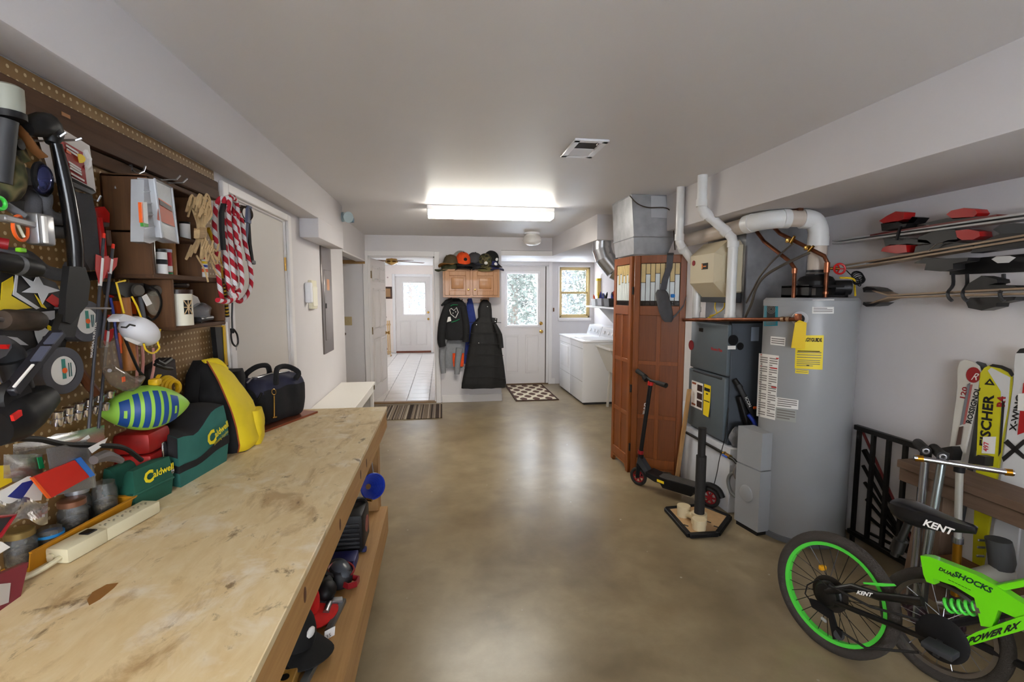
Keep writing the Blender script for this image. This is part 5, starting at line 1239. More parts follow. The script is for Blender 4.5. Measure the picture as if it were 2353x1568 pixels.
def garment(name, label, rows, mat, y0=6.965, folds=5, amp=.012, n=28, sub=4, cat='coat', tilt=0.0):
    """rows: (py, left px, right px, depth in metres)"""
    t = thing(name, label, cat, aty((rows[0][1]+rows[0][2])/2, rows[0][0], YH))
    R_ = []
    for i in range(len(rows)-1):
        for k in range(sub):
            u = k/sub; R_.append([rows[i][j]*(1-u)+rows[i+1][j]*u for j in range(4)])
    R_.append(list(rows[-1])); rs = []
    for q, (py, l, r, dp) in enumerate(R_):
        A, B = aty(l, py, y0-dp/2), aty(r, py, y0-dp/2); c = (A+B)/2; hw = (B.x-A.x)/2; v = q/len(R_)
        ring = []
        for k in range(n):
            a = 2*pi*k/n; ca, sa = cos(a), sin(a)
            x = c.x+hw*(abs(ca)**.75)*(1 if ca > 0 else -1)
            yy = y0-dp/2+dp/2*sa*(abs(sa)**-.2 if abs(sa) > .05 else 1)
            if sa < 0: yy -= amp*v*sin(folds*ca*2.6+q*.12)*abs(sa)
            ring.append(V((x, yy, c.z)))
        rs.append(ring)
    part(t, 'body', MB().rings(rs), mat, sharp=60)
    return t
COATB = M_('coat_black', (26, 25, 25), .7, var=.2, vs=20, bump=.25, bs=60)
JKB = M_('jacket_black', (30, 30, 32), .85, var=.15, vs=20, bump=.2, bs=300)
HOOD = M_('hoodie_grey', (140, 142, 146), .9, var=.08, vs=30, bump=.2, bs=300)
g = garment('hoodie', 'light grey hooded sweatshirt hanging under the black jacket', [(700, 1036, 1064, .03), (740, 1024, 1070, .06), (790, 1020, 1070, .07), (838, 1018, 1064, .06), (846, 1020, 1062, .05)], HOOD, cat='sweatshirt', y0=6.985)
for xs in (((1020, 780), (1016, 820), (1019, 858)), ((1056, 800), (1052, 830), (1050, 860))):
    part(g, 'sleeve', MB().tube([aty(a, b, 6.89) for a, b in xs], [.05, .045, .036], 12, smooth=3), HOOD)
g2 = garment('shirt', 'orange shirt tail showing under the grey sweatshirt', [(812, 1040, 1066, .012), (826, 1040, 1066, .014), (843, 1042, 1065, .012)], ccl('orange', (226, 78, 24)), y0=6.905, cat='shirt', folds=4, amp=.004)
g = garment('jacket', 'black jacket with white fox head outline and green lettering', [(686, 1040, 1054, .03), (694, 1032, 1066, .06), (704, 1022, 1072, .08), (740, 1018, 1074, .09), (775, 1022, 1073, .09), (782, 1030, 1066, .08)], JKB, y0=6.905, cat='jacket')
part(g, 'sleeve', MB().tube([aty(a, b, 6.825) for a, b in ((1030, 700), (1018, 740), (1014, 780), (1017, 797))], [.05, .06, .056, .05], 12, smooth=3), JKB)
part(g, 'sleeve', MB().tube([aty(a, b, 6.825) for a, b in ((1064, 705), (1071, 750), (1070, 786))], [.045, .05, .045], 12, smooth=3), JKB)
part(g, 'collar', MB().tube([aty(a, b, 6.845) for a, b in ((1014, 703), (1026, 694), (1040, 688))], [.012, .03, .025], 8), JKB)
fox = [(1033, 712), (1037, 709), (1043, 714), (1049, 707), (1053, 718), (1047, 731), (1044, 729), (1036, 722), (1033, 712)]
part(g, 'emblem', MB().tube([aty(a, b, 6.797) for a, b in fox], .0055, 6), PAPER)
part(g, 'emblem', MB().sphere(aty(1041, 720, 6.797), .008, 8, 6).sphere(aty(1047, 717, 6.797), .008, 8, 6), PAPER)
part(g, 'lettering', MB().tube([aty(a, b, 6.797) for a, b in ((1030, 706), (1040, 701), (1052, 701))], .006, 6).tube([aty(a, b, 6.797) for a, b in ((1037, 741), (1047, 738), (1056, 734))], .006, 6), GREEN)
part(g, 'tag', MB().prism([aty(a, b, 6.797) for a, b in ((1024, 730), (1035, 728), (1037, 738), (1026, 741))], (0, .002, 0)), PAPER)
garment('coat', 'blue coat hanging between the black jacket and the long black coat', [(686, 1076, 1084, .02), (700, 1072, 1088, .05), (735, 1070, 1094, .06), (770, 1070, 1090, .06), (836, 1066, 1082, .05)], M_('coat_blue', (42, 58, 128), .85, var=.1, vs=20), y0=6.985)
g = garment('coat', 'long black quilted winter coat with snap buttons on the right hook', [(689, 1109, 1120, .04), (698, 1102, 1128, .08), (712, 1098, 1130, .1), (730, 1099, 1131, .11), (746, 1084, 1140, .14), (790, 1078, 1151, .16), (840, 1069, 1158, .17), (880, 1061, 1163, .18), (891, 1060, 1163, .17)], COATB, y0=6.915, folds=4, amp=.02, sub=6)
for zz in (740, 765, 790, 815, 842, 868):
    h = (zz-690)/200
    part(g, 'quilt_seam', MB().tube([aty(1082-h*20+k*(66+h*34)/8, zz+(k-4)**2*.12, 6.75-.012*sin(k*pi/8)-.02*h) for k in range(9)], .004, 5), COATB)
part(g, 'strap', MB().prism([aty(a, b, 6.81) for a, b in ((1130, 730), (1143, 732), (1142, 743), (1131, 742))], (0, .02, 0)), COATB)
for q in ((1139, 734), (1138, 739), (1120, 705), (1095, 747), (1100, 789)): part(g, 'snap', MB().sphere(aty(q[0], q[1], 6.75 if q[1] > 744 else 6.795), (.009, .006, .009), 8, 6), CHROME)
part(g, 'sleeve', MB().tube([aty(a, b, 6.79) for a, b in ((1136, 745), (1147, 770), (1151, 800))], [.03, .045, .04], 10, smooth=3), COATB)
# ---------------------------------------------------------------- floor mats
def rug(name, label, x0, x1, y0, y1, fn):
    m = M_(name+'_weave', (120, 110, 100), .95); nt = m.node_tree; fn(nt, nt.nodes['Principled BSDF'])
    return single('door_mat', label, 'mat', MB().box(x0, x1, y0, y1, .001, .012, .004), m)
def stripes(nt, b):
    co = objco(nt); sp = N(nt, 'ShaderNodeSeparateXYZ'); nt.links.new(co, sp.inputs[0])
    n = N(nt, 'ShaderNodeTexNoise', noise_dimensions='1D'); n.inputs['Scale'].default_value = 14; n.inputs['Detail'].default_value = 2
    nt.links.new(sp.outputs[0], n.inputs['W'])
    r = N(nt, 'ShaderNodeValToRGB'); r.color_ramp.interpolation = 'CONSTANT'; nt.links.new(n.outputs[0], r.inputs[0])
    e = r.color_ramp.elements; e[0].color = lin((58, 46, 38)); e[1].position = .42; e[1].color = lin((122, 106, 90))
    for p, c in ((.49, (196, 184, 164)), (.53, (66, 52, 44)), (.6, (150, 134, 114))):
        q = e.new(p); q.color = lin(c)
    nt.links.new(r.outputs[0], b.inputs['Base Color'])
rug('striped', 'brown and cream striped mat at the kitchen doorway', -.80, -.02, 6.09, 6.87, stripes)
def trellis(nt, b):
    co = objco(nt, (5.2, 2.9, 5.6)); sp = N(nt, 'ShaderNodeSeparateXYZ'); nt.links.new(co, sp.inputs[0])
    a = math_(nt, 'SINE', math_(nt, 'MULTIPLY', math_(nt, 'ADD', sp.outputs[0], sp.outputs[1]), pi))
    c = math_(nt, 'SINE', math_(nt, 'MULTIPLY', math_(nt, 'SUBTRACT', sp.outputs[0], sp.outputs[1]), pi))
    v = math_(nt, 'ABSOLUTE', math_(nt, 'MULTIPLY', a, c))
    nt.links.new(ramp(nt, v, [(.34, (206, 192, 164)), (.42, (84, 54, 40))]), b.inputs['Base Color'])
dm_ = rug('trellis', 'brown and cream trellis mat in front of the exterior door', 1.06, 1.70, 6.93, 8.17, trellis)
bdr = MB()
for a in ((1.055, 1.705, 6.925, 6.955), (1.055, 1.705, 8.145, 8.175), (1.055, 1.085, 6.955, 8.145), (1.675, 1.705, 6.955, 8.145)): bdr.box(a[0], a[1], a[2], a[3], .001, .0135, .002)
part(dm_, 'border', bdr, M_('mat_border', (70, 46, 36), .95))
# ---------------------------------------------------------------- white bench by left wall
t = thing('bench', 'low white painted bench along the left wall under the breaker panel', 'bench', (-.87, 4.55, 0))
BW = M_('bench_white', (228, 224, 216), .35)
part(t, 'seat', MB().box(-1.045, -.70, 3.85, 5.13, .635, .66, .004), BW)
part(t, 'apron', MB().box(-.735, -.715, 3.9, 5.09, .56, .635, .003), BW)
for xx in (-1.03, -.75):
    for yy in (3.9, 5.06): part(t, 'leg', MB().box(xx, xx+.035, yy, yy+.035, 0, .635, .003), BW)
part(t, 'end_panel', MB().box(-1.03, -.73, 5.095, 5.115, .05, .635, .003), BW)
# ---------------------------------------------------------------- washer, dryer, tub
ENA = M_('appliance_white', (236, 236, 238), .22)
def machine(name, label, y0, y1, dryer):
    t = thing(name, label, 'washer' if not dryer else 'dryer', (2.27, (y0+y1)/2, 0), 'laundry machines')
    x0, x1 = 1.955, 2.6
    part(t, 'cabinet', MB().box(x0, x1, y0, y1, .03, .885, .008), ENA)
    part(t, 'toe_kick', MB().box(x0+.03, x1, y0+.01, y1-.01, 0, .03), DGREY)
    part(t, 'top', MB().box(x0-.012, x1, y0-.006, y1+.006, .885, .915, .01), ENA)
    part(t, 'lid' if not dryer else 'door', MB().box(x0+.05, x1-.16, y0+.05, y1-.05, .914, .922, .003) if not dryer else MB().box(x0-.012, x0+.002, y0+.1, y1-.1, .42, .76, .006), ENA)
    rs = [[V((x, y, z)) for x, z in ((2.42, .914), (2.47, 1.07), (2.6, 1.08), (2.6, .914))] for y in (y0+.01, y1-.01)]
    co_ = part(t, 'console', MB().rings(rs), ENA)
    part(co_, 'control_panel', MB().prism([V((2.425, y, .935)) if k < 2 else V((2.463, y, 1.05)) for k, y in enumerate((y0+.05, y1-.05, y1-.05, y0+.05))], (-.003, 0, .001)), M_('console_grey', (196, 198, 202), .35))
    for k in (.14, .3, .5): part(co_, 'dial', MB().lathe([(.026, 0), (.022, .018), (0, .02)], (2.441, y0+k, .99), (-.95, 0, .3)), WHITE)
    part(t, 'front_seam', MB().box(x0-.0015, x0+.001, y0+.01, y1-.01, .8, .806).box(x0-.0015, x0+.001, y0+.01, y1-.01, .33, .336), M_('seam_grey', (150, 150, 150), .6))
machine('washing_machine', 'white top-loading washer beside the utility sink', 6.56, 7.24, False)
machine('clothes_dryer', 'white front-loading clothes dryer under the laundry window', 7.25, 7.93, True)
t = thing('utility_sink', 'white plastic utility tub on angled legs beside the washer', 'sink', (2.37, 6.17, 0))
TUB = M_('tub_plastic', (216, 212, 204), .4)
o4 = lambda x0, x1, y0, y1, z: [V((x0, y0, z)), V((x1, y0, z)), V((x1, y1, z)), V((x0, y1, z))]
part(t, 'tub', MB().rings([o4(2.24, 2.58, 5.98, 6.36, .52), o4(2.12, 2.62, 5.88, 6.46, .84), o4(2.1, 2.63, 5.86, 6.48, .85), o4(2.1, 2.63, 5.86, 6.48, .87), o4(2.135, 2.6, 5.9, 6.44, .87), o4(2.25, 2.57, 6.0, 6.34, .55)]), TUB, sharp=20)
for x, y in ((2.3, 6.40), (2.3, 5.94), (2.58, 6.40), (2.58, 5.94)): part(t, 'leg', MB().bar((x-.03, y, 0), (x, y-.02 if y > 6 else y+.02, .56), .03, .03, .003), TUB)
part(t, 'faucet', MB().tube([(2.61, 6.17, .87), (2.61, 6.17, 1.0), (2.55, 6.17, 1.05), (2.46, 6.17, 1.0)], .012, 10, smooth=4), CHROME)
# laundry shelf with bins
t = thing('wall_shelf', 'white laundry shelf with triangular bracket above the washer', 'shelf', (2.48, 7.0, 1.36))
part(t, 'board', MB().box(2.33, 2.635, 6.1, 7.72, 1.365, 1.39, .003), WHITE)
for yy in (7.1, 6.3): part(t, 'bracket', MB().prism([V((2.635, yy, 1.365)), V((2.635, yy, 1.1)), V((2.61, yy, 1.1)), V((2.36, yy, 1.365))], (0, .02, 0)), WHITE)
def bin_(label, y, w, h, mat, ncol):
    t = thing('storage_bin', label, 'bin', (2.45, y, 1.391), 'bins on the laundry shelf')
    o_ = lambda s_, z, i_=0: [V((2.45-(.085+s_)+i_, y-w/2-s_+i_, z)), V((2.45+.085+s_-i_, y-w/2-s_+i_, z)), V((2.45+.085+s_-i_, y+w/2+s_-i_, z)), V((2.45-(.085+s_)+i_, y+w/2+s_-i_, z))]
    part(t, 'tub', MB().rings([o_(-.01, 1.391), o_(0.005, 1.391+h), o_(.005, 1.391+h, .008), o_(-.01, 1.4, .006)]), mat, sharp=20)
    rn = random.Random(int(y*100))
    for k in range(6):
        c = rn.choice(ncol); p0 = V((2.45+rn.uniform(-.05, .05), y+rn.uniform(-w/3, w/3), 1.42)); p1 = p0+V((rn.uniform(-.04, .04), rn.uniform(-.04, .04), h+rn.uniform(.0, .07)))
        part(t, 'bottle', MB().cyl(p0, p1, .014, n=10).cyl(p1, p1+(p1-p0).normalized()*.02, .008, n=8), c)
bin_('white laundry bin with coloured bottles nearest the window', 7.42, .2, .11, M_('bin_clear', (200, 202, 206), .3), [YEL, BLUE, ORANGE])
bin_('grey laundry bin with a blue bottle in the middle of the shelf', 7.12, .2, .12, M_('bin_grey', (150, 150, 158), .4), [BLUE, BLACK, GREYP])
bin_('black laundry bin full of dark spray bottles', 6.8, .22, .12, M_('bin_black', (40, 38, 40), .5), [BLACK, RED, BLUE, DGREY])
p = aty(1367, 655, 8.2)
t = thing('wall_dispenser', 'tall yellow and clear dispenser on the wall right of the laundry window', 'dispenser', (2.605, 7.9, 1.55))
part(t, 'body', MB().box(2.575, 2.638, 7.86, 7.94, 1.55, 1.80, .01), M_('dispenser_clear', (220, 190, 120), .3))
part(t, 'cap', MB().box(2.57, 2.638, 7.855, 7.945, 1.80, 1.84, .008), YEL)
# ---------------------------------------------------------------- kitchen items
t = thing('ceiling_fan', 'brass and wood ceiling fan in the kitchen', 'ceiling fan', (-.93, 9.4, 2.36))
part(t, 'motor', MB().lathe([(.05, 0), (.05, -.03), (.015, -.035), (.015, -.11), (.10, -.12), (.12, -.19), (.06, -.22), (0, -.24)], (-.93, 9.4, 2.36)), BRASS)
for k in range(5):
    a = k*2*pi/5+.35; d = V((cos(a), sin(a), 0))
    part(t, 'blade', MB().bar(V((-.93, 9.4, 2.20))+d*.12, V((-.93, 9.4, 2.18))+d*.62, .13, .008, .003, up=(0, 0, 1)), wood('fan_wood', (120, 84, 50), (96, 62, 36), 'x'))
t = thing('picture_frame', 'small dark framed picture on the papered kitchen wall', 'picture', (-1.30, 13.3, 1.75))
p = aty(892, 673, KY1)
part(t, 'frame', MB().box(p.x-.13, p.x+.1, KY1-.03, KY1, p.z-.16, p.z+.16, .005), M_('frame_brown', (74, 44, 28), .4))
part(t, 'print', MB().box(p.x-.09, p.x+.06, KY1-.033, KY1-.029, p.z-.11, p.z+.11), M_('print_tan', (160, 120, 80), .6))
p = atz(897, 812, 0)
t = thing('folded_gate', 'light wood folded gate standing beside the far kitchen door', 'gate', (-1.36, 12.6, 0))
for k in range(3): part(t, 'slat', MB().box(-1.44+k*.045, -1.41+k*.045, 12.58, 12.60, .05, .92, .003), wood('gate_wood', (206, 170, 120), (184, 146, 96), 'z'))
part(t, 'rail', MB().box(-1.45, -1.31, 12.6, 12.62, .1, .14).box(-1.45, -1.31, 12.6, 12.62, .8, .84), wood('gate_rail', (206, 170, 120), (184, 146, 96), 'x'))
for xx in (-1.45, -1.325): part(t, 'foot', MB().box(xx, xx+.02, 12.5, 12.7, 0, .05), wood('gate_rail', (206, 170, 120), (184, 146, 96), 'x'))
t = thing('kitchen_chair', 'dark chair edge showing at the right side of the kitchen doorway', 'chair', (.0, 8.2, 0))
part(t, 'back', MB().box(-.04, .34, 8.3, 8.34, .5, .95, .01), BLKM); part(t, 'seat', MB().box(-.04, .34, 7.95, 8.34, .44, .48, .01), BLKM)
for x in (-.03, .3):
    for y in (7.96, 8.3): part(t, 'leg', MB().box(x, x+.03, y, y+.03, 0, .44), BLKM)
# ---------------------------------------------------------------- workbench
def mat_ply():
    m = M_('worn_plywood', (196, 170, 124), .55); nt = m.node_tree; b = nt.nodes['Principled BSDF']
    co = objco(nt); cs = objco(nt, (5, 1.8, 5))
    g = noise(nt, 5, 7, cs, .6, .4); big = noise(nt, 3.2, 6, co, .6, .6); sm = noise(nt, 15, 8, objco(nt, (1, .6, 1)), .68, .35); sm2 = noise(nt, 7, 8, objco(nt, (1.6, .7, 1)), .66, .5); wh = noise(nt, 6, 5, co, .65, .4)
    c = ramp(nt, g, [(.25, (204, 178, 132)), (.55, (216, 195, 154)), (.8, (224, 208, 174))])
    c = mixc(nt, math_(nt, 'MULTIPLY', ramp(nt, wh, [(.54, 0.0), (.68, 1.0)]), .6), c, lin((232, 226, 214)))
    c = mixc(nt, math_(nt, 'MULTIPLY', ramp(nt, sm2, [(.53, 0.0), (.66, 1.0)]), .6), c, lin((150, 116, 72)))
    c = mixc(nt, math_(nt, 'MULTIPLY', ramp(nt, sm, [(.6, 0.0), (.68, 1.0)]), .75), c, lin((96, 70, 44)))
    sp = N(nt, 'ShaderNodeSeparateXYZ'); nt.links.new(co, sp.inputs[0])
    nt.links.new(c, b.inputs['Base Color'])
    bp_ = N(nt, 'ShaderNodeBump'); bp_.inputs['Strength'].default_value = .2; bp_.inputs['Distance'].default_value = .003
    nt.links.new(sm, bp_.inputs['Height']); nt.links.new(bp_.outputs[0], b.inputs['Normal'])
    return m
PLY = mat_ply()
PINE = wood('pine_fascia', (190, 148, 92), (158, 112, 60), 'y', 5, .55, 0, 16, .5)
PINEZ = wood('pine_leg', (176, 138, 88), (146, 106, 60), 'z', 5, .6, 0, 16, .5)
BX0, BX1, BY0, BY1, BZ = WL+.005, -.33, -.4, 2.875, .90
t = thing('workbench', 'long plywood workbench with pine fascia along the pegboard wall', 'workbench', ((BX0+BX1)/2, 1.2, 0))
part(t, 'bench_top', MB().box(BX0, BX1, BY0, BY1, BZ-.02, BZ, .002), PLY)
part(t, 'front_fascia', MB().box(BX1-.038, BX1-.003, BY0, BY1, BZ-.125, BZ-.02, .003), PINE)
part(t, 'end_fascia', MB().box(BX0, BX1-.04, BY1-.04, BY1-.003, BZ-.125, BZ-.02, .003), PINE)
for k, (yy, zz) in enumerate(((1.55, .82), (1.95, .835), (1.15, .84), (2.1, .83))):
    part(t, 'knot', MB().sphere((BX1-.003, yy, zz), (.0012, .012, .02), 10, 6), M_('knot_dark', (88, 50, 26), .6))
for yy in (2.74, .55): part(t, 'leg', MB().box(BX1-.13, BX1-.042, yy, yy+.088, 0, BZ-.02, .004), PINEZ)
for yy in (2.74, 1.5, .2): part(t, 'leg', MB().box(BX0+.01, BX0+.098, yy, yy+.088, 0, BZ-.02, .004), PINEZ)
part(t, 'lower_shelf', MB().box(BX0, BX1-.01, BY0, BY1-.1, .31, .328, .002), PINE)
part(t, 'shelf_fascia', MB().prism([V((-.372, 2.79, .18)), V((-.33, 2.79, .18)), V((-.325, 1.4, .18)), V((-.325, BY0, .18)), V((-.36, BY0, .18))], (0, 0, .15)), PINE)
part(t, 'stain', MB().prism([atz(a, b, BZ) for a, b in ((200, 1380), (212, 1362), (245, 1344), (272, 1340), (262, 1352), (230, 1378), (205, 1392))], (0, 0, .0006)), M_('oil_stain', (140, 96, 44), .6))

TE = M_('teal_canvas', (40, 104, 96), .8, var=.1, vs=12, bump=.15, bs=400)
TED = M_('dark_teal_canvas', (24, 84, 68), .75, var=.12, vs=14, bump=.15, bs=400)
SUED = M_('black_suede', (34, 33, 36), .95, var=.15, vs=25)
YPR = M_('yellow_print', (226, 208, 30), .6)
def softbox(cx, cy, z0, hx, hy, h, rz, nu=24, nv=10, ex=.35, bulge=.12, top=None, seed=1, rough=.004):
    """rounded bag: superellipse sections stacked upwards"""
    rn = random.Random(seed); rs = []
    for j in range(nv+1):
        v = j/nv; e = 1-.12*(1-sin(pi*v)) if 0 < v < 1 else .84; ring = []
        for k in range(nu):
            a = 2*pi*k/nu; ca, sa = cos(a), sin(a)
            x = hx*e*(abs(ca)**ex)*(1 if ca > 0 else -1)*(1+bulge*.3*sin(pi*v)); y = hy*e*(abs(sa)**ex)*(1 if sa > 0 else -1)*(1+bulge*.3*sin(pi*v))
            z = h*v
            if top: z = z*top(x/hx, y/hy)
            ring.append(V((cx, cy, z0))+V((x*cos(rz)-y*sin(rz), x*sin(rz)+y*cos(rz), z))+V((rn.uniform(-1, 1), rn.uniform(-1, 1), 0))*rough)
        rs.append(ring)
    return MB().rings(rs)
# big shooting rest bag: quad footprint, saddle shaped top
def quadbag(q, h, z0=BZ, prof=None, nu=10, nv=6):
    """q: four footprint corners (a,b,c,d); height varies with fraction along a->b (prof)"""
    a, b, c, d = [V((p[0], p[1], z0)) for p in q]
    top = MB(); sides = []
    def P(u, v, w):
        base = (a*(1-u)+b*u)*(1-v)+(d*(1-u)+c*u)*v
        cen = (a+b+c+d)/4; puff = 1+.09*sin(pi*w)
        return cen+(base-cen)*puff+V((0, 0, w*h*prof(u, v)))
    def ring(w):
        r = []
        for i in range(nu): r.append(P(i/nu, 0, w))
        for i in range(nu): r.append(P(1, i/nu, w))
        for i in range(nu): r.append(P(1-i/nu, 1, w))
        for i in range(nu): r.append(P(0, 1-i/nu, w))
        return r
    side = MB().rings([ring(j/nv) for j in range(nv+1)], caps=False)
    tp_ = MB().grid(lambda u, v: P(u, v, 1)+V((0, 0, .012*sin(pi*u)*sin(pi*v))), nu, nu)
    strapr = MB().rings([[p+(p-(a+b+c+d)/4).normalized()*.003*V((1, 1, 0)).length for p in ring(w)] for w in (.30, .33, .42, .45)], caps=False)
    return side, tp_, strapr, P
q = [(-.888, 1.735), (-.852, 2.0), (-1.015, 2.02), (-1.02, 1.80)]
sd_, tp_, stp, PB = quadbag(q, .225, prof=lambda u, v: .76+.24/(1+math.exp(-(u-.6)*14))-.06*math.exp(-((u-.32)/.14)**2)+.05*sin(pi*v))
t = thing('shooting_bag', 'large teal and black shooting rest bag with yellow lettering on the workbench', 'bag', (-.95, 1.88, BZ))
part(t, 'shell', sd_, TE, sharp=50); part(t, 'top_panel', tp_, SUED, sharp=60); part(t, 'strap', stp, FABBLK)
end = MB().rings([[PB(0, j/10, w)+V((0, -.004, 0)) for j in range(11)]+[PB(0, 1-j/10, w*.97)+V((0, -.002, 0)) for j in range(11)] for w in (.80, .9, 1.0)], caps=True)
part(t, 'end_panel', MB().grid(lambda u, v: PB(0, u, .62+.385*v)+(PB(0, .5, .5)-PB(.5, .5, .5)).normalized()*.004, 8, 4), SUED)
o = PB(.50, 0, .55)+V((.012, 0, 0)); dx = (PB(.98, 0, .6)-PB(.50, 0, .55)).normalized()
nx = V((dx.y, -dx.x, 0)).normalized(); uy2 = nx.cross(dx)
part(t, 'lettering', text_mb('C', o, dx, uy2, .07, 0, bold=.003), YPR)
part(t, 'lettering', text_mb('aldwell', o+dx*.046+uy2*.01, dx, uy2, .036, 0, squeeze=.9, bold=.001), YPR)
part(t, 'lettering', text_mb('Shooting Supplies', o+dx*.03-uy2*.012, dx, uy2, .017, 0, squeeze=.8), YPR)
q = [(-.925, 1.555), (-.895, 1.69), (-1.0, 1.705), (-1.025, 1.59)]
sd_, tp_, stp, PS = quadbag(q, .125, prof=lambda u, v: 1.0-.5*math.exp(-((v-.5)/.16)**2))
t = thing('shooting_bag', 'small dark green rear shooting bag with two ears and yellow lettering', 'bag', (-.96, 1.63, BZ))
part(t, 'shell', sd_, TED, sharp=50); part(t, 'top_panel', tp_, TED, sharp=60)
part(t, 'seam', MB().tube([PS(0, 1-k/6, .42) for k in range(7)]+[PS(k/6, 0, .42) for k in range(7)], .005, 6), TED)
part(t, 'clip', MB().torus(PS(.95, .02, .62)+V((.008, 0, 0)), (1, .2, 0), .009, .002, 12, 5), STEEL)
o = PS(.16, 0, .62)+V((.011, 0, 0)); dx = (PS(.95, 0, .62)-PS(.16, 0, .62)).normalized(); nx = V((dx.y, -dx.x, 0)).normalized(); uy2 = nx.cross(dx)
part(t, 'lettering', text_mb('C', o, dx, uy2, .05, 0, bold=.0025), YPR); part(t, 'lettering', text_mb('aldwell', o+dx*.034+uy2*.007, dx, uy2, .03, 0, bold=.0006), YPR)
# football
fa, fb = V((-1.03, 1.59, 1.20)), V((-.858, 1.765, 1.185))
FG = M_('foam_lime', (150, 202, 74), .5); FBL = M_('foam_blue', (28, 72, 138), .5)
ax_ = (fb-fa).normalized(); FL = (fb-fa).length; FR = .072
t = thing('football', 'lime and blue foam football resting on the shooting bag', 'ball', (fa+fb)/2-V((0, 0, FR)))
prof = lambda s: FR*max(0.0, 1-abs(2*s-1)**1.75)**.78
n = 40
part(t, 'ball', MB().lathe([(prof(k/n), FL*k/n) for k in range(n+1)], fa, ax_, 36), FG)
d_, uu, ww, _ = frame_to(fa, fb)
upv = (V((0, 0, 1))-ax_*ax_.z).normalized(); rtv = ax_.cross(upv)
if rtv.dot(-fa) < 0: rtv = -rtv
def fb_patch(s0, s1, a0, a1, r=.0012):
    def fn(u, v):
        s = s0+(s1-s0)*u; a = a0+(a1-a0)*v
        return fa+ax_*(FL*s)+(rtv*cos(a)+upv*sin(a))*(prof(s)+r)
    return MB().grid(fn, 8, 14)
for s0, s1 in ((.30, .36), (.40, .465), (.505, .57), (.605, .665)): part(t, 'stripe', fb_patch(s0, s1, -.9, .95), FBL)
part(t, 'stripe', fb_patch(.17, .265, -1.1, .75), FBL); part(t, 'stripe', fb_patch(.70, .80, -1.1, .75), FBL)
for s0 in (.205, .74): part(t, 'tab', fb_patch(s0, s0+.03, -.35, .1, .0025), FG)
# red metal toolbox
t = thing('toolbox', 'old red metal toolbox under the football against the pegboard', 'toolbox', (-.97, 1.75, BZ))
RMET = M_('worn_red_metal', (150, 26, 22), .45, .2, var=.25, vs=14)
part(t, 'body', MB().box(-1.04, -.93, 1.655, 1.775, BZ+.001, BZ+.14, .008), RMET)
part(t, 'lid', MB().box(-1.042, -.927, 1.65, 1.78, BZ+.142, BZ+.215, .02), RMET)
part(t, 'latch', MB().box(-.929, -.922, 1.71, 1.735, BZ+.11, BZ+.165, .003), CHROME)
# backpack, yellow and black
YCL = M_('yellow_nylon', (222, 196, 30), .75, var=.08, vs=10, bump=.25, bs=40)
t = thing('backpack', 'slouching yellow and black backpack leaning on the pegboard', 'backpack', (-.93, 2.17, BZ))
rs = []
for z, cx, cy, hx, hy in ((0, -.905, 2.19, .085, .10), (.03, -.905, 2.19, .098, .115), (.10, -.915, 2.19, .10, .12), (.18, -.93, 2.185, .092, .115), (.25, -.95, 2.18, .078, .10), (.31, -.965, 2.175, .06, .08), (.355, -.98, 2.17, .04, .055), (.375, -.985, 2.17, .015, .02)):
    rs.append([V((max(cx+hx*(abs(cos(2*pi*k/28))**.6)*(1 if cos(2*pi*k/28) > 0 else -1)+.006*sin(k*2.1+z*30), WL+.012), cy+hy*(abs(sin(2*pi*k/28))**.6)*(1 if sin(2*pi*k/28) > 0 else -1), BZ+z)) for k in range(28)])
part(t, 'bag', MB().rings(rs), FABBLK, sharp=60)
def bpk(u, v):     # front shell: u across, v up
    z = .375*v; i = min(int(v*7), 6); f = v*7-i
    zz = [0, .03, .10, .18, .25, .31, .355, .375]
    z = zz[i]*(1-f)+zz[i+1]*f
    C_ = [(-.905, 2.19, .085, .10), (-.905, 2.19, .098, .115), (-.915, 2.19, .10, .12), (-.93, 2.185, .092, .115), (-.95, 2.18, .078, .10), (-.965, 2.175, .06, .08), (-.98, 2.17, .04, .055), (-.985, 2.17, .015, .02)]
    a, b = C_[i], C_[i+1]; cx, cy, hx, hy = [a[k]*(1-f)+b[k]*f for k in range(4)]
    ang = (-1.05+.32*v)+(2.35-.2*v)*u
    ca, sa = cos(ang), sin(ang); g = 1.065+.03*sin(v*19+u*5)*sin(u*9+v*7)
    return V((cx+hx*g*(abs(ca)**.6)*(1 if ca > 0 else -1), cy+hy*g*(abs(sa)**.6)*(1 if sa > 0 else -1), BZ+z+.004))
part(t, 'yellow_panel', MB().grid(bpk, 26, 26), YCL, sharp=60)
part(t, 'piping', MB().tube([bpk(0, k/20) for k in range(21)], .003, 6), M_('piping_red', (150, 70, 30), .6))
part(t, 'pocket', softbox(-.835, 2.25, BZ, .035, .06, .15, .2, 18, 8, .5, .3, seed=4, rough=.002), YCL, sharp=60)
part(t, 'zip', MB().tube([bpk(.75, .42), bpk(.85, .46), bpk(.95, .5)], .004, 6), BLACK)
part(t, 'shoulder_strap', MB().ribbon([V(q) for q in ((-.985, 2.085, BZ+.02), (-.99, 2.055, BZ+.12), (-.995, 2.06, BZ+.24), (-1.0, 2.10, BZ+.33), (-1.0, 2.16, BZ+.378))], (1, .3, 0), .05, .014), FABBLK)
part(t, 'top_flap', MB().tube([(-.985, 2.15, BZ+.372), (-.955, 2.2, BZ+.368), (-.935, 2.24, BZ+.33)], [.014, .018, .012], 8, smooth=3), YCL)
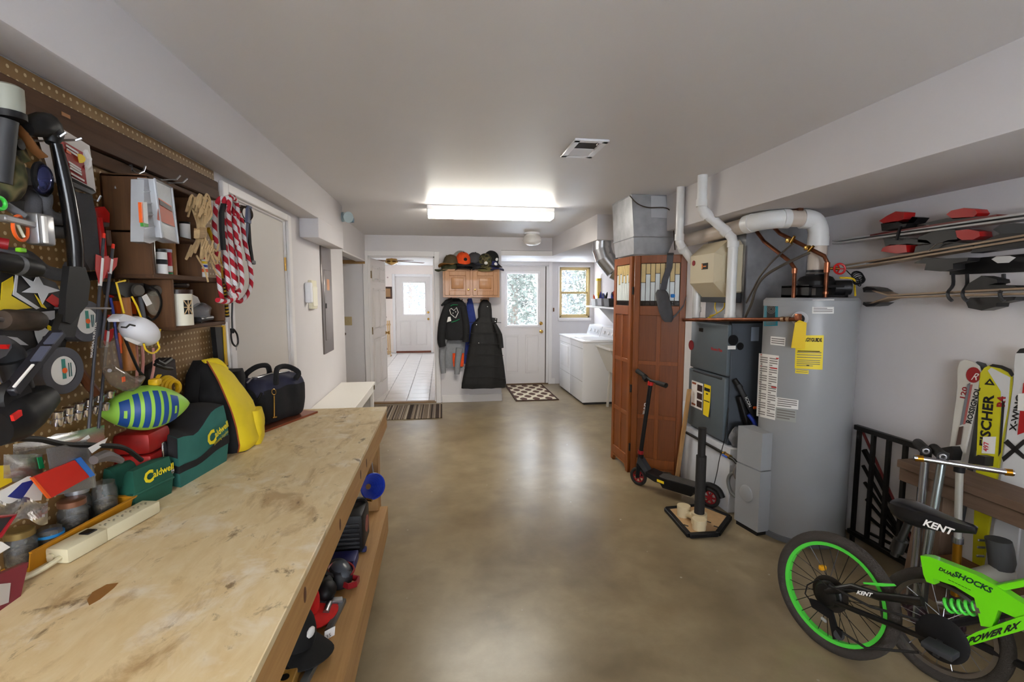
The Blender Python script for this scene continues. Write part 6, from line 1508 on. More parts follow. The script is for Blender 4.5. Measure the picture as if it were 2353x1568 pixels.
# duffel bag
NAVY = M_('navy_nylon', (38, 40, 62), .75, var=.15, vs=14, bump=.2, bs=60)
t = thing('duffel_bag', 'black and navy duffel bag with brass clasp at the end of the workbench', 'bag', (-.92, 2.62, BZ))
dq = lambda s: V((-.885+s[0]*cos(-.42)-s[1]*sin(-.42), 2.635+s[0]*sin(-.42)+s[1]*cos(-.42), BZ+.014+s[2]))
def duff(u, v, g=1.0):
    a = 2*pi*u; y = -.19+.38*v; e = min(1, (1-(abs(2*v-1))**5)+.12)
    ca, sa = cos(a), sin(a)
    return dq((.098*g*e*(abs(ca)**.62)*(1 if ca > 0 else -1)+.004*sin(v*21+u*12), y, .11+.115*g*e*(abs(sa)**.62)*(1 if sa > 0 else -1)+.004*sin(v*15)))
rs = [[duff(k/28, j/18) for k in range(28)] for j in range(19)]
part(t, 'body', MB().rings(rs), FABBLK, sharp=60)
part(t, 'navy_top', MB().grid(lambda u, v: duff(.04+u*.42, .06+v*.88, 1.025), 16, 20), NAVY, sharp=60)
part(t, 'zip', MB().tube([duff(.25, .1+.8*k/10, 1.05) for k in range(11)], .005, 6), STEEL)
for s_, x_ in ((1, .08), (-1, -.07)):
    part(t, 'handle', MB().tube([duff(.25-s_*.14, .32, 1.03), dq((x_*1.25, -.075, .235)), dq((x_*.9, -.03, .27)), dq((x_*.9, .04, .268)), dq((x_*1.25, .085, .232)), duff(.25-s_*.14, .7, 1.03)], .0135, 8, smooth=4), FABBLK)
part(t, 'side_pocket', MB().grid(lambda u, v: duff(-.2+u*.26, .12+v*.76, 1.05), 10, 14), FABBLK, sharp=60)
part(t, 'clasp', MB().torus(duff(.04, .24, 1.1), (1, -.4, .2), .014, .0025, 16, 6).cyl(duff(.02, .24, 1.1), duff(-.07, .24, 1.1), .004).bar(duff(-.07, .2, 1.1), duff(-.07, .28, 1.1), .008, .006), BRASS)
part(t, 'pen', MB().cyl(duff(.06, .1, 1.08), duff(-.02, .04, 1.08), .006), BLACK)
single('black_case', 'small black zipped case behind the duffel bag', 'case', softbox(-.99, 2.43, BZ, .05, .07, .30, .2, 18, 8, .4, .1, seed=9), FABBLK)
single('copper_tray', 'thin copper coloured sheet under the duffel bag', 'tray', MB().prism([dq((x, y, -.013)) for x, y in ((-.1, -.215), (.135, -.20), (.12, .2), (-.06, .2))], (0, 0, .01)), M_('copper_sheet', (150, 84, 58), .35, .6))
t = thing('brass_knob', 'small brass three-lobed knob standing behind the duffel bag', 'hardware', (-.9, 2.845, BZ))
part(t, 'stem', MB().cyl((-.93, 2.845, BZ), (-.93, 2.845, BZ+.21), .006), BRASS)
part(t, 'lobe', MB().sphere((-.95, 2.845, BZ+.215), .012, 10, 8).sphere((-.91, 2.85, BZ+.215), .012, 10, 8).sphere((-.93, 2.845, BZ+.228), .011, 10, 8), BRASS)
# power strip
t = thing('power_strip', 'beige six-outlet power strip with black switch on the workbench', 'power strip', (-.935, 1.41, BZ))
pa, pb = V((-.935, 1.265, BZ)), V((-.875, 1.545, BZ))
BEI = M_('beige_strip', (208, 200, 170), .45)
dx = (pb-pa).normalized(); sx_ = V((dx.y, -dx.x, 0)); L_ = (pb-pa).length
pm = Matrix(((dx.x, -sx_.x, 0, pa.x), (dx.y, -sx_.y, 0, pa.y), (0, 0, 1, BZ+.001), (0, 0, 0, 1)))
part(t, 'body', MB().box(0, .11, -.03, .03, 0, .038, .006, pm), BEI)
part(t, 'outlet_bar', MB().box(.108, L_, -.028, .028, 0, .036, .005, pm), BEI)
part(t, 'switch', MB().box(.07, .098, -.014, .014, .036, .041, .002, pm), BLACK)
part(t, 'breaker', MB().cyl(pm @ V((-.001, .012, .018)), pm @ V((-.005, .012, .018)), .009), BEI)
for k in range(6):
    sl_ = MB(); fx = .125+k*.0265
    for dy in (-.009, .005): sl_.box(fx, fx+.002, dy, dy+.006, .0358, .0366, 0, pm)
    sl_.cyl(pm @ V((fx+.008, 0, .0358)), pm @ V((fx+.008, 0, .0366)), .0028, n=8)
    part(t, 'outlet', sl_, M_('slot_dark', (110, 104, 88), .6))
part(t, 'cord', MB().tube([pm @ V((0, -.01, .016)), pm @ V((-.03, -.012, .014)), pm @ V((-.07, .0, .008)), V((-.98, 1.19, BZ+.007)), V((-1.02, 1.12, BZ+.007)), V((-1.02, .95, BZ+.007))], .006, 8, smooth=4), BEI)
# yellow tray with jars and packets
OCH = M_('ochre_tray', (190, 130, 22), .5)
ta, tb = V((-.972, 1.235, BZ)), V((-.93, 1.535, BZ))
dx = (tb-ta).normalized(); sx_ = V((dx.y, -dx.x, 0))
tm = Matrix(((dx.x, -sx_.x, 0, ta.x), (dx.y, -sx_.y, 0, ta.y), (0, 0, 1, BZ+.001), (0, 0, 0, 1)))   # local x along bench, +y towards the wall
t = thing('parts_tray', 'ochre plastic tray holding jars of screws beside the power strip', 'tray', ta)
part(t, 'base', MB().box(0, .30, 0, .07, 0, .004, 0, tm), OCH)
part(t, 'front_wall', MB().prism([tm @ V((0, 0, 0)), tm @ V((0, -.008, .05)), tm @ V((.305, -.008, .05)), tm @ V((.30, 0, 0))], tm.to_3x3() @ V((0, .003, 0))), OCH)
part(t, 'end_wall', MB().prism([tm @ V((.30, 0, 0)), tm @ V((.31, -.008, .05)), tm @ V((.31, .075, .05)), tm @ V((.30, .07, 0))], tm.to_3x3() @ V((-.003, 0, 0))), OCH)
part(t, 'rim', MB().bar(tm @ V((-.005, -.012, .05)), tm @ V((.312, -.012, .05)), .008, .003).bar(tm @ V((.315, -.012, .05)), tm @ V((.315, .075, .05)), .012, .003), OCH)
SCR = M_('loose_screws', (110, 92, 66), .4, .6, var=.6, vs=90, bump=.8, bs=160)
def jar(label, f, l, r, h, lid, lidh=.012, z=.006, band=None):
    c = tm @ V((f, l, z))
    t = thing('glass_jar', label, 'jar', c, 'jars in the ochre tray')
    part(t, 'glass', MB().lathe([(r*.9, 0), (r, .006), (r, h*.78), (r*.86, h*.9), (r*.86, h)], c, n=20), GLASSJ)
    part(t, 'screws', MB().lathe([(r*.85, .004), (r*.93, .01), (r*.93, h*.5), (r*.5, h*.56), (0, h*.55)], c, n=14), SCR)
    if lid is not None: part(t, 'lid', MB().lathe([(r*.95, h-.002), (r*.95, h+lidh), (r*.85, h+lidh+.002), (0, h+lidh)], c, n=20), lid)
    if band is not None: part(t, 'band', MB().lathe([(r*1.03, h*.7), (r*1.03, h*.82)], c, n=20, caps=False), band)
jar('glass jar with a rusty red rimmed lid in the ochre tray', .17, .045, .032, .085, M_('rust_lid', (126, 84, 62), .5, .4), band=None)
jar('open glass jar full of screws at the far end of the ochre tray', .262, .035, .03, .11, None)
jar('glass jar with a blue band in the ochre tray', .085, .028, .028, .06, None, band=M_('blue_band', (40, 130, 190), .4))
jar('dark glass jar with a brass lid at the near end of the ochre tray', .02, .035, .03, .075, M_('brass_lid', (130, 110, 66), .4, .6))
jar('clear jar with a metal screw lid behind the rusty lidded jar', .215, .07, .028, .1, M_('tin_lid', (170, 172, 176), .35, .8))
def packet(name, label, px, x, th, mat, cat='packet', grp=None):
    """flat pack standing tilted against the clutter, px outline on plane x"""
    return single(name, label, cat, MB().prism([atx(a, b, x if not callable(x) else x(a, b)) for a, b in px], (-th, 0, .0)), mat, grp)
t = thing('blister_pack', 'clear hanging blister pack with red card and blue edge above the jars', 'packet', atx(150, 1140, -.93))
part(t, 'card', MB().prism([atx(a, b, -.93) for a, b in ((72, 1098), (172, 1058), (206, 1096), (116, 1146))], (-.004, 0, 0)), M_('card_red', (200, 32, 20), .5))
part(t, 'edge_strip', MB().prism([atx(a, b, -.93) for a, b in ((174, 1056), (186, 1051), (219, 1092), (208, 1097))], (-.004, 0, 0)), M_('card_blue', (50, 120, 210), .5))
part(t, 'end_fold', MB().prism([atx(a, b, -.929) for a, b in ((72, 1098), (78, 1097), (118, 1144), (112, 1146))], (-.004, 0, 0)), ORANGE)
part(t, 'blister', MB().prism([atx(a, b, -.934) for a, b in ((110, 1032), (200, 1010), (214, 1060), (222, 1120), (128, 1140))], (-.004, 0, 0)), CLEARD)
part(t, 'hang_tab', MB().prism([atx(a, b, -.936) for a, b in ((178, 1018), (204, 1000), (207, 1006), (184, 1024))], (-.002, 0, 0)), PAPER)
t = thing('blister_pack', 'white packet with navy label lying behind the near jars', 'packet', atx(60, 1130, -.95))
part(t, 'card', MB().prism([atx(a, b, -.95) for a, b in ((0, 1132), (70, 1095), (100, 1120), (95, 1150), (0, 1160))], (-.006, 0, 0)), PAPER)
part(t, 'label', MB().prism([atx(a, b, -.949) for a, b in ((18, 1142), (52, 1110), (82, 1102), (50, 1148))], (-.002, 0, 0)), M_('navy_print', (34, 48, 130), .5))
single('plastic_film', 'crumpled clear plastic film heaped over the near jars', 'film', MB().grid(lambda u, v: atx(0+u*110, 1150+v*50+8*sin(u*9), -.925+.015*sin(u*11+v*7)), 16, 8), CLEARD)
t = thing('instruction_sheet', 'grey packet with red border slanting at the near end of the tray', 'packet', atx(20, 1200, -.9))
part(t, 'sheet', MB().prism([atx(a, b, -.90) for a, b in ((-20, 1190), (34, 1184), (0, 1235), (-20, 1262))], (-.003, 0, 0)), DGREY)
part(t, 'border', MB().tube([atx(a, b, -.898) for a, b in ((-20, 1190), (34, 1184), (0, 1235))], .004, 6), DRED)
single('yellow_box', 'yellow carton with black edge at the near end of the clutter', 'box', MB().prism([atx(a, b, -.97) for a, b in ((-15, 1072), (22, 1069), (28, 1108), (-15, 1130))], (-.03, 0, 0)), YEL)
t = thing('parts_bag', 'clear zip bag with a green printed edge behind the red card', 'bag', atx(60, 1070, -.97))
part(t, 'film', MB().grid(lambda u, v: atx(8+u*90, 1045+v*55, -.965+.012*sin(pi*u)*sin(pi*v)), 8, 6), CLEARD)
part(t, 'green_edge', MB().prism([atx(a, b, -.955) for a, b in ((86, 1052), (96, 1050), (103, 1076), (92, 1078))], (-.002, 0, 0)), GREEN)
part(t, 'contents', MB().sphere(atx(60, 1075, -.975), (.012, .05, .03), 12, 8), M_('silver_wrap', (190, 192, 200), .25, .7))
t = thing('parts_bag', 'long clear bag of hardware with white card lying against the pegboard', 'bag', atx(120, 1000, -1.0))
part(t, 'film', MB().grid(lambda u, v: atx(30+u*210, 1022-u*45+v*38, -1.0+.015*sin(pi*u)*sin(pi*v)), 12, 6), CLEARD)
part(t, 'card', MB().prism([atx(a, b, -.998) for a, b in ((105, 1010), (130, 997), (175, 994), (140, 1014))], (-.002, 0, 0)), PAPER)
single('rubber_tube', 'black rubber tube snaking over the plastic bags to the red toolbox', 'tube', MB().tube([atx(20, 1008, -.955), atx(90, 1010, -.945), atx(150, 1022, -.94), atx(230, 1024, -.925), atx(285, 1030, -.912), atx(325, 1058, -.905)], .007, 8, smooth=5), BLACK)
single('paper_slip', 'torn white paper slip in front of the red toolbox', 'paper', MB().prism([atx(a, b, -.92) for a, b in ((203, 1030), (248, 1006), (240, 1022), (212, 1042))], (-.001, 0, 0)), PAPER)
single('grey_clip', 'grey plastic clamp lying below the red toolbox', 'clamp', MB().tube([atx(215, 1058, -.91), atx(240, 1048, -.91), atx(262, 1052, -.905), atx(280, 1060, -.9)], [.012, .016, .012, .008], 8, smooth=3), M_('clamp_grey', (96, 90, 88), .5))
t = thing('parts_bag', 'maroon zip bag with grey label at the near end of the workbench', 'bag', atx(20, 1360, -.93))
part(t, 'film', MB().prism([atx(a, b, -.915) for a, b in ((-25, 1330), (66, 1292), (48, 1370), (-5, 1420), (-25, 1420))], (-.012, 0, 0)), M_('maroon_film', (120, 34, 52), .35))
part(t, 'label', MB().prism([atx(a, b, -.913) for a, b in ((-20, 1345), (25, 1340), (20, 1385), (-20, 1400))], (-.001, 0, 0)), M_('label_grey', (186, 180, 176), .5))
single('white_card', 'folded white card at the near end of the tray', 'card', MB().prism([atx(a, b, -.895) for a, b in ((-20, 1240), (5, 1246), (24, 1258), (-20, 1285))], (-.002, 0, 0)), PAPER)
# ---------------------------------------------------------------- under the bench
SZ = .329
def us(px, py, z=SZ): return atz(px, py, z)
t = thing('air_hose', 'coiled blue air hose with brass end hanging under the bench edge', 'hose', us(857, 1135, .62))
c = atz(857, 1118, .56); cb = MB()
for k in range(9): cb.torus(c+V((-.03*.3*k*.5, .010*k, -.004*k)), V((.55, -.8, .2)), .064-.0055*k, .0055, 28, 6)
part(t, 'coil', cb, M_('hose_blue', (28, 50, 150), .35))
part(t, 'fitting', MB().cyl(c+V((-.05, -.03, -.05)), c+V((-.0, -.05, -.055)), .007), BRASS)
part(t, 'hanger', MB().tube([c+V((0, .03, .05)), c+V((-.01, .05, .12)), V((c.x-.02, c.y+.05, .776))], .003, 6), STEEL)
t = thing('air_compressor', 'black ribbed portable compressor on the lower shelf', 'compressor', V((-.46, 2.36, SZ)))
part(t, 'case', MB().box(-.56, -.385, 2.27, 2.47, SZ, SZ+.19, .02), BLACK)
for k in range(6): part(t, 'rib', MB().box(-.55, -.40, 2.262, 2.272, SZ+.03+k*.022, SZ+.042+k*.022, .003), DGREY)
part(t, 'top_handle', MB().tube([(-.54, 2.3, SZ+.18), (-.52, 2.32, SZ+.215), (-.42, 2.4, SZ+.215), (-.4, 2.44, SZ+.18)], .013, 8, smooth=3), BLACK)
part(t, 'side_badge', MB().cyl((-.386, 2.38, SZ+.1), (-.382, 2.38, SZ+.1), .04, n=20), M_('badge_pink', (150, 80, 70), .5))
part(t, 'foot', MB().box(-.40, -.375, 2.28, 2.31, SZ, SZ+.02, .004), M_('navy_foot', (40, 44, 90), .5))
single('blue_case', 'flat navy blue plastic case on the lower shelf', 'case', MB().box(-.56, -.40, 2.13, 2.23, SZ, SZ+.045, .006), M_('navy_case', (44, 46, 104), .5))
KP = M_('pad_black', (30, 30, 34), .6)
t = thing('knee_pad', 'black knee pad with grey shell, red trim and lime tab on the lower shelf', 'knee pad', V((-.44, 2.04, SZ)))
part(t, 'pad', softbox(-.455, 2.05, SZ, .05, .075, .075, .5, 18, 8, .8, .2, seed=3, rough=.001), KP, sharp=60)
part(t, 'shell', MB().sphere((-.44, 2.04, SZ+.06), (.042, .062, .03), 16, 8, Euler((.1, .3, .5))), M_('pad_shell', (74, 78, 86), .3))
part(t, 'trim', MB().torus((-.44, 2.04, SZ+.062), (.2, -.1, 1), .052, .005, 20, 6), DRED)
part(t, 'tab', MB().cbox((-.50, 1.98, SZ+.07), (.04, .03, .006), .002, Euler((.3, .2, .4))), M_('lime_tab', (150, 210, 40), .5))
part(t, 'strap', MB().ribbon([V(q) for q in ((-.43, 1.99, SZ+.03), (-.40, 1.97, SZ+.025), (-.37, 1.985, SZ+.025), (-.365, 2.02, SZ+.025), (-.40, 2.03, SZ+.03))], (0, 0, 1), .025, .006), DRED)
t = thing('knee_pad', 'second black knee pad tucked behind the red cap', 'knee pad', V((-.49, 1.92, SZ)))
part(t, 'pad', softbox(-.49, 1.92, SZ, .045, .06, .085, .2, 18, 8, .8, .2, seed=5, rough=.001), KP, sharp=60)
part(t, 'shell', MB().sphere((-.47, 1.9, SZ+.06), (.04, .05, .035), 14, 8), BLACK)
part(t, 'strap', MB().ribbon([V(q) for q in ((-.54, 1.95, SZ+.09), (-.5, 1.97, SZ+.1), (-.46, 1.98, SZ+.07))], (.3, -1, 0), .03, .004), FABBLK)
gc = 'caps under the workbench'
cap('bright red cap on the lower shelf', V((-.565, 1.82, SZ+.05)), E_(0, 12, 0), ccl('red', (206, 30, 24)), ccl('red', (206, 30, 24)), s=.9, grp=gc)
cap('black cap with red brim edge and a round white logo on the lower shelf', V((-.535, 1.635, SZ+.065)), E_(-6, 14, -25), ccl('jet', (20, 20, 20)), ccl('jet', (20, 20, 20)), PAPER, s=.95, grp=gc)
t = thing('caliper', 'grey steel caliper bar lying beside the caps on the lower shelf', 'tool', V((-.42, 1.78, SZ)))
part(t, 'bar', MB().bar((-.425, 1.72, SZ+.012), (-.405, 1.90, SZ+.012), .022, .02, .003), M_('tool_grey', (104, 106, 106), .4, .5))
part(t, 'jaw', MB().bar((-.405, 1.885, SZ+.02), (-.47, 1.87, SZ+.03), .03, .02, .003).cyl((-.45, 1.86, SZ+.03), (-.45, 1.80, SZ+.03), .012), STEEL)
t = thing('price_tag', 'small white tag standing by the black cap', 'tag', V((-.405, 1.69, SZ)))
tg_ = [V((-.43, 1.685, SZ+.003)), V((-.40, 1.71, SZ+.003)), V((-.395, 1.705, SZ+.04)), V((-.425, 1.68, SZ+.04))]
part(t, 'card', MB().prism(tg_, (-.002, .002, 0)), PAPER)
part(t, 'lettering', text_mb('35', V((-.424, 1.682, SZ+.012)), tg_[1]-tg_[0], (0, 0, 1), .02, .002), INK)
single('steel_bar', 'grey square steel bar lying by the black cap', 'bar', MB().bar((-.455, 1.40, SZ+.012), (-.43, 1.60, SZ+.012), .024, .02, .002), M_('tool_grey', (104, 106, 106), .4, .5))
t = thing('wooden_block', 'slotted yellow wooden block on the lower shelf near the bench front', 'block', V((-.49, 1.5, SZ)))
part(t, 'block', MB().box(-.53, -.47, 1.42, 1.56, SZ, SZ+.04, .003), wood('block_wood', (190, 146, 70), (150, 110, 44), 'y'))
for k in range(3): part(t, 'slot', MB().cyl((-.5, 1.44+k*.045, SZ+.0395), (-.5, 1.44+k*.045, SZ+.0412), .014, n=14), BLACK)
# ---------------------------------------------------------------- pegboard wall
def mat_peg():
    m = M_('pegboard', (112, 82, 46), .6); nt = m.node_tree; b = nt.nodes['Principled BSDF']
    co = objco(nt); sp = N(nt, 'ShaderNodeSeparateXYZ'); nt.links.new(co, sp.inputs[0])
    k = 1/.0254
    fy = math_(nt, 'SUBTRACT', math_(nt, 'FRACT', math_(nt, 'MULTIPLY', sp.outputs[1], k)), .5)
    fz = math_(nt, 'SUBTRACT', math_(nt, 'FRACT', math_(nt, 'MULTIPLY', sp.outputs[2], k)), .5)
    d = math_(nt, 'SQRT', math_(nt, 'ADD', math_(nt, 'MULTIPLY', fy, fy), math_(nt, 'MULTIPLY', fz, fz)))
    hole = ramp(nt, d, [(.16, 1.0), (.2, 0.0)])
    base = ramp(nt, noise(nt, 5, 5, co), [(.3, (120, 88, 48)), (.7, (142, 110, 66))])
    nt.links.new(mixc(nt, hole, base, lin((196, 172, 132))), b.inputs['Base Color'])
    return m
PEG = mat_peg()
pg = thing('pegboard', 'brown perforated pegboard covering the left wall above the workbench', 'pegboard', (WL+.004, 1.0, BZ))
PXF = WL+.012
part(pg, 'board', MB().box(WL+.0005, PXF, -.4, 2.47, BZ+.003, 2.122), PEG)
DWOOD = wood('dark_walnut', (92, 60, 34), (62, 38, 20), 'y', 7, .75, 0, 14, .5)
DWOODZ = wood('dark_walnut_v', (104, 68, 38), (70, 44, 22), 'z', 7, .7, 0, 14, .5)
part(pg, 'ledge_moulding', MB().box(PXF, PXF+.018, -.4, 2.47, 2.03, 2.075, .004), DWOOD)
part(pg, 'ledge_moulding', MB().box(PXF, PXF+.032, -.4, 2.44, 1.985, 2.03, .006), DWOOD)
part(pg, 'ledge_moulding', MB().box(PXF, PXF+.012, -.4, 2.40, 1.94, 1.985, .003), DWOOD)
part(pg, 'chip', MB().box(PXF+.017, PXF+.0195, 1.53, 1.56, 2.04, 2.05), wood('chip_wood', (168, 112, 64), (150, 96, 50), 'y'))
def wp(px, py, x=-.98): return atx(px, py, x)
def wprism(pts, x, dx): return MB().prism([wp(a, b, x) for a, b in pts], (-dx, 0, 0))
def wtube(pts, x, r, n=8, smooth=0): return MB().tube([wp(a, b, x) if len((a, b)) == 2 else None for a, b in pts], r, n, smooth=smooth)
GH = 'pegboard hooks'
HOOKM = M_('hook_zinc', (178, 182, 190), .3, .9)
def peghook(label, pts, r=.0028, xs=None):
    P_ = [wp(a, b, x) for a, b, x in pts]
    return single('peg_hook', label, 'hook', MB().tube([V((PXF-.002, P_[0].y, P_[0].z))]+P_, r, 6), HOOKM, GH)
peghook('curved chrome peg hook above the walnut shelf box', [(303, 380, -1.02), (304, 392, -.99), (318, 399, -.985), (330, 394, -.985), (334, 382, -.985)])
peghook('upper long straight peg hook over the clear organiser case', [(372, 413, -1.0), (372, 414, -.93), (405, 413, -.9), (414, 404, -.9)])
peghook('lower long straight peg hook over the clear organiser case', [(385, 421, -1.0), (385, 421, -.93), (420, 420, -.9), (430, 411, -.9)])
peghook('empty peg hook left of the walnut shelf box', [(266, 418, -1.02), (266, 424, -.995), (265, 434, -.995)])
peghook('bright peg hook beside the red pipe wrench', [(205, 455, -1.0), (225, 462, -.96), (232, 450, -.955)])
peghook('upper hook of the pair carrying the black bow', [(62, 312, -.98), (140, 313, -.88), (152, 305, -.87)])
peghook('lower hook of the pair carrying the black bow', [(95, 324, -.98), (175, 322, -.88), (188, 318, -.87)])
# --- walnut wall shelf with boxes
t = thing('wall_shelf', 'dark walnut stepped wall shelf on the pegboard', 'shelf', (-.97, 1.9, 1.44))
sx0, sx1 = PXF+.001, -.905
def shf(y0, y1, z0, z1, nm, m=DWOODZ): part(t, nm, MB().box(sx0, sx1, y0, y1, z0, z1, .003), m)
shf(1.69, 1.705, 1.615, 1.925, 'side_panel'); shf(2.0, 2.012, 1.615, 1.925, 'side_panel')
shf(1.69, 2.20, 1.605, 1.622, 'shelf_board', DWOOD); shf(1.69, 2.012, 1.745, 1.757, 'shelf_board', DWOOD); shf(1.69, 2.012, 1.915, 1.927, 'shelf_board', DWOOD)
shf(1.795, 1.808, 1.44, 1.606, 'side_panel'); shf(1.795, 2.19, 1.43, 1.444, 'shelf_board', DWOOD); shf(2.178, 2.19, 1.444, 1.606, 'side_panel')
part(t, 'back_panel', MB().box(sx0, sx0+.006, 1.69, 2.012, 1.622, 1.915), DWOODZ)
part(t, 'divider', MB().box(sx0, sx1-.02, 1.865, 1.875, 1.622, 1.745), wood('light_divider', (150, 104, 60), (124, 82, 44), 'z'))
def can(name, label, c, r, h, mat, lid=None, bands=(), cat='can', grp=None):
    c = V(c); t = thing(name, label, cat, c, grp)
    part(t, 'can', MB().lathe([(r, 0), (r, h*.98), (r*.94, h), (0, h)], c, n=22), mat)
    if lid: part(t, 'lid', MB().lathe([(r*1.05, h*.9), (r*1.05, h*1.02), (0, h*1.03)], c, n=22), lid)
    for z0, z1, m in bands: part(t, 'label_band', MB().lathe([(r*1.012, h*z0), (r*1.012, h*z1)], c, n=22, caps=False), m)
can('spice_tin', 'red and white tin with green foot on the walnut shelf', (-.945, 1.84, 1.6225), .021, .085, M_('tin_red', (176, 24, 44), .4), M_('tin_lilac', (180, 180, 200), .4), ((.02, .1, GREEN), (.12, .35, PAPER)))
can('dark_bottle', 'silver dark bottle leaning at the left of the walnut shelf', (-.935, 1.735, 1.6225), .016, .11, M_('bottle_dark', (58, 38, 24), .2), CHROME)
can('screw_tub', 'small black and white tub with drill bit print on the walnut shelf', (-.93, 1.785, 1.6225), .019, .08, PAPER, M_('tub_black', (40, 40, 40), .4), ((.4, .6, INK),))
can('putty_tub', 'small orange and white putty tub with red lid on the walnut shelf', (-.93, 2.05, 1.6225), .026, .075, PAPER, RED, ((.25, .42, ORANGE), (.5, .62, BLUE), (.68, .8, YEL)))
can('grey_disc', 'grey sanding disc roll behind the putty tub', (-.965, 2.11, 1.6225), .03, .03, GREYP)
can('cream_canister', 'cream canister with dark flag emblem on the lowest walnut shelf', (-.935, 1.885, 1.4445), .045, .125, M_('canister_cream', (226, 220, 200), .35), M_('lid_brown', (52, 34, 28), .35))
cn = V((-.935, 1.885, 1.4445))
par = [o for o in C.objects if o.name.startswith('cream_canister')][0]
e1 = part(par, 'flag_emblem', MB().grid(lambda u, v: cn+V((.0465*cos(-.75+u*.65), .0465*sin(-.75+u*.65), .04+.05*v)), 6, 3), INK)
cr2 = MB()
for (u0, v0, u1, v1) in ((0, 0, 1, 1), (0, 1, 1, 0), (.5, 0, .5, 1), (0, .5, 1, .5)):
    cr2.tube([cn+V((.048*cos(-.75+(u0+(u1-u0)*k/6)*.65), .048*sin(-.75+(u0+(u1-u0)*k/6)*.65), .04+.05*(v0+(v1-v0)*k/6))) for k in range(7)], .0018, 5)
part(e1, 'cross_lines', cr2, M_('emblem_tan', (190, 160, 120), .5))
single('marker', 'red tipped black marker lying on the cream canister', 'marker', MB().cyl((-.955, 1.85, 1.588), (-.93, 1.93, 1.588), .0085).cyl((-.93, 1.93, 1.588), (-.928, 1.942, 1.588), .0085), M_('marker_black', (40, 26, 24), .4))
t = thing('parts_bag', 'clear bag of small hardware beside the cream canister', 'bag', (-.93, 2.03, 1.4445))
bg = MB().sphere((-.94, 2.04, 1.482), (.035, .075, .038), 16, 10); rn = random.Random(3)
for i in range(len(bg.v)): bg.v[i] += V((rn.uniform(-.005, .005), rn.uniform(-.006, .006), rn.uniform(-.002, .008)))
part(t, 'film', bg, CLEARD)
part(t, 'hardware', MB().cyl((-.92, 2.0, 1.46), (-.92, 2.1, 1.462), .009).cbox((-.935, 2.02, 1.46), (.03, .03, .02), .003).cbox((-.945, 2.07, 1.46), (.02, .03, .02), .003), M_('hardware_mix', (90, 90, 92), .35, .7))
part(t, 'card', MB().prism([(-.935, 1.975, 1.50), (-.935, 1.99, 1.555), (-.935, 2.03, 1.545), (-.935, 2.05, 1.52)], (-.002, 0, 0)), PAPER)
# organiser cases
BRN = M_('label_orange_brown', (168, 62, 26), .5)
t = thing('organiser_case', 'clear compartment case with orange brown label on the walnut shelf', 'organiser', wp(370, 490, -.86))
f4 = [wp(a, b, -.845) for a, b in ((355, 412), (394, 432), (409, 560), (372, 546))]
part(t, 'case', MB().prism(f4, (-.04, -.012, 0)), CASEP)
part(t, 'rim', MB().tube(f4+[f4[0]], .004, 6), CASEP)
part(t, 'label_card', wprism([(365, 455), (394, 474), (402, 522), (362, 505)], -.8435, .001), BRN)
part(t, 'label_heading', wprism([(366, 458), (394, 476), (396, 487), (368, 470)], -.842, .001), M_('label_dark', (56, 34, 30), .5))
part(t, 'side_compartments', wprism([(331, 413), (354, 411), (371, 548), (345, 560), (330, 556)], -.86, .035), CASEP)
for k in range(1, 5): part(t, 'divider', MB().bar(wp(331, 413+k*28, -.859), wp(356+k*3, 411+k*27, -.859), .003, .003), M_('case_divider2', (170, 172, 180), .3))
t = thing('packet', 'white and orange tape packet with green foot hanging before the walnut shelf', 'packet', wp(334, 500, -.87))
part(t, 'card', wprism([(327, 465), (338, 465), (341, 515), (329, 512)], -.84, .008), PAPER)
part(t, 'edge', wprism([(324, 465), (328, 465), (330, 512), (327, 512)], -.84, .008), ORANGE)
part(t, 'foot', wprism([(329, 512), (341, 515), (341, 522), (330, 521)], -.84, .008), M_('packet_green', (70, 150, 60), .5))
can('thread_spool', 'white thread spool with black end on the walnut shelf', (-.93, 1.955, 1.7575), .017, .06, PAPER, BLACK, (), 'spool')
single('green_card', 'green round card pack behind the tan rope', 'packet', wprism([(428, 515), (434, 508), (450, 512), (450, 538), (430, 532)], -.945, .01), GREEN)
single('seed_packet', 'white and green packet hanging between the two ropes', 'packet', wprism([(470, 458), (490, 462), (489, 500), (476, 505)], -.94, .003), PAPER)
part([o for o in C.objects if o.name.startswith('seed_packet')][0], 'green_panel', wprism([(474, 490), (489, 492), (489, 505), (476, 505)], -.9385, .001), GREEN)
# --- ropes
TANR = M_('leather_lace', (190, 160, 116), .7, var=.15, vs=30)
t = thing('leather_lace_bundle', 'bundle of tan laces tied round the middle hanging on the pegboard', 'rope', wp(460, 540, -.88))
rn = random.Random(11); lc = MB()
for k in range(22):
    a = rn.uniform(0, 2*pi); r1 = rn.uniform(6, 26); x_ = -.88+.022*cos(a)
    top_ = (455+r1*cos(a)*.9, 460+rn.uniform(-14, 14)); bot_ = (462+r1*1.5*cos(a+.3), 590+rn.uniform(-22, 22))
    mid = (462+8*cos(a), 535)
    lc.tube([wp(top_[0]-8, top_[1]+26, x_), wp(*top_, x_), wp(top_[0]+8, top_[1]+24, x_), wp(mid[0], mid[1]-18, -.88+.01*cos(a)), wp(*mid, -.88+.01*cos(a)), wp(mid[0]+3*cos(a), mid[1]+20, -.88+.012*cos(a)), wp(*bot_, x_), wp(bot_[0]+6, bot_[1]-16, x_)], .0042, 6, smooth=3)
lo_ = part(t, 'laces', lc, TANR, kind='stuff')
part(t, 'wrap', MB().tube([wp(460+13*cos(k*.9), 525+k*.55, -.88+.018*sin(k*.9)) for k in range(40)], .0042, 6), TANR)
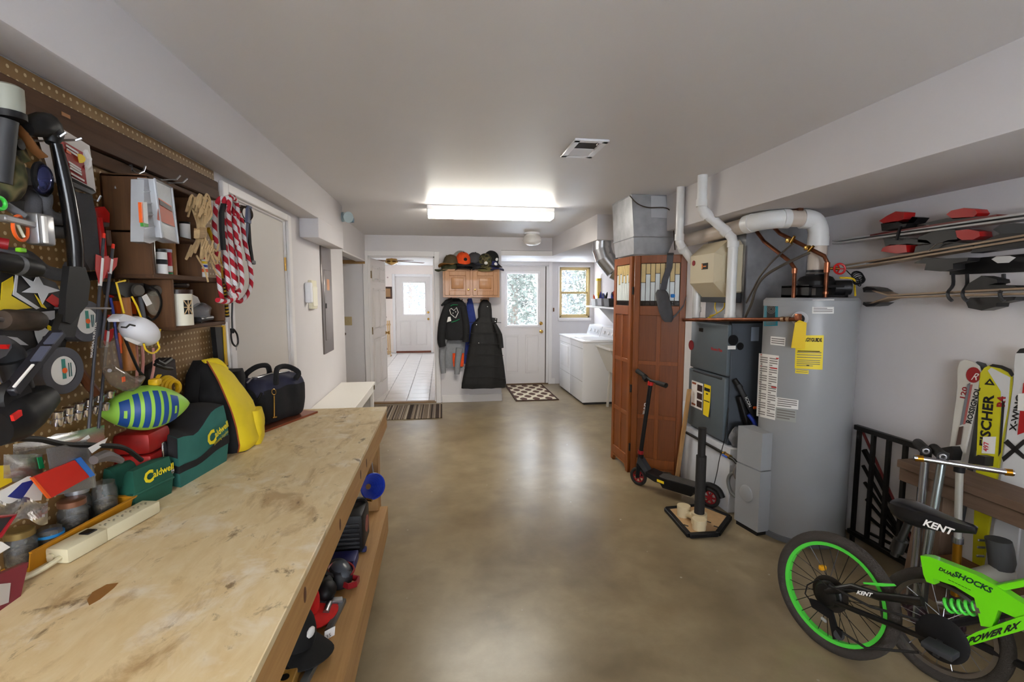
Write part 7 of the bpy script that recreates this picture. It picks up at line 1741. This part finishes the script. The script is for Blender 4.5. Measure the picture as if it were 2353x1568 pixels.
for q in (((452, 588), (470, 620), (478, 648)), ((480, 590), (496, 625), (508, 638)), ((478, 575), (500, 600), (512, 614))): part(t, 'loose_end', MB().tube([wp(a, b, -.875) for a, b in q], .0035, 6, smooth=4), TANR)
ROPE = M_('red_white_rope', (200, 30, 50), .8); nt = ROPE.node_tree
uvn = N(nt, 'ShaderNodeUVMap'); sp = N(nt, 'ShaderNodeSeparateXYZ'); nt.links.new(uvn.outputs[0], sp.inputs[0])
st_ = math_(nt, 'FRACT', math_(nt, 'ADD', math_(nt, 'MULTIPLY', sp.outputs[1], 17.0), sp.outputs[0]))
f2 = math_(nt, 'FRACT', math_(nt, 'ADD', math_(nt, 'MULTIPLY', sp.outputs[1], 140.0), math_(nt, 'MULTIPLY', sp.outputs[0], -5.0)))
cc_ = mixc(nt, ramp(nt, st_, [(.50, 0.0), (.54, 1.0)]), lin((186, 22, 44)), lin((226, 222, 222)))
cc_ = mixc(nt, math_(nt, 'MULTIPLY', ramp(nt, f2, [(.7, 0.0), (.8, 1.0)]), .35), cc_, lin((110, 60, 66)))
nt.links.new(cc_, nt.nodes['Principled BSDF'].inputs['Base Color'])
bpn = N(nt, 'ShaderNodeBump'); bpn.inputs['Strength'].default_value = .5; bpn.inputs['Distance'].default_value = .003; nt.links.new(f2, bpn.inputs['Height']); nt.links.new(bpn.outputs[0], nt.nodes['Principled BSDF'].inputs['Normal'])
t = thing('rope_coil', 'thick red and white striped rope coil hanging at the end of the pegboard', 'rope', wp(535, 580, -.87))
loops = [[(498, 470), (510, 455), (520, 465), (512, 520), (516, 580), (520, 640), (527, 680), (512, 690), (503, 640), (499, 580), (493, 520)],
         [(514, 470), (527, 453), (540, 462), (532, 520), (538, 580), (542, 640), (540, 678), (528, 660), (520, 610), (517, 550)],
         [(525, 475), (534, 456), (545, 475), (546, 540), (552, 600), (556, 645), (548, 672), (538, 640), (532, 580), (528, 530)],
         [(538, 500), (543, 480), (556, 510), (563, 560), (576, 620), (576, 660), (560, 688), (545, 690), (540, 650), (546, 590), (542, 540)]]
for i, lp_ in enumerate(loops):
    xx = (-.905, -.88, -.86, -.885)[i]
    part(t, 'strand', MB().tube([wp(a, b, xx+.015*sin(k*1.1+i)) for k, (a, b) in enumerate(lp_)], .0095, 10, closed=True, smooth=5), ROPE)
part(t, 'strand', MB().tube([wp(a, b, -.85) for a, b in ((500, 690), (520, 694), (540, 686), (548, 670), (541, 662), (533, 668), (540, 684))], .0095, 10, smooth=5), ROPE)
single('webbing_strap', 'folded black webbing strap hanging inside the red and white rope', 'strap', MB().ribbon([wp(a, b, -.855) for a, b in ((514, 468), (509, 490), (510, 530), (514, 575))], (0, 1, .1), .028, .01), FABBLK)
t = thing('tow_strap', 'black and grey strap with buckle hanging beside the red and white rope', 'strap', wp(575, 540, -.88))
part(t, 'webbing', MB().ribbon([wp(a, b, -.90) for a, b in ((571, 476), (571, 512), (574, 560), (580, 602))], (0, 1, 0), .03, .006), FABBLK)
part(t, 'webbing', MB().ribbon([wp(a, b, -.89) for a, b in ((569, 512), (566, 560), (568, 600))], (0, 1, 0), .02, .005), M_('grey_webbing', (84, 90, 112), .8))
part(t, 'sleeve', MB().ribbon([wp(a, b, -.885) for a, b in ((572, 474), (571, 492), (570, 513))], (0, 1, 0), .042, .012), M_('sleeve_blue_grey', (92, 98, 122), .7))
part(t, 'buckle', MB().cbox(wp(580, 603, -.89), (.014, .055, .02), .004), BLKM)
t = thing('wire_roll', 'roll of thin dark wire behind the rope and strap', 'wire', wp(557, 490, -.92))
wr = MB()
for k in range(7): wr.torus(wp(556, 492, -.91)+V((.004*k, .002*sin(k), .003*cos(k*2))), (1, -.5, 0), .036-.001*k, .0025, 24, 5)
part(t, 'coil', wr, M_('wire_bronze', (72, 60, 48), .4, .6))
YST = M_('yellow_bungee', (214, 170, 20), .5)
t = thing('bungee_cord', 'yellow and black bungee cord with snap hook at the pegboard edge', 'cord', wp(525, 700, -.95))
part(t, 'cord', MB().tube([wp(a, b, -.95) for a, b in ((478, 525), (500, 580), (512, 640), (520, 700), (522, 725))], .008, 8, smooth=4), YST)
for k in range(12):
    f = k/11; part(t, 'band', MB().cyl(wp(512+f*10, 640+f*85, -.95), wp(512.6+f*10, 643+f*85, -.95), .0092, n=10), BLACK)
single('yardstick', 'white tube with yellow edge standing in the pegboard corner', 'rod', MB().cyl(wp(519, 740, -1.0), wp(527, 845, -1.0), .008), PAPER)
single('spirit_level', 'yellow and black spirit level standing in the pegboard corner', 'level', MB().prism([wp(a, b, -1.0) for a, b in ((494, 752), (513, 752), (525, 842), (503, 842))], (-.02, 0, 0)), BLACK)
single('yellow_strip', 'thin yellow strip beside the white tube in the pegboard corner', 'strip', MB().prism([wp(a, b, -.995) for a, b in ((514, 748), (518, 748), (524, 840), (519, 840))], (-.01, 0, 0)), YST)
t = thing('snap_hook', 'black carabiner hanging on a cord from the rope', 'carabiner', wp(540, 780, -.92))
part(t, 'cord', MB().tube([wp(a, b, -.92) for a, b in ((534, 690), (533, 730), (534, 758))], .004, 6), DGREY)
part(t, 'carabiner', MB().tube([wp(a, b, -.92) for a, b in ((534, 758), (531, 770), (534, 788), (542, 796), (547, 788), (545, 770), (538, 758))], .004, 8, smooth=4), BLACK)
part(t, 'key_ring', MB().torus(wp(543, 800, -.92), (1, .3, 0), .011, .0012, 14, 5), STEEL)
part(t, 'grip', MB().cyl(wp(533, 755, -.92), wp(534, 766, -.92), .008), BLACK)
# --- bow
FOAM = M_('grey_foam_grip', (74, 74, 78), .85, var=.08, vs=30, bump=.2, bs=300)
t = thing('compound_bow', 'black compound bow hanging on the pegboard in front of the curved grey hangers', 'bow', wp(160, 600, -.9))
part(t, 'limb', MB().tube([wp(a, b, -.9) for a, b in ((128, 330), (140, 380), (155, 450), (166, 520), (172, 570), (174, 615))], [.012, .014, .016, .017, .017, .016], 12, smooth=4), M_('limb_gloss', (16, 16, 18), .2))
part(t, 'limb_tip', MB().tube([wp(a, b, -.905) for a, b in ((62, 296), (85, 290), (108, 285), (120, 310), (118, 330))], [.014, .025, .026, .022, .012], 10, smooth=3), BLACK)
part(t, 'limb_pocket', MB().prism([wp(a, b, -.885) for a, b in ((160, 612), (196, 614), (208, 650), (202, 700), (165, 745), (150, 740), (152, 680))], (-.015, 0, 0)), BLACK)
part(t, 'riser', MB().prism([wp(a, b, -.89) for a, b in ((168, 690), (190, 700), (180, 740), (172, 775), (138, 775), (134, 755), (146, 720))], (-.015, 0, 0)), BLKM)
part(t, 'lower_limb', MB().bar(wp(134, 765, -.885), wp(20, 905, -.88), .03, .02, .003), M_('limb_dark', (36, 36, 42), .35))
for a, b in (((133, 766), (112, 790)), ((106, 797), (82, 830))): part(t, 'limb_decal', MB().bar(wp(*a, -.868), wp(*b, -.866), .02, .004), M_('decal_slate', (78, 82, 98), .4))
part(t, 'limb_print', MB().bar(wp(32, 890, -.866), wp(76, 838, -.864), .005, .003), PAPER)
part(t, 'cam', MB().lathe([(.035, 0), (.04, .01), (.035, .02)], wp(18, 915, -.9), (1, 0, 0), 20), BLACK)
GHG = 'grey padded hangers'
def hanger(label, pts, x=-.94, r=.016):
    P_ = [wp(a, b, x) for a, b in pts]
    single('padded_hanger', label, 'hanger', MB().tube([V((PXF, P_[0].y, P_[0].z))]+P_, r, 10, smooth=4), FOAM, GHG)
hanger('grey foam padded hanger curving under the red carton', [(95, 445), (100, 480), (120, 500), (158, 506)])
hanger('grey foam padded hanger level with the bow sight', [(70, 450), (78, 500), (110, 530), (160, 534)], -.95)
hanger('grey foam padded hanger above the star decorated board', [(40, 585), (70, 598), (100, 622), (150, 632), (165, 610)], -.95)
single('felt_sleeve', 'wide grey felt sleeve hanging behind the black bow limb', 'sleeve', MB().prism([wp(a, b, -.96) for a, b in ((172, 440), (212, 448), (222, 500), (230, 590), (226, 620), (208, 622), (196, 600), (186, 520))], (-.03, 0, 0)), FOAM)
# --- bow sight and stabiliser
t = thing('bow_sight', 'clear bow sight with orange ring mounted left of the bow', 'bow sight', wp(60, 530, -.9))
part(t, 'ring', MB().torus(wp(47, 525, -.90), (1, .2, 0), .026, .0035, 28, 8), ORANGE)
part(t, 'bracket', MB().bar(wp(0, 500, -.9), wp(85, 520, -.9), .022, .014, .003).cbox(wp(92, 528, -.9), (.03, .05, .07), .006), M_('sight_metal', (150, 150, 152), .3, .7))
part(t, 'scale', MB().cbox(wp(103, 528, -.882), (.006, .01, .06), .001), PAPER)
part(t, 'arm', MB().bar(wp(10, 470, -.92), wp(60, 500, -.9), .02, .014, .003), GREYP)
part(t, 'pin', MB().cyl(wp(40, 515, -.9), wp(55, 545, -.9), .003), M_('fibre_white', (220, 220, 200), .4))
t = thing('flashlight', 'black cylindrical flashlight body lying under the bow sight', 'flashlight', wp(30, 605, -.88))
part(t, 'tube', MB().lathe([(.019, 0), (.021, .02), (.021, .10), (.018, .115), (0, .117)], wp(-25, 596, -.9), V((0, 1, -.12)), 20), BLACK)
part(t, 'band', MB().lathe([(.0216, .055), (.0216, .068)], wp(-25, 596, -.9), V((0, 1, -.12)), 20, caps=False), GREYP)
single('plastic_clip', 'lime green clip on the grey hanger above the flashlight', 'clip', MB().cbox(wp(48, 575, -.925), (.012, .018, .01), .002), M_('nock_lime', (130, 210, 40), .4))
single('green_dial', 'bright green dial at the near end of the bow sight', 'dial', MB().torus(wp(0, 467, -.9), (1, 0, 0), .012, .004, 16, 6), M_('dial_green', (50, 200, 60), .4))
single('red_knife', 'red handled tool lying behind the flashlight', 'tool', MB().cyl(wp(-20, 555, -.95), wp(20, 562, -.93), .012), DRED)
# --- lantern / camo pieces at the far left
t = thing('work_light', 'frosted cylindrical work light with black tube at the top of the pegboard', 'lamp', wp(20, 240, -.9))
part(t, 'head', MB().lathe([(.026, 0), (.028, .03), (.028, .06), (.02, .065)], wp(20, 268, -.91), V((0, 0, 1)), 18), M_('frosted_grey', (150, 152, 140), .4))
part(t, 'collar', MB().lathe([(.03, 0), (.03, .014)], wp(20, 274, -.91), V((0, 0, 1)), 18), BLACK)
part(t, 'handle', MB().tube([wp(15, 275, -.91), wp(8, 340, -.92), wp(0, 420, -.93)], .02, 10), DGREY)
t = thing('trail_camera', 'camouflage trail camera strapped beside the bow top', 'camera', wp(45, 350, -.93))
part(t, 'case', MB().prism([wp(a, b, -.92) for a, b in ((22, 305), (50, 318), (72, 370), (40, 380), (25, 350))], (-.05, 0, 0)), CAM)
part(t, 'lens', MB().lathe([(.012, 0), (.011, .006), (0, .007)], wp(42, 332, -.918), (1, 0, 0), 16), BLACK)
part(t, 'strap', MB().ribbon([wp(a, b, -.915) for a, b in ((35, 290), (55, 310), (80, 345), (100, 362))], (1, 0, .2), .02, .004), M_('strap_brown', (130, 84, 44), .7))
single('camo_pouch', 'camouflage cloth pouch hanging under the trail camera', 'pouch', MB().sphere(wp(15, 400, -.94), (.03, .04, .06), 14, 10), CAM)
single('mesh_quiver', 'dark grey quiver panel behind the sight bracket', 'quiver', MB().prism([wp(a, b, -.985) for a, b in ((28, 400), (62, 385), (100, 400), (108, 470), (70, 490), (20, 480))], (-.02, 0, 0)), DGREY)
t = thing('goggles', 'blue mirrored goggles hanging by the bow', 'goggles', wp(100, 410, -.91))
part(t, 'lens', MB().sphere(wp(98, 412, -.915), (.016, .024, .036), 16, 10, Euler((-.3, 0, 0))), M_('mirror_blue', (60, 66, 110), .08, .8))
part(t, 'frame', MB().torus(wp(98, 412, -.92), (1, .2, 0), .034, .006, 24, 6), BLACK)
# --- red carton
t = thing('carton', 'red and white tool carton hanging behind the bow', 'carton', wp(180, 380, -.97))
c4_ = ((122, 283), (206, 335), (221, 442), (163, 418))
part(t, 'box', wprism(c4_, -.965, .045), M_('carton_white', (214, 208, 204), .55))
part(t, 'red_panel', wprism([(132, 316), (190, 350), (200, 424), (160, 402)], -.9635, .0012), M_('carton_red', (150, 24, 28), .5))
part(t, 'red_edge', wprism([(130, 314), (144, 320), (164, 404), (156, 402)], -.963, .0012), RED)
for a, b in (((152, 334), (180, 352)), ((154, 343), (178, 358)), ((158, 372), (186, 390)), ((160, 379), (187, 396)), ((161, 386), (188, 402)), ((163, 398), (194, 416))): part(t, 'print_line', MB().bar(wp(*a, -.9612), wp(*b, -.9612), .001, .005), PAPER)
part(t, 'badge', MB().cyl(wp(183, 364, -.9615), wp(183, 364, -.9605), .012, n=16), YEL)
part(t, 'print_line', MB().bar(wp(152, 346, -.9612), wp(163, 352, -.9612), .001, .008), ORANGE)
part(t, 'base_band', wprism([(160, 406), (214, 434), (220, 441), (163, 416)], -.9632, .0012), BLACK)
part(t, 'tool_picture', MB().tube([wp(a, b, -.962) for a, b in ((196, 345), (206, 365), (204, 382), (197, 388))], .006, 6), PAPER)
t = thing('tool_packet', 'grey tool packet under the red carton', 'packet', wp(190, 435, -.96))
part(t, 'card', wprism([(165, 418), (222, 443), (212, 447), (168, 428)], -.95, .01), GREYP)
# --- red pipe wrench
t = thing('pipe_wrench', 'red pipe wrench hanging behind the arrows', 'wrench', wp(235, 530, -.99))
part(t, 'handle', MB().tube([wp(a, b, -.985) for a, b in ((224, 500), (231, 550), (236, 600), (240, 640))], [.012, .013, .012, .01], 8), RED)
part(t, 'head', wprism([(214, 478), (240, 475), (252, 490), (252, 512), (238, 510), (236, 520), (224, 520)], -.98, .03), RED)
part(t, 'jaw', wprism([(238, 512), (252, 512), (251, 522), (240, 522)], -.978, .026), STEEL)
part(t, 'grip_rod', MB().tube([wp(247, 530, -.99), wp(250, 565, -.99)], .008, 8), M_('wrench_brown', (96, 70, 56), .6))  # short brown tube beside the wrench handle
# --- arrows
def arrow(label, top, bot, x):
    t = thing('arrow', label, 'arrow', wp(*bot, x), 'arrows on the pegboard')
    a, b = wp(*top, x), wp(*bot, x); d = (b-a)
    part(t, 'shaft', MB().cyl(a, b, .004, n=10), M_('carbon_shaft', (66, 66, 72), .35))
    part(t, 'nock', MB().cyl(a-d.normalized()*.014, a, .0042), M_('nock_red', (230, 50, 30), .4))
    a1, a2 = a+d*.1, a+d*.26
    part(t, 'white_wrap', MB().cyl(a+d*.11, a+d*.26, .0048, n=10), PAPER)
    for dy in (-1, 1): part(t, 'fletching', MB().prism([a1+V((0, dy*.002, 0)), a1+V((0, dy*.026, .004)), a1.lerp(a2, .45)+V((0, dy*.024, 0)), a2+V((0, dy*.002, 0))], (.0012, 0, 0)), M_('fletch_red', (190, 24, 26), .5))
    return t
tA = arrow('dark arrow with red and white fletching, longer of the pair on the pegboard', (238, 548), (204, 985), -.93)
arrow('dark arrow with a single bright orange nock leaning behind the longer one', (259, 572), (232, 800), -.945)
part(tA, 'lettering', text_mb('MAXIMA HUNTER', wp(212, 822, -.924), (wp(222, 745, -.924)-wp(212, 822, -.924)), (0, -1, 0), .012, 0, bold=.0004), PAPER)
arrow('third dark arrow standing among the hanging cables', (250, 735), (226, 985), -.97)
# --- star board
t = thing('skate_deck', 'black skateboard deck with yellow, red and white star graphics', 'skateboard', wp(60, 740, -1.0))
XD = -.995
part(t, 'deck', wprism([(-60, 630), (60, 622), (128, 650), (150, 690), (158, 760), (140, 850), (60, 840), (-60, 860)], XD, .014), M_('deck_black', (26, 26, 28), .35))
def deco(pts, m, k=0): part(t, 'star_graphic' if m is WSTAR else 'graphic', wprism(pts, XD+.0012+.0008*k, .001), m)
WSTAR = M_('graphic_white', (206, 206, 208), .4); GY = M_('graphic_yellow', (226, 196, 16), .4); GRD = M_('graphic_red', (176, 26, 26), .4)
deco([(5, 650), (30, 635), (32, 660), (26, 680), (70, 706), (40, 704), (0, 715)], GY); deco([(0, 690), (45, 700), (75, 708), (0, 716)], GY, 1)
deco([(36, 632), (42, 634), (38, 672), (92, 708), (84, 711), (30, 678)], WSTAR, 1)
deco([(50, 634), (78, 648), (86, 630), (100, 655), (140, 668), (112, 674), (98, 700), (88, 674), (50, 672), (72, 660)], WSTAR, 2)
deco([(105, 690), (120, 676), (138, 688), (132, 708)], GRD, 1); deco([(80, 676), (92, 690), (108, 710), (96, 706)], GY, 1)
deco([(62, 720), (126, 714), (126, 732), (118, 736)], WSTAR, 1)
deco([(76, 744), (92, 752), (104, 738), (104, 754), (120, 764), (98, 774), (92, 800), (82, 772)], WSTAR, 2)
deco([(6, 772), (40, 776), (66, 794), (36, 792), (20, 800), (10, 790)], WSTAR, 1)
deco([(108, 745), (120, 752), (120, 768), (110, 760)], GY, 1); deco([(122, 795), (138, 808), (145, 822), (130, 812)], GY, 2); deco([(-5, 735), (-5, 760), (25, 745)], GY, 1)
t = thing('roller', 'dark worn roller hanging across the skateboard deck', 'roller', wp(40, 740, -.95))
part(t, 'drum', MB().lathe([(.02, 0), (.024, .01), (.024, .09), (.02, .1)], wp(5, 735, -.955), V((0, 1, -.08)), 18), M_('roller_dark', (62, 50, 40), .6, var=.4, vs=30))
part(t, 'axle', MB().cyl(wp(-10, 734, -.955), wp(90, 740, -.955), .005), STEEL)
# --- duct tape rolls
TAPE = M_('duct_tape_grey', (84, 86, 94), .4, .15)
def tape(label, c, ax, R, h, txt):
    ax = V(ax).normalized()
    t = thing('tape_roll', label, 'tape roll', c-V((0, 0, R)), 'duct tape rolls')
    part(t, 'tape', MB().lathe([(R*.62, 0), (R, 0), (R, h), (R*.62, h)], c, ax, 36, caps=False), TAPE)
    part(t, 'core', MB().lathe([(R*.62, 0), (R*.62, h*.98), (0, h*.99)], c, ax, 30), PAPER)
    u = ax.cross(V((0, 0, 1))).normalized(); u = u if u.dot(V((0, 1, 0))) > 0 else -u; w_ = u.cross(ax); w_ = w_ if w_.z > 0 else -w_
    ro = u*0+w_
    part(t, 'label_stripe', MB().prism([c+ax*(h+.0005)+u*a+w_*b for a, b in ((-.006, R*.5), (.004, R*.5), (.004, -R*.35), (-.006, -R*.35))], ax*.0006), M_('tape_green_print', (60, 140, 130), .5))
    part(t, 'label_mark', MB().cyl(c+ax*(h+.001), c+ax*(h+.002), .007, n=12), ORANGE)
    for q in (.012, .018): part(t, 'label_print', MB().prism([c+ax*(h+.0005)+u*(q+a)+w_*b for a, b in ((0, R*.3), (.0025, R*.3), (.0025, -R*.3), (0, -R*.3))], ax*.0006), M_('tape_dark_print', (30, 90, 90), .5))
tape('grey duct tape roll hanging on the arrow hook', wp(205, 738, -.955)-V((.05, 0, 0)), (1, -.12, 0), .056, .05, 'DUCK')
tape('grey duct tape roll with white core lower by the bow limb', wp(148, 852, -.93)-V((.1, -.01, 0)), (1, -.1, 0), .058, .1, 'TAPE')
peghook('thin horizontal peg hook through the upper tape roll', [(190, 708, -.93), (255, 709, -.905)])
# --- socket rails
for i, (a, b, lab) in enumerate((((118, 958), (262, 900), 'upper socket rail with chrome sockets'), ((120, 972), (250, 930), 'lower socket rail with chrome sockets'))):
    t = thing('socket_rail', lab+' on the pegboard above the plastic bags', 'socket rail', wp(*a, -1.0), 'socket rails')
    part(t, 'rail', MB().bar(wp(*a, -1.005), wp(*b, -1.005), .012, .008), STEEL)
    for k in range(6):
        f = (k+.5)/6; p = wp(a[0]*(1-f)+b[0]*f, a[1]*(1-f)+b[1]*f, -.99)
        part(t, 'socket', MB().lathe([(.011, 0), (.012, .004), (.012, .02), (.009, .022)], p-V((0, 0, .012)), (0.15, 0, 1), 14), CHROME)
t = thing('reciprocating_saw', 'black power saw with red logo at the near end of the pegboard', 'saw', wp(50, 940, -.9))
part(t, 'body', MB().tube([wp(a, b, -.9) for a, b in ((-20, 985), (20, 965), (60, 940), (105, 912))], [.04, .05, .045, .03], 14, smooth=4), BLACK)
part(t, 'logo', MB().prism([wp(a, b, -.846) for a, b in ((30, 955), (50, 942), (52, 955), (34, 968))], (-.006, 0, 0)), M_('logo_red', (190, 30, 26), .5))
part(t, 'blade', MB().prism([wp(a, b, -.93) for a, b in ((-5, 905), (35, 898), (42, 918), (0, 945))], (-.002, 0, 0)), M_('blade_wood', (130, 90, 56), .6))
part(t, 'handle', MB().tube([wp(a, b, -.92) for a, b in ((25, 830), (40, 870), (50, 905))], .024, 10, smooth=3), BLACK)
t = thing('cordless_tool', 'black handled tool with red trigger hanging under the star board', 'tool', wp(20, 840, -.95))
part(t, 'grip', MB().tube([wp(a, b, -.93) for a, b in ((-10, 800), (20, 815), (35, 850), (45, 890))], [.03, .028, .022, .02], 10, smooth=3), DGREY)
part(t, 'trigger', wprism([(12, 792), (36, 792), (44, 810), (28, 812)], -.905, .015), RED)
# --- hammers, mask, face shield, pens
HW_ = wood('hammer_handle', (186, 122, 62), (158, 96, 44), 'z')
t = thing('sledge_hammer', 'short sledge hammer with black head and wooden handle hanging on the pegboard', 'hammer', wp(295, 690, -.96))
part(t, 'handle', MB().tube([wp(288, 680, -.97), wp(294, 750, -.965), wp(300, 852, -.96)], [.012, .014, .019], 12), HW_)
part(t, 'head', MB().prism([wp(a, b, -.955) for a, b in ((270, 648), (330, 652), (330, 678), (290, 684), (276, 676))], (-.045, 0, 0)), M_('head_black', (34, 30, 28), .5))
part(t, 'face', MB().lathe([(.019, 0), (.019, .03), (.017, .034), (0, .034)], wp(302, 668, -.97), V((.85, -.4, 0)), 22), M_('hammer_face', (120, 116, 108), .35, .7))
t = thing('claw_hammer', 'second hammer with round steel face and thin handle beside the sledge', 'hammer', wp(340, 690, -.96))
part(t, 'handle', MB().cyl(wp(322, 682, -.97), wp(332, 740, -.97), .007), GREYP)
part(t, 'head', MB().cyl(wp(325, 660, -.985), wp(348, 668, -.95), .014), M_('head_black', (34, 30, 28), .5))
part(t, 'face', MB().lathe([(.018, 0), (.018, .02), (.015, .024), (0, .024)], wp(350, 668, -.965), V((.85, -.4, 0)), 22), M_('hammer_face', (120, 116, 108), .35, .7))
t = thing('safety_goggles', 'clear safety goggles with white tag hanging beside the hammers', 'goggles', wp(355, 690, -.95))
part(t, 'lens', MB().sphere(wp(352, 695, -.955), (.018, .03, .045), 16, 10), M_('goggle_clear', (190, 180, 160), .1, alpha=.35))
part(t, 'frame', MB().tube([wp(a, b, -.94) for a, b in ((345, 662), (362, 670), (370, 695), (364, 722), (350, 735), (338, 728))], .004, 6, smooth=4), BLACK)
part(t, 'tag', wprism([(327, 682), (337, 676), (350, 698), (338, 704)], -.925, .002), PAPER)
t = thing('dust_mask', 'white cup dust mask with yellow elastic hanging on the pegboard', 'mask', wp(320, 760, -.93))
mk = MB(); mc = wp(322, 762, -.935)
part(t, 'cup', MB().sphere(mc, (.045, .075, .042), 24, 12, Euler((-.42, 0, 0))), M_('mask_white', (226, 226, 230), .85))
part(t, 'flap', MB().prism([wp(a, b, -.905) for a, b in ((272, 733), (285, 722), (300, 726), (318, 734), (300, 738), (276, 740))], (-.03, 0, 0)), M_('mask_white', (226, 226, 230), .85))
part(t, 'nose_clip', MB().tube([wp(a, b, -.888) for a, b in ((279, 752), (290, 753), (298, 746), (310, 749))], .0025, 6), BLACK)
part(t, 'elastic', MB().tube([wp(a, b, -.93) for a, b in ((285, 720), (277, 690), (267, 650), (288, 645))], .0028, 6), YEL)
part(t, 'elastic', MB().tube([wp(a, b, -.92) for a, b in ((327, 738), (315, 705), (303, 682))], .0028, 6), YEL)
part(t, 'elastic', MB().tube([wp(a, b, -.91) for a, b in ((330, 790), (336, 805), (352, 812), (366, 800), (362, 785), (368, 757))], .003, 6, smooth=4), YEL)
part(t, 'tag', wprism([(286, 775), (300, 778), (324, 788), (316, 793), (290, 782)], -.9, .002), PAPER)
SMK = M_('smoked_plastic', (120, 106, 90), .15, alpha=.55)
t = thing('face_shield', 'smoky clear face guard hanging below the dust mask', 'face shield', wp(270, 850, -.93))
part(t, 'shield', MB().grid(lambda u, v: wp(230+40*u+14*v*u, 778+70*v+(8*sin(pi*u)), -.93+.03*sin(pi*u)), 8, 8), SMK)
part(t, 'chin_guard', MB().tube([wp(a, b, -.915) for a, b in ((250, 848), (270, 868), (300, 882), (328, 868))], [.016, .026, .024, .008], 10, smooth=4), SMK)
part(t, 'mark', MB().cbox(wp(284, 872, -.888), (.002, .012, .014)), M_('mark_orange', (220, 90, 40), .5))
part(t, 'clip', MB().cyl(wp(245, 850, -.92), wp(252, 852, -.9), .005), STEEL)
PNK = M_('arrow_pink', (214, 150, 140), .5)
for i, (px, top_, bot_) in enumerate(((313, 795, 900), (327, 795, 860), (352, 800, 880))):
    single('marking_rod', ('pink marking rod hanging left of the other two under the dust mask', 'pink marking rod hanging in the middle under the dust mask', 'curved pink marking rod hanging right under the dust mask')[i], 'rod', MB().tube([wp(px, top_, -.985), wp(px+2, (top_+bot_)/2, -.98), wp(px-(6 if i == 2 else 0), bot_, -.975)], .0045, 8, smooth=3), PNK, 'pink marking rods')
single('blue_lanyard', 'blue cord hanging between the arrows and the sledge hammer', 'cord', MB().tube([wp(a, b, -.985) for a, b in ((254, 685), (262, 730), (268, 780), (280, 850))], .004, 6, smooth=4), BLUE)
single('black_cable', 'black cable hanging across the hammer handle', 'cable', MB().tube([wp(a, b, -.93) for a, b in ((288, 780), (300, 810), (318, 850), (328, 862))], .004, 6, smooth=4), BLACK)
single('orange_screwdriver', 'orange handled screwdriver between the cord and the hammer', 'screwdriver', MB().cyl(wp(275, 765, -.98), wp(277, 790, -.98), .005).cyl(wp(277, 790, -.98), wp(279, 812, -.98), .003), ORANGE)
single('brown_handle', 'brown wooden handle slanting behind the lower tape roll', 'handle', MB().tube([wp(175, 845, -1.0), wp(205, 885, -.995), wp(222, 905, -.99)], .013, 8), wood('old_handle', (116, 66, 38), (90, 48, 26), 'z'))
t = thing('tool_pouch', 'black tool pouch with pliers hanging under the walnut shelf', 'pouch', wp(385, 860, -1.0))
part(t, 'pouch', wprism([(340, 850), (385, 822), (402, 826), (408, 880), (345, 890)], -.985, .03), M_('pouch_brown', (46, 38, 38), .7))
part(t, 'pliers', MB().tube([wp(360, 830, -.95), wp(375, 838, -.945), (wp(392, 826, -.95))], .008, 8).tube([wp(356, 838, -.95), wp(380, 846, -.945), wp(395, 848, -.95)], .006, 8), BLACK)
t = thing('extension_cord', 'yellow extension cord with plug coiled behind the football', 'cord', wp(380, 885, -.97))
xc = MB()
for k in range(4): xc.torus(wp(385, 892, -.97)+V((.006*k, .004*k, 0)), (1, -.3, .1), .04-.006*k, .006, 24, 8)
part(t, 'coil', xc, YST)
part(t, 'plug', MB().cbox(wp(356, 878, -.93), (.03, .03, .022), .006).bar(wp(362, 868, -.93), wp(367, 862, -.93), .012, .004), YST)
part(t, 'cord', MB().tube([wp(352, 884, -.935), wp(345, 892, -.94), wp(338, 900, -.95)], .006, 8), YST)
single('clip_rack', 'black and red clip rack behind the arrows', 'rack', MB().prism([wp(a, b, -1.0) for a, b in ((206, 626), (262, 622), (262, 640), (208, 645))], (-.02, 0, 0)), BLACK)
single('red_clamp', 'red spring clamp end below the clip rack', 'clamp', MB().sphere(wp(256, 668, -.99), (.012, .018, .022), 12, 8), RED)
single('orange_label_pack', 'grey and orange tool pack behind the sledge hammer handle', 'packet', MB().prism([wp(a, b, -1.015) for a, b in ((268, 692), (312, 694), (314, 722), (270, 720))], (-.012, 0, 0)), ORANGE)
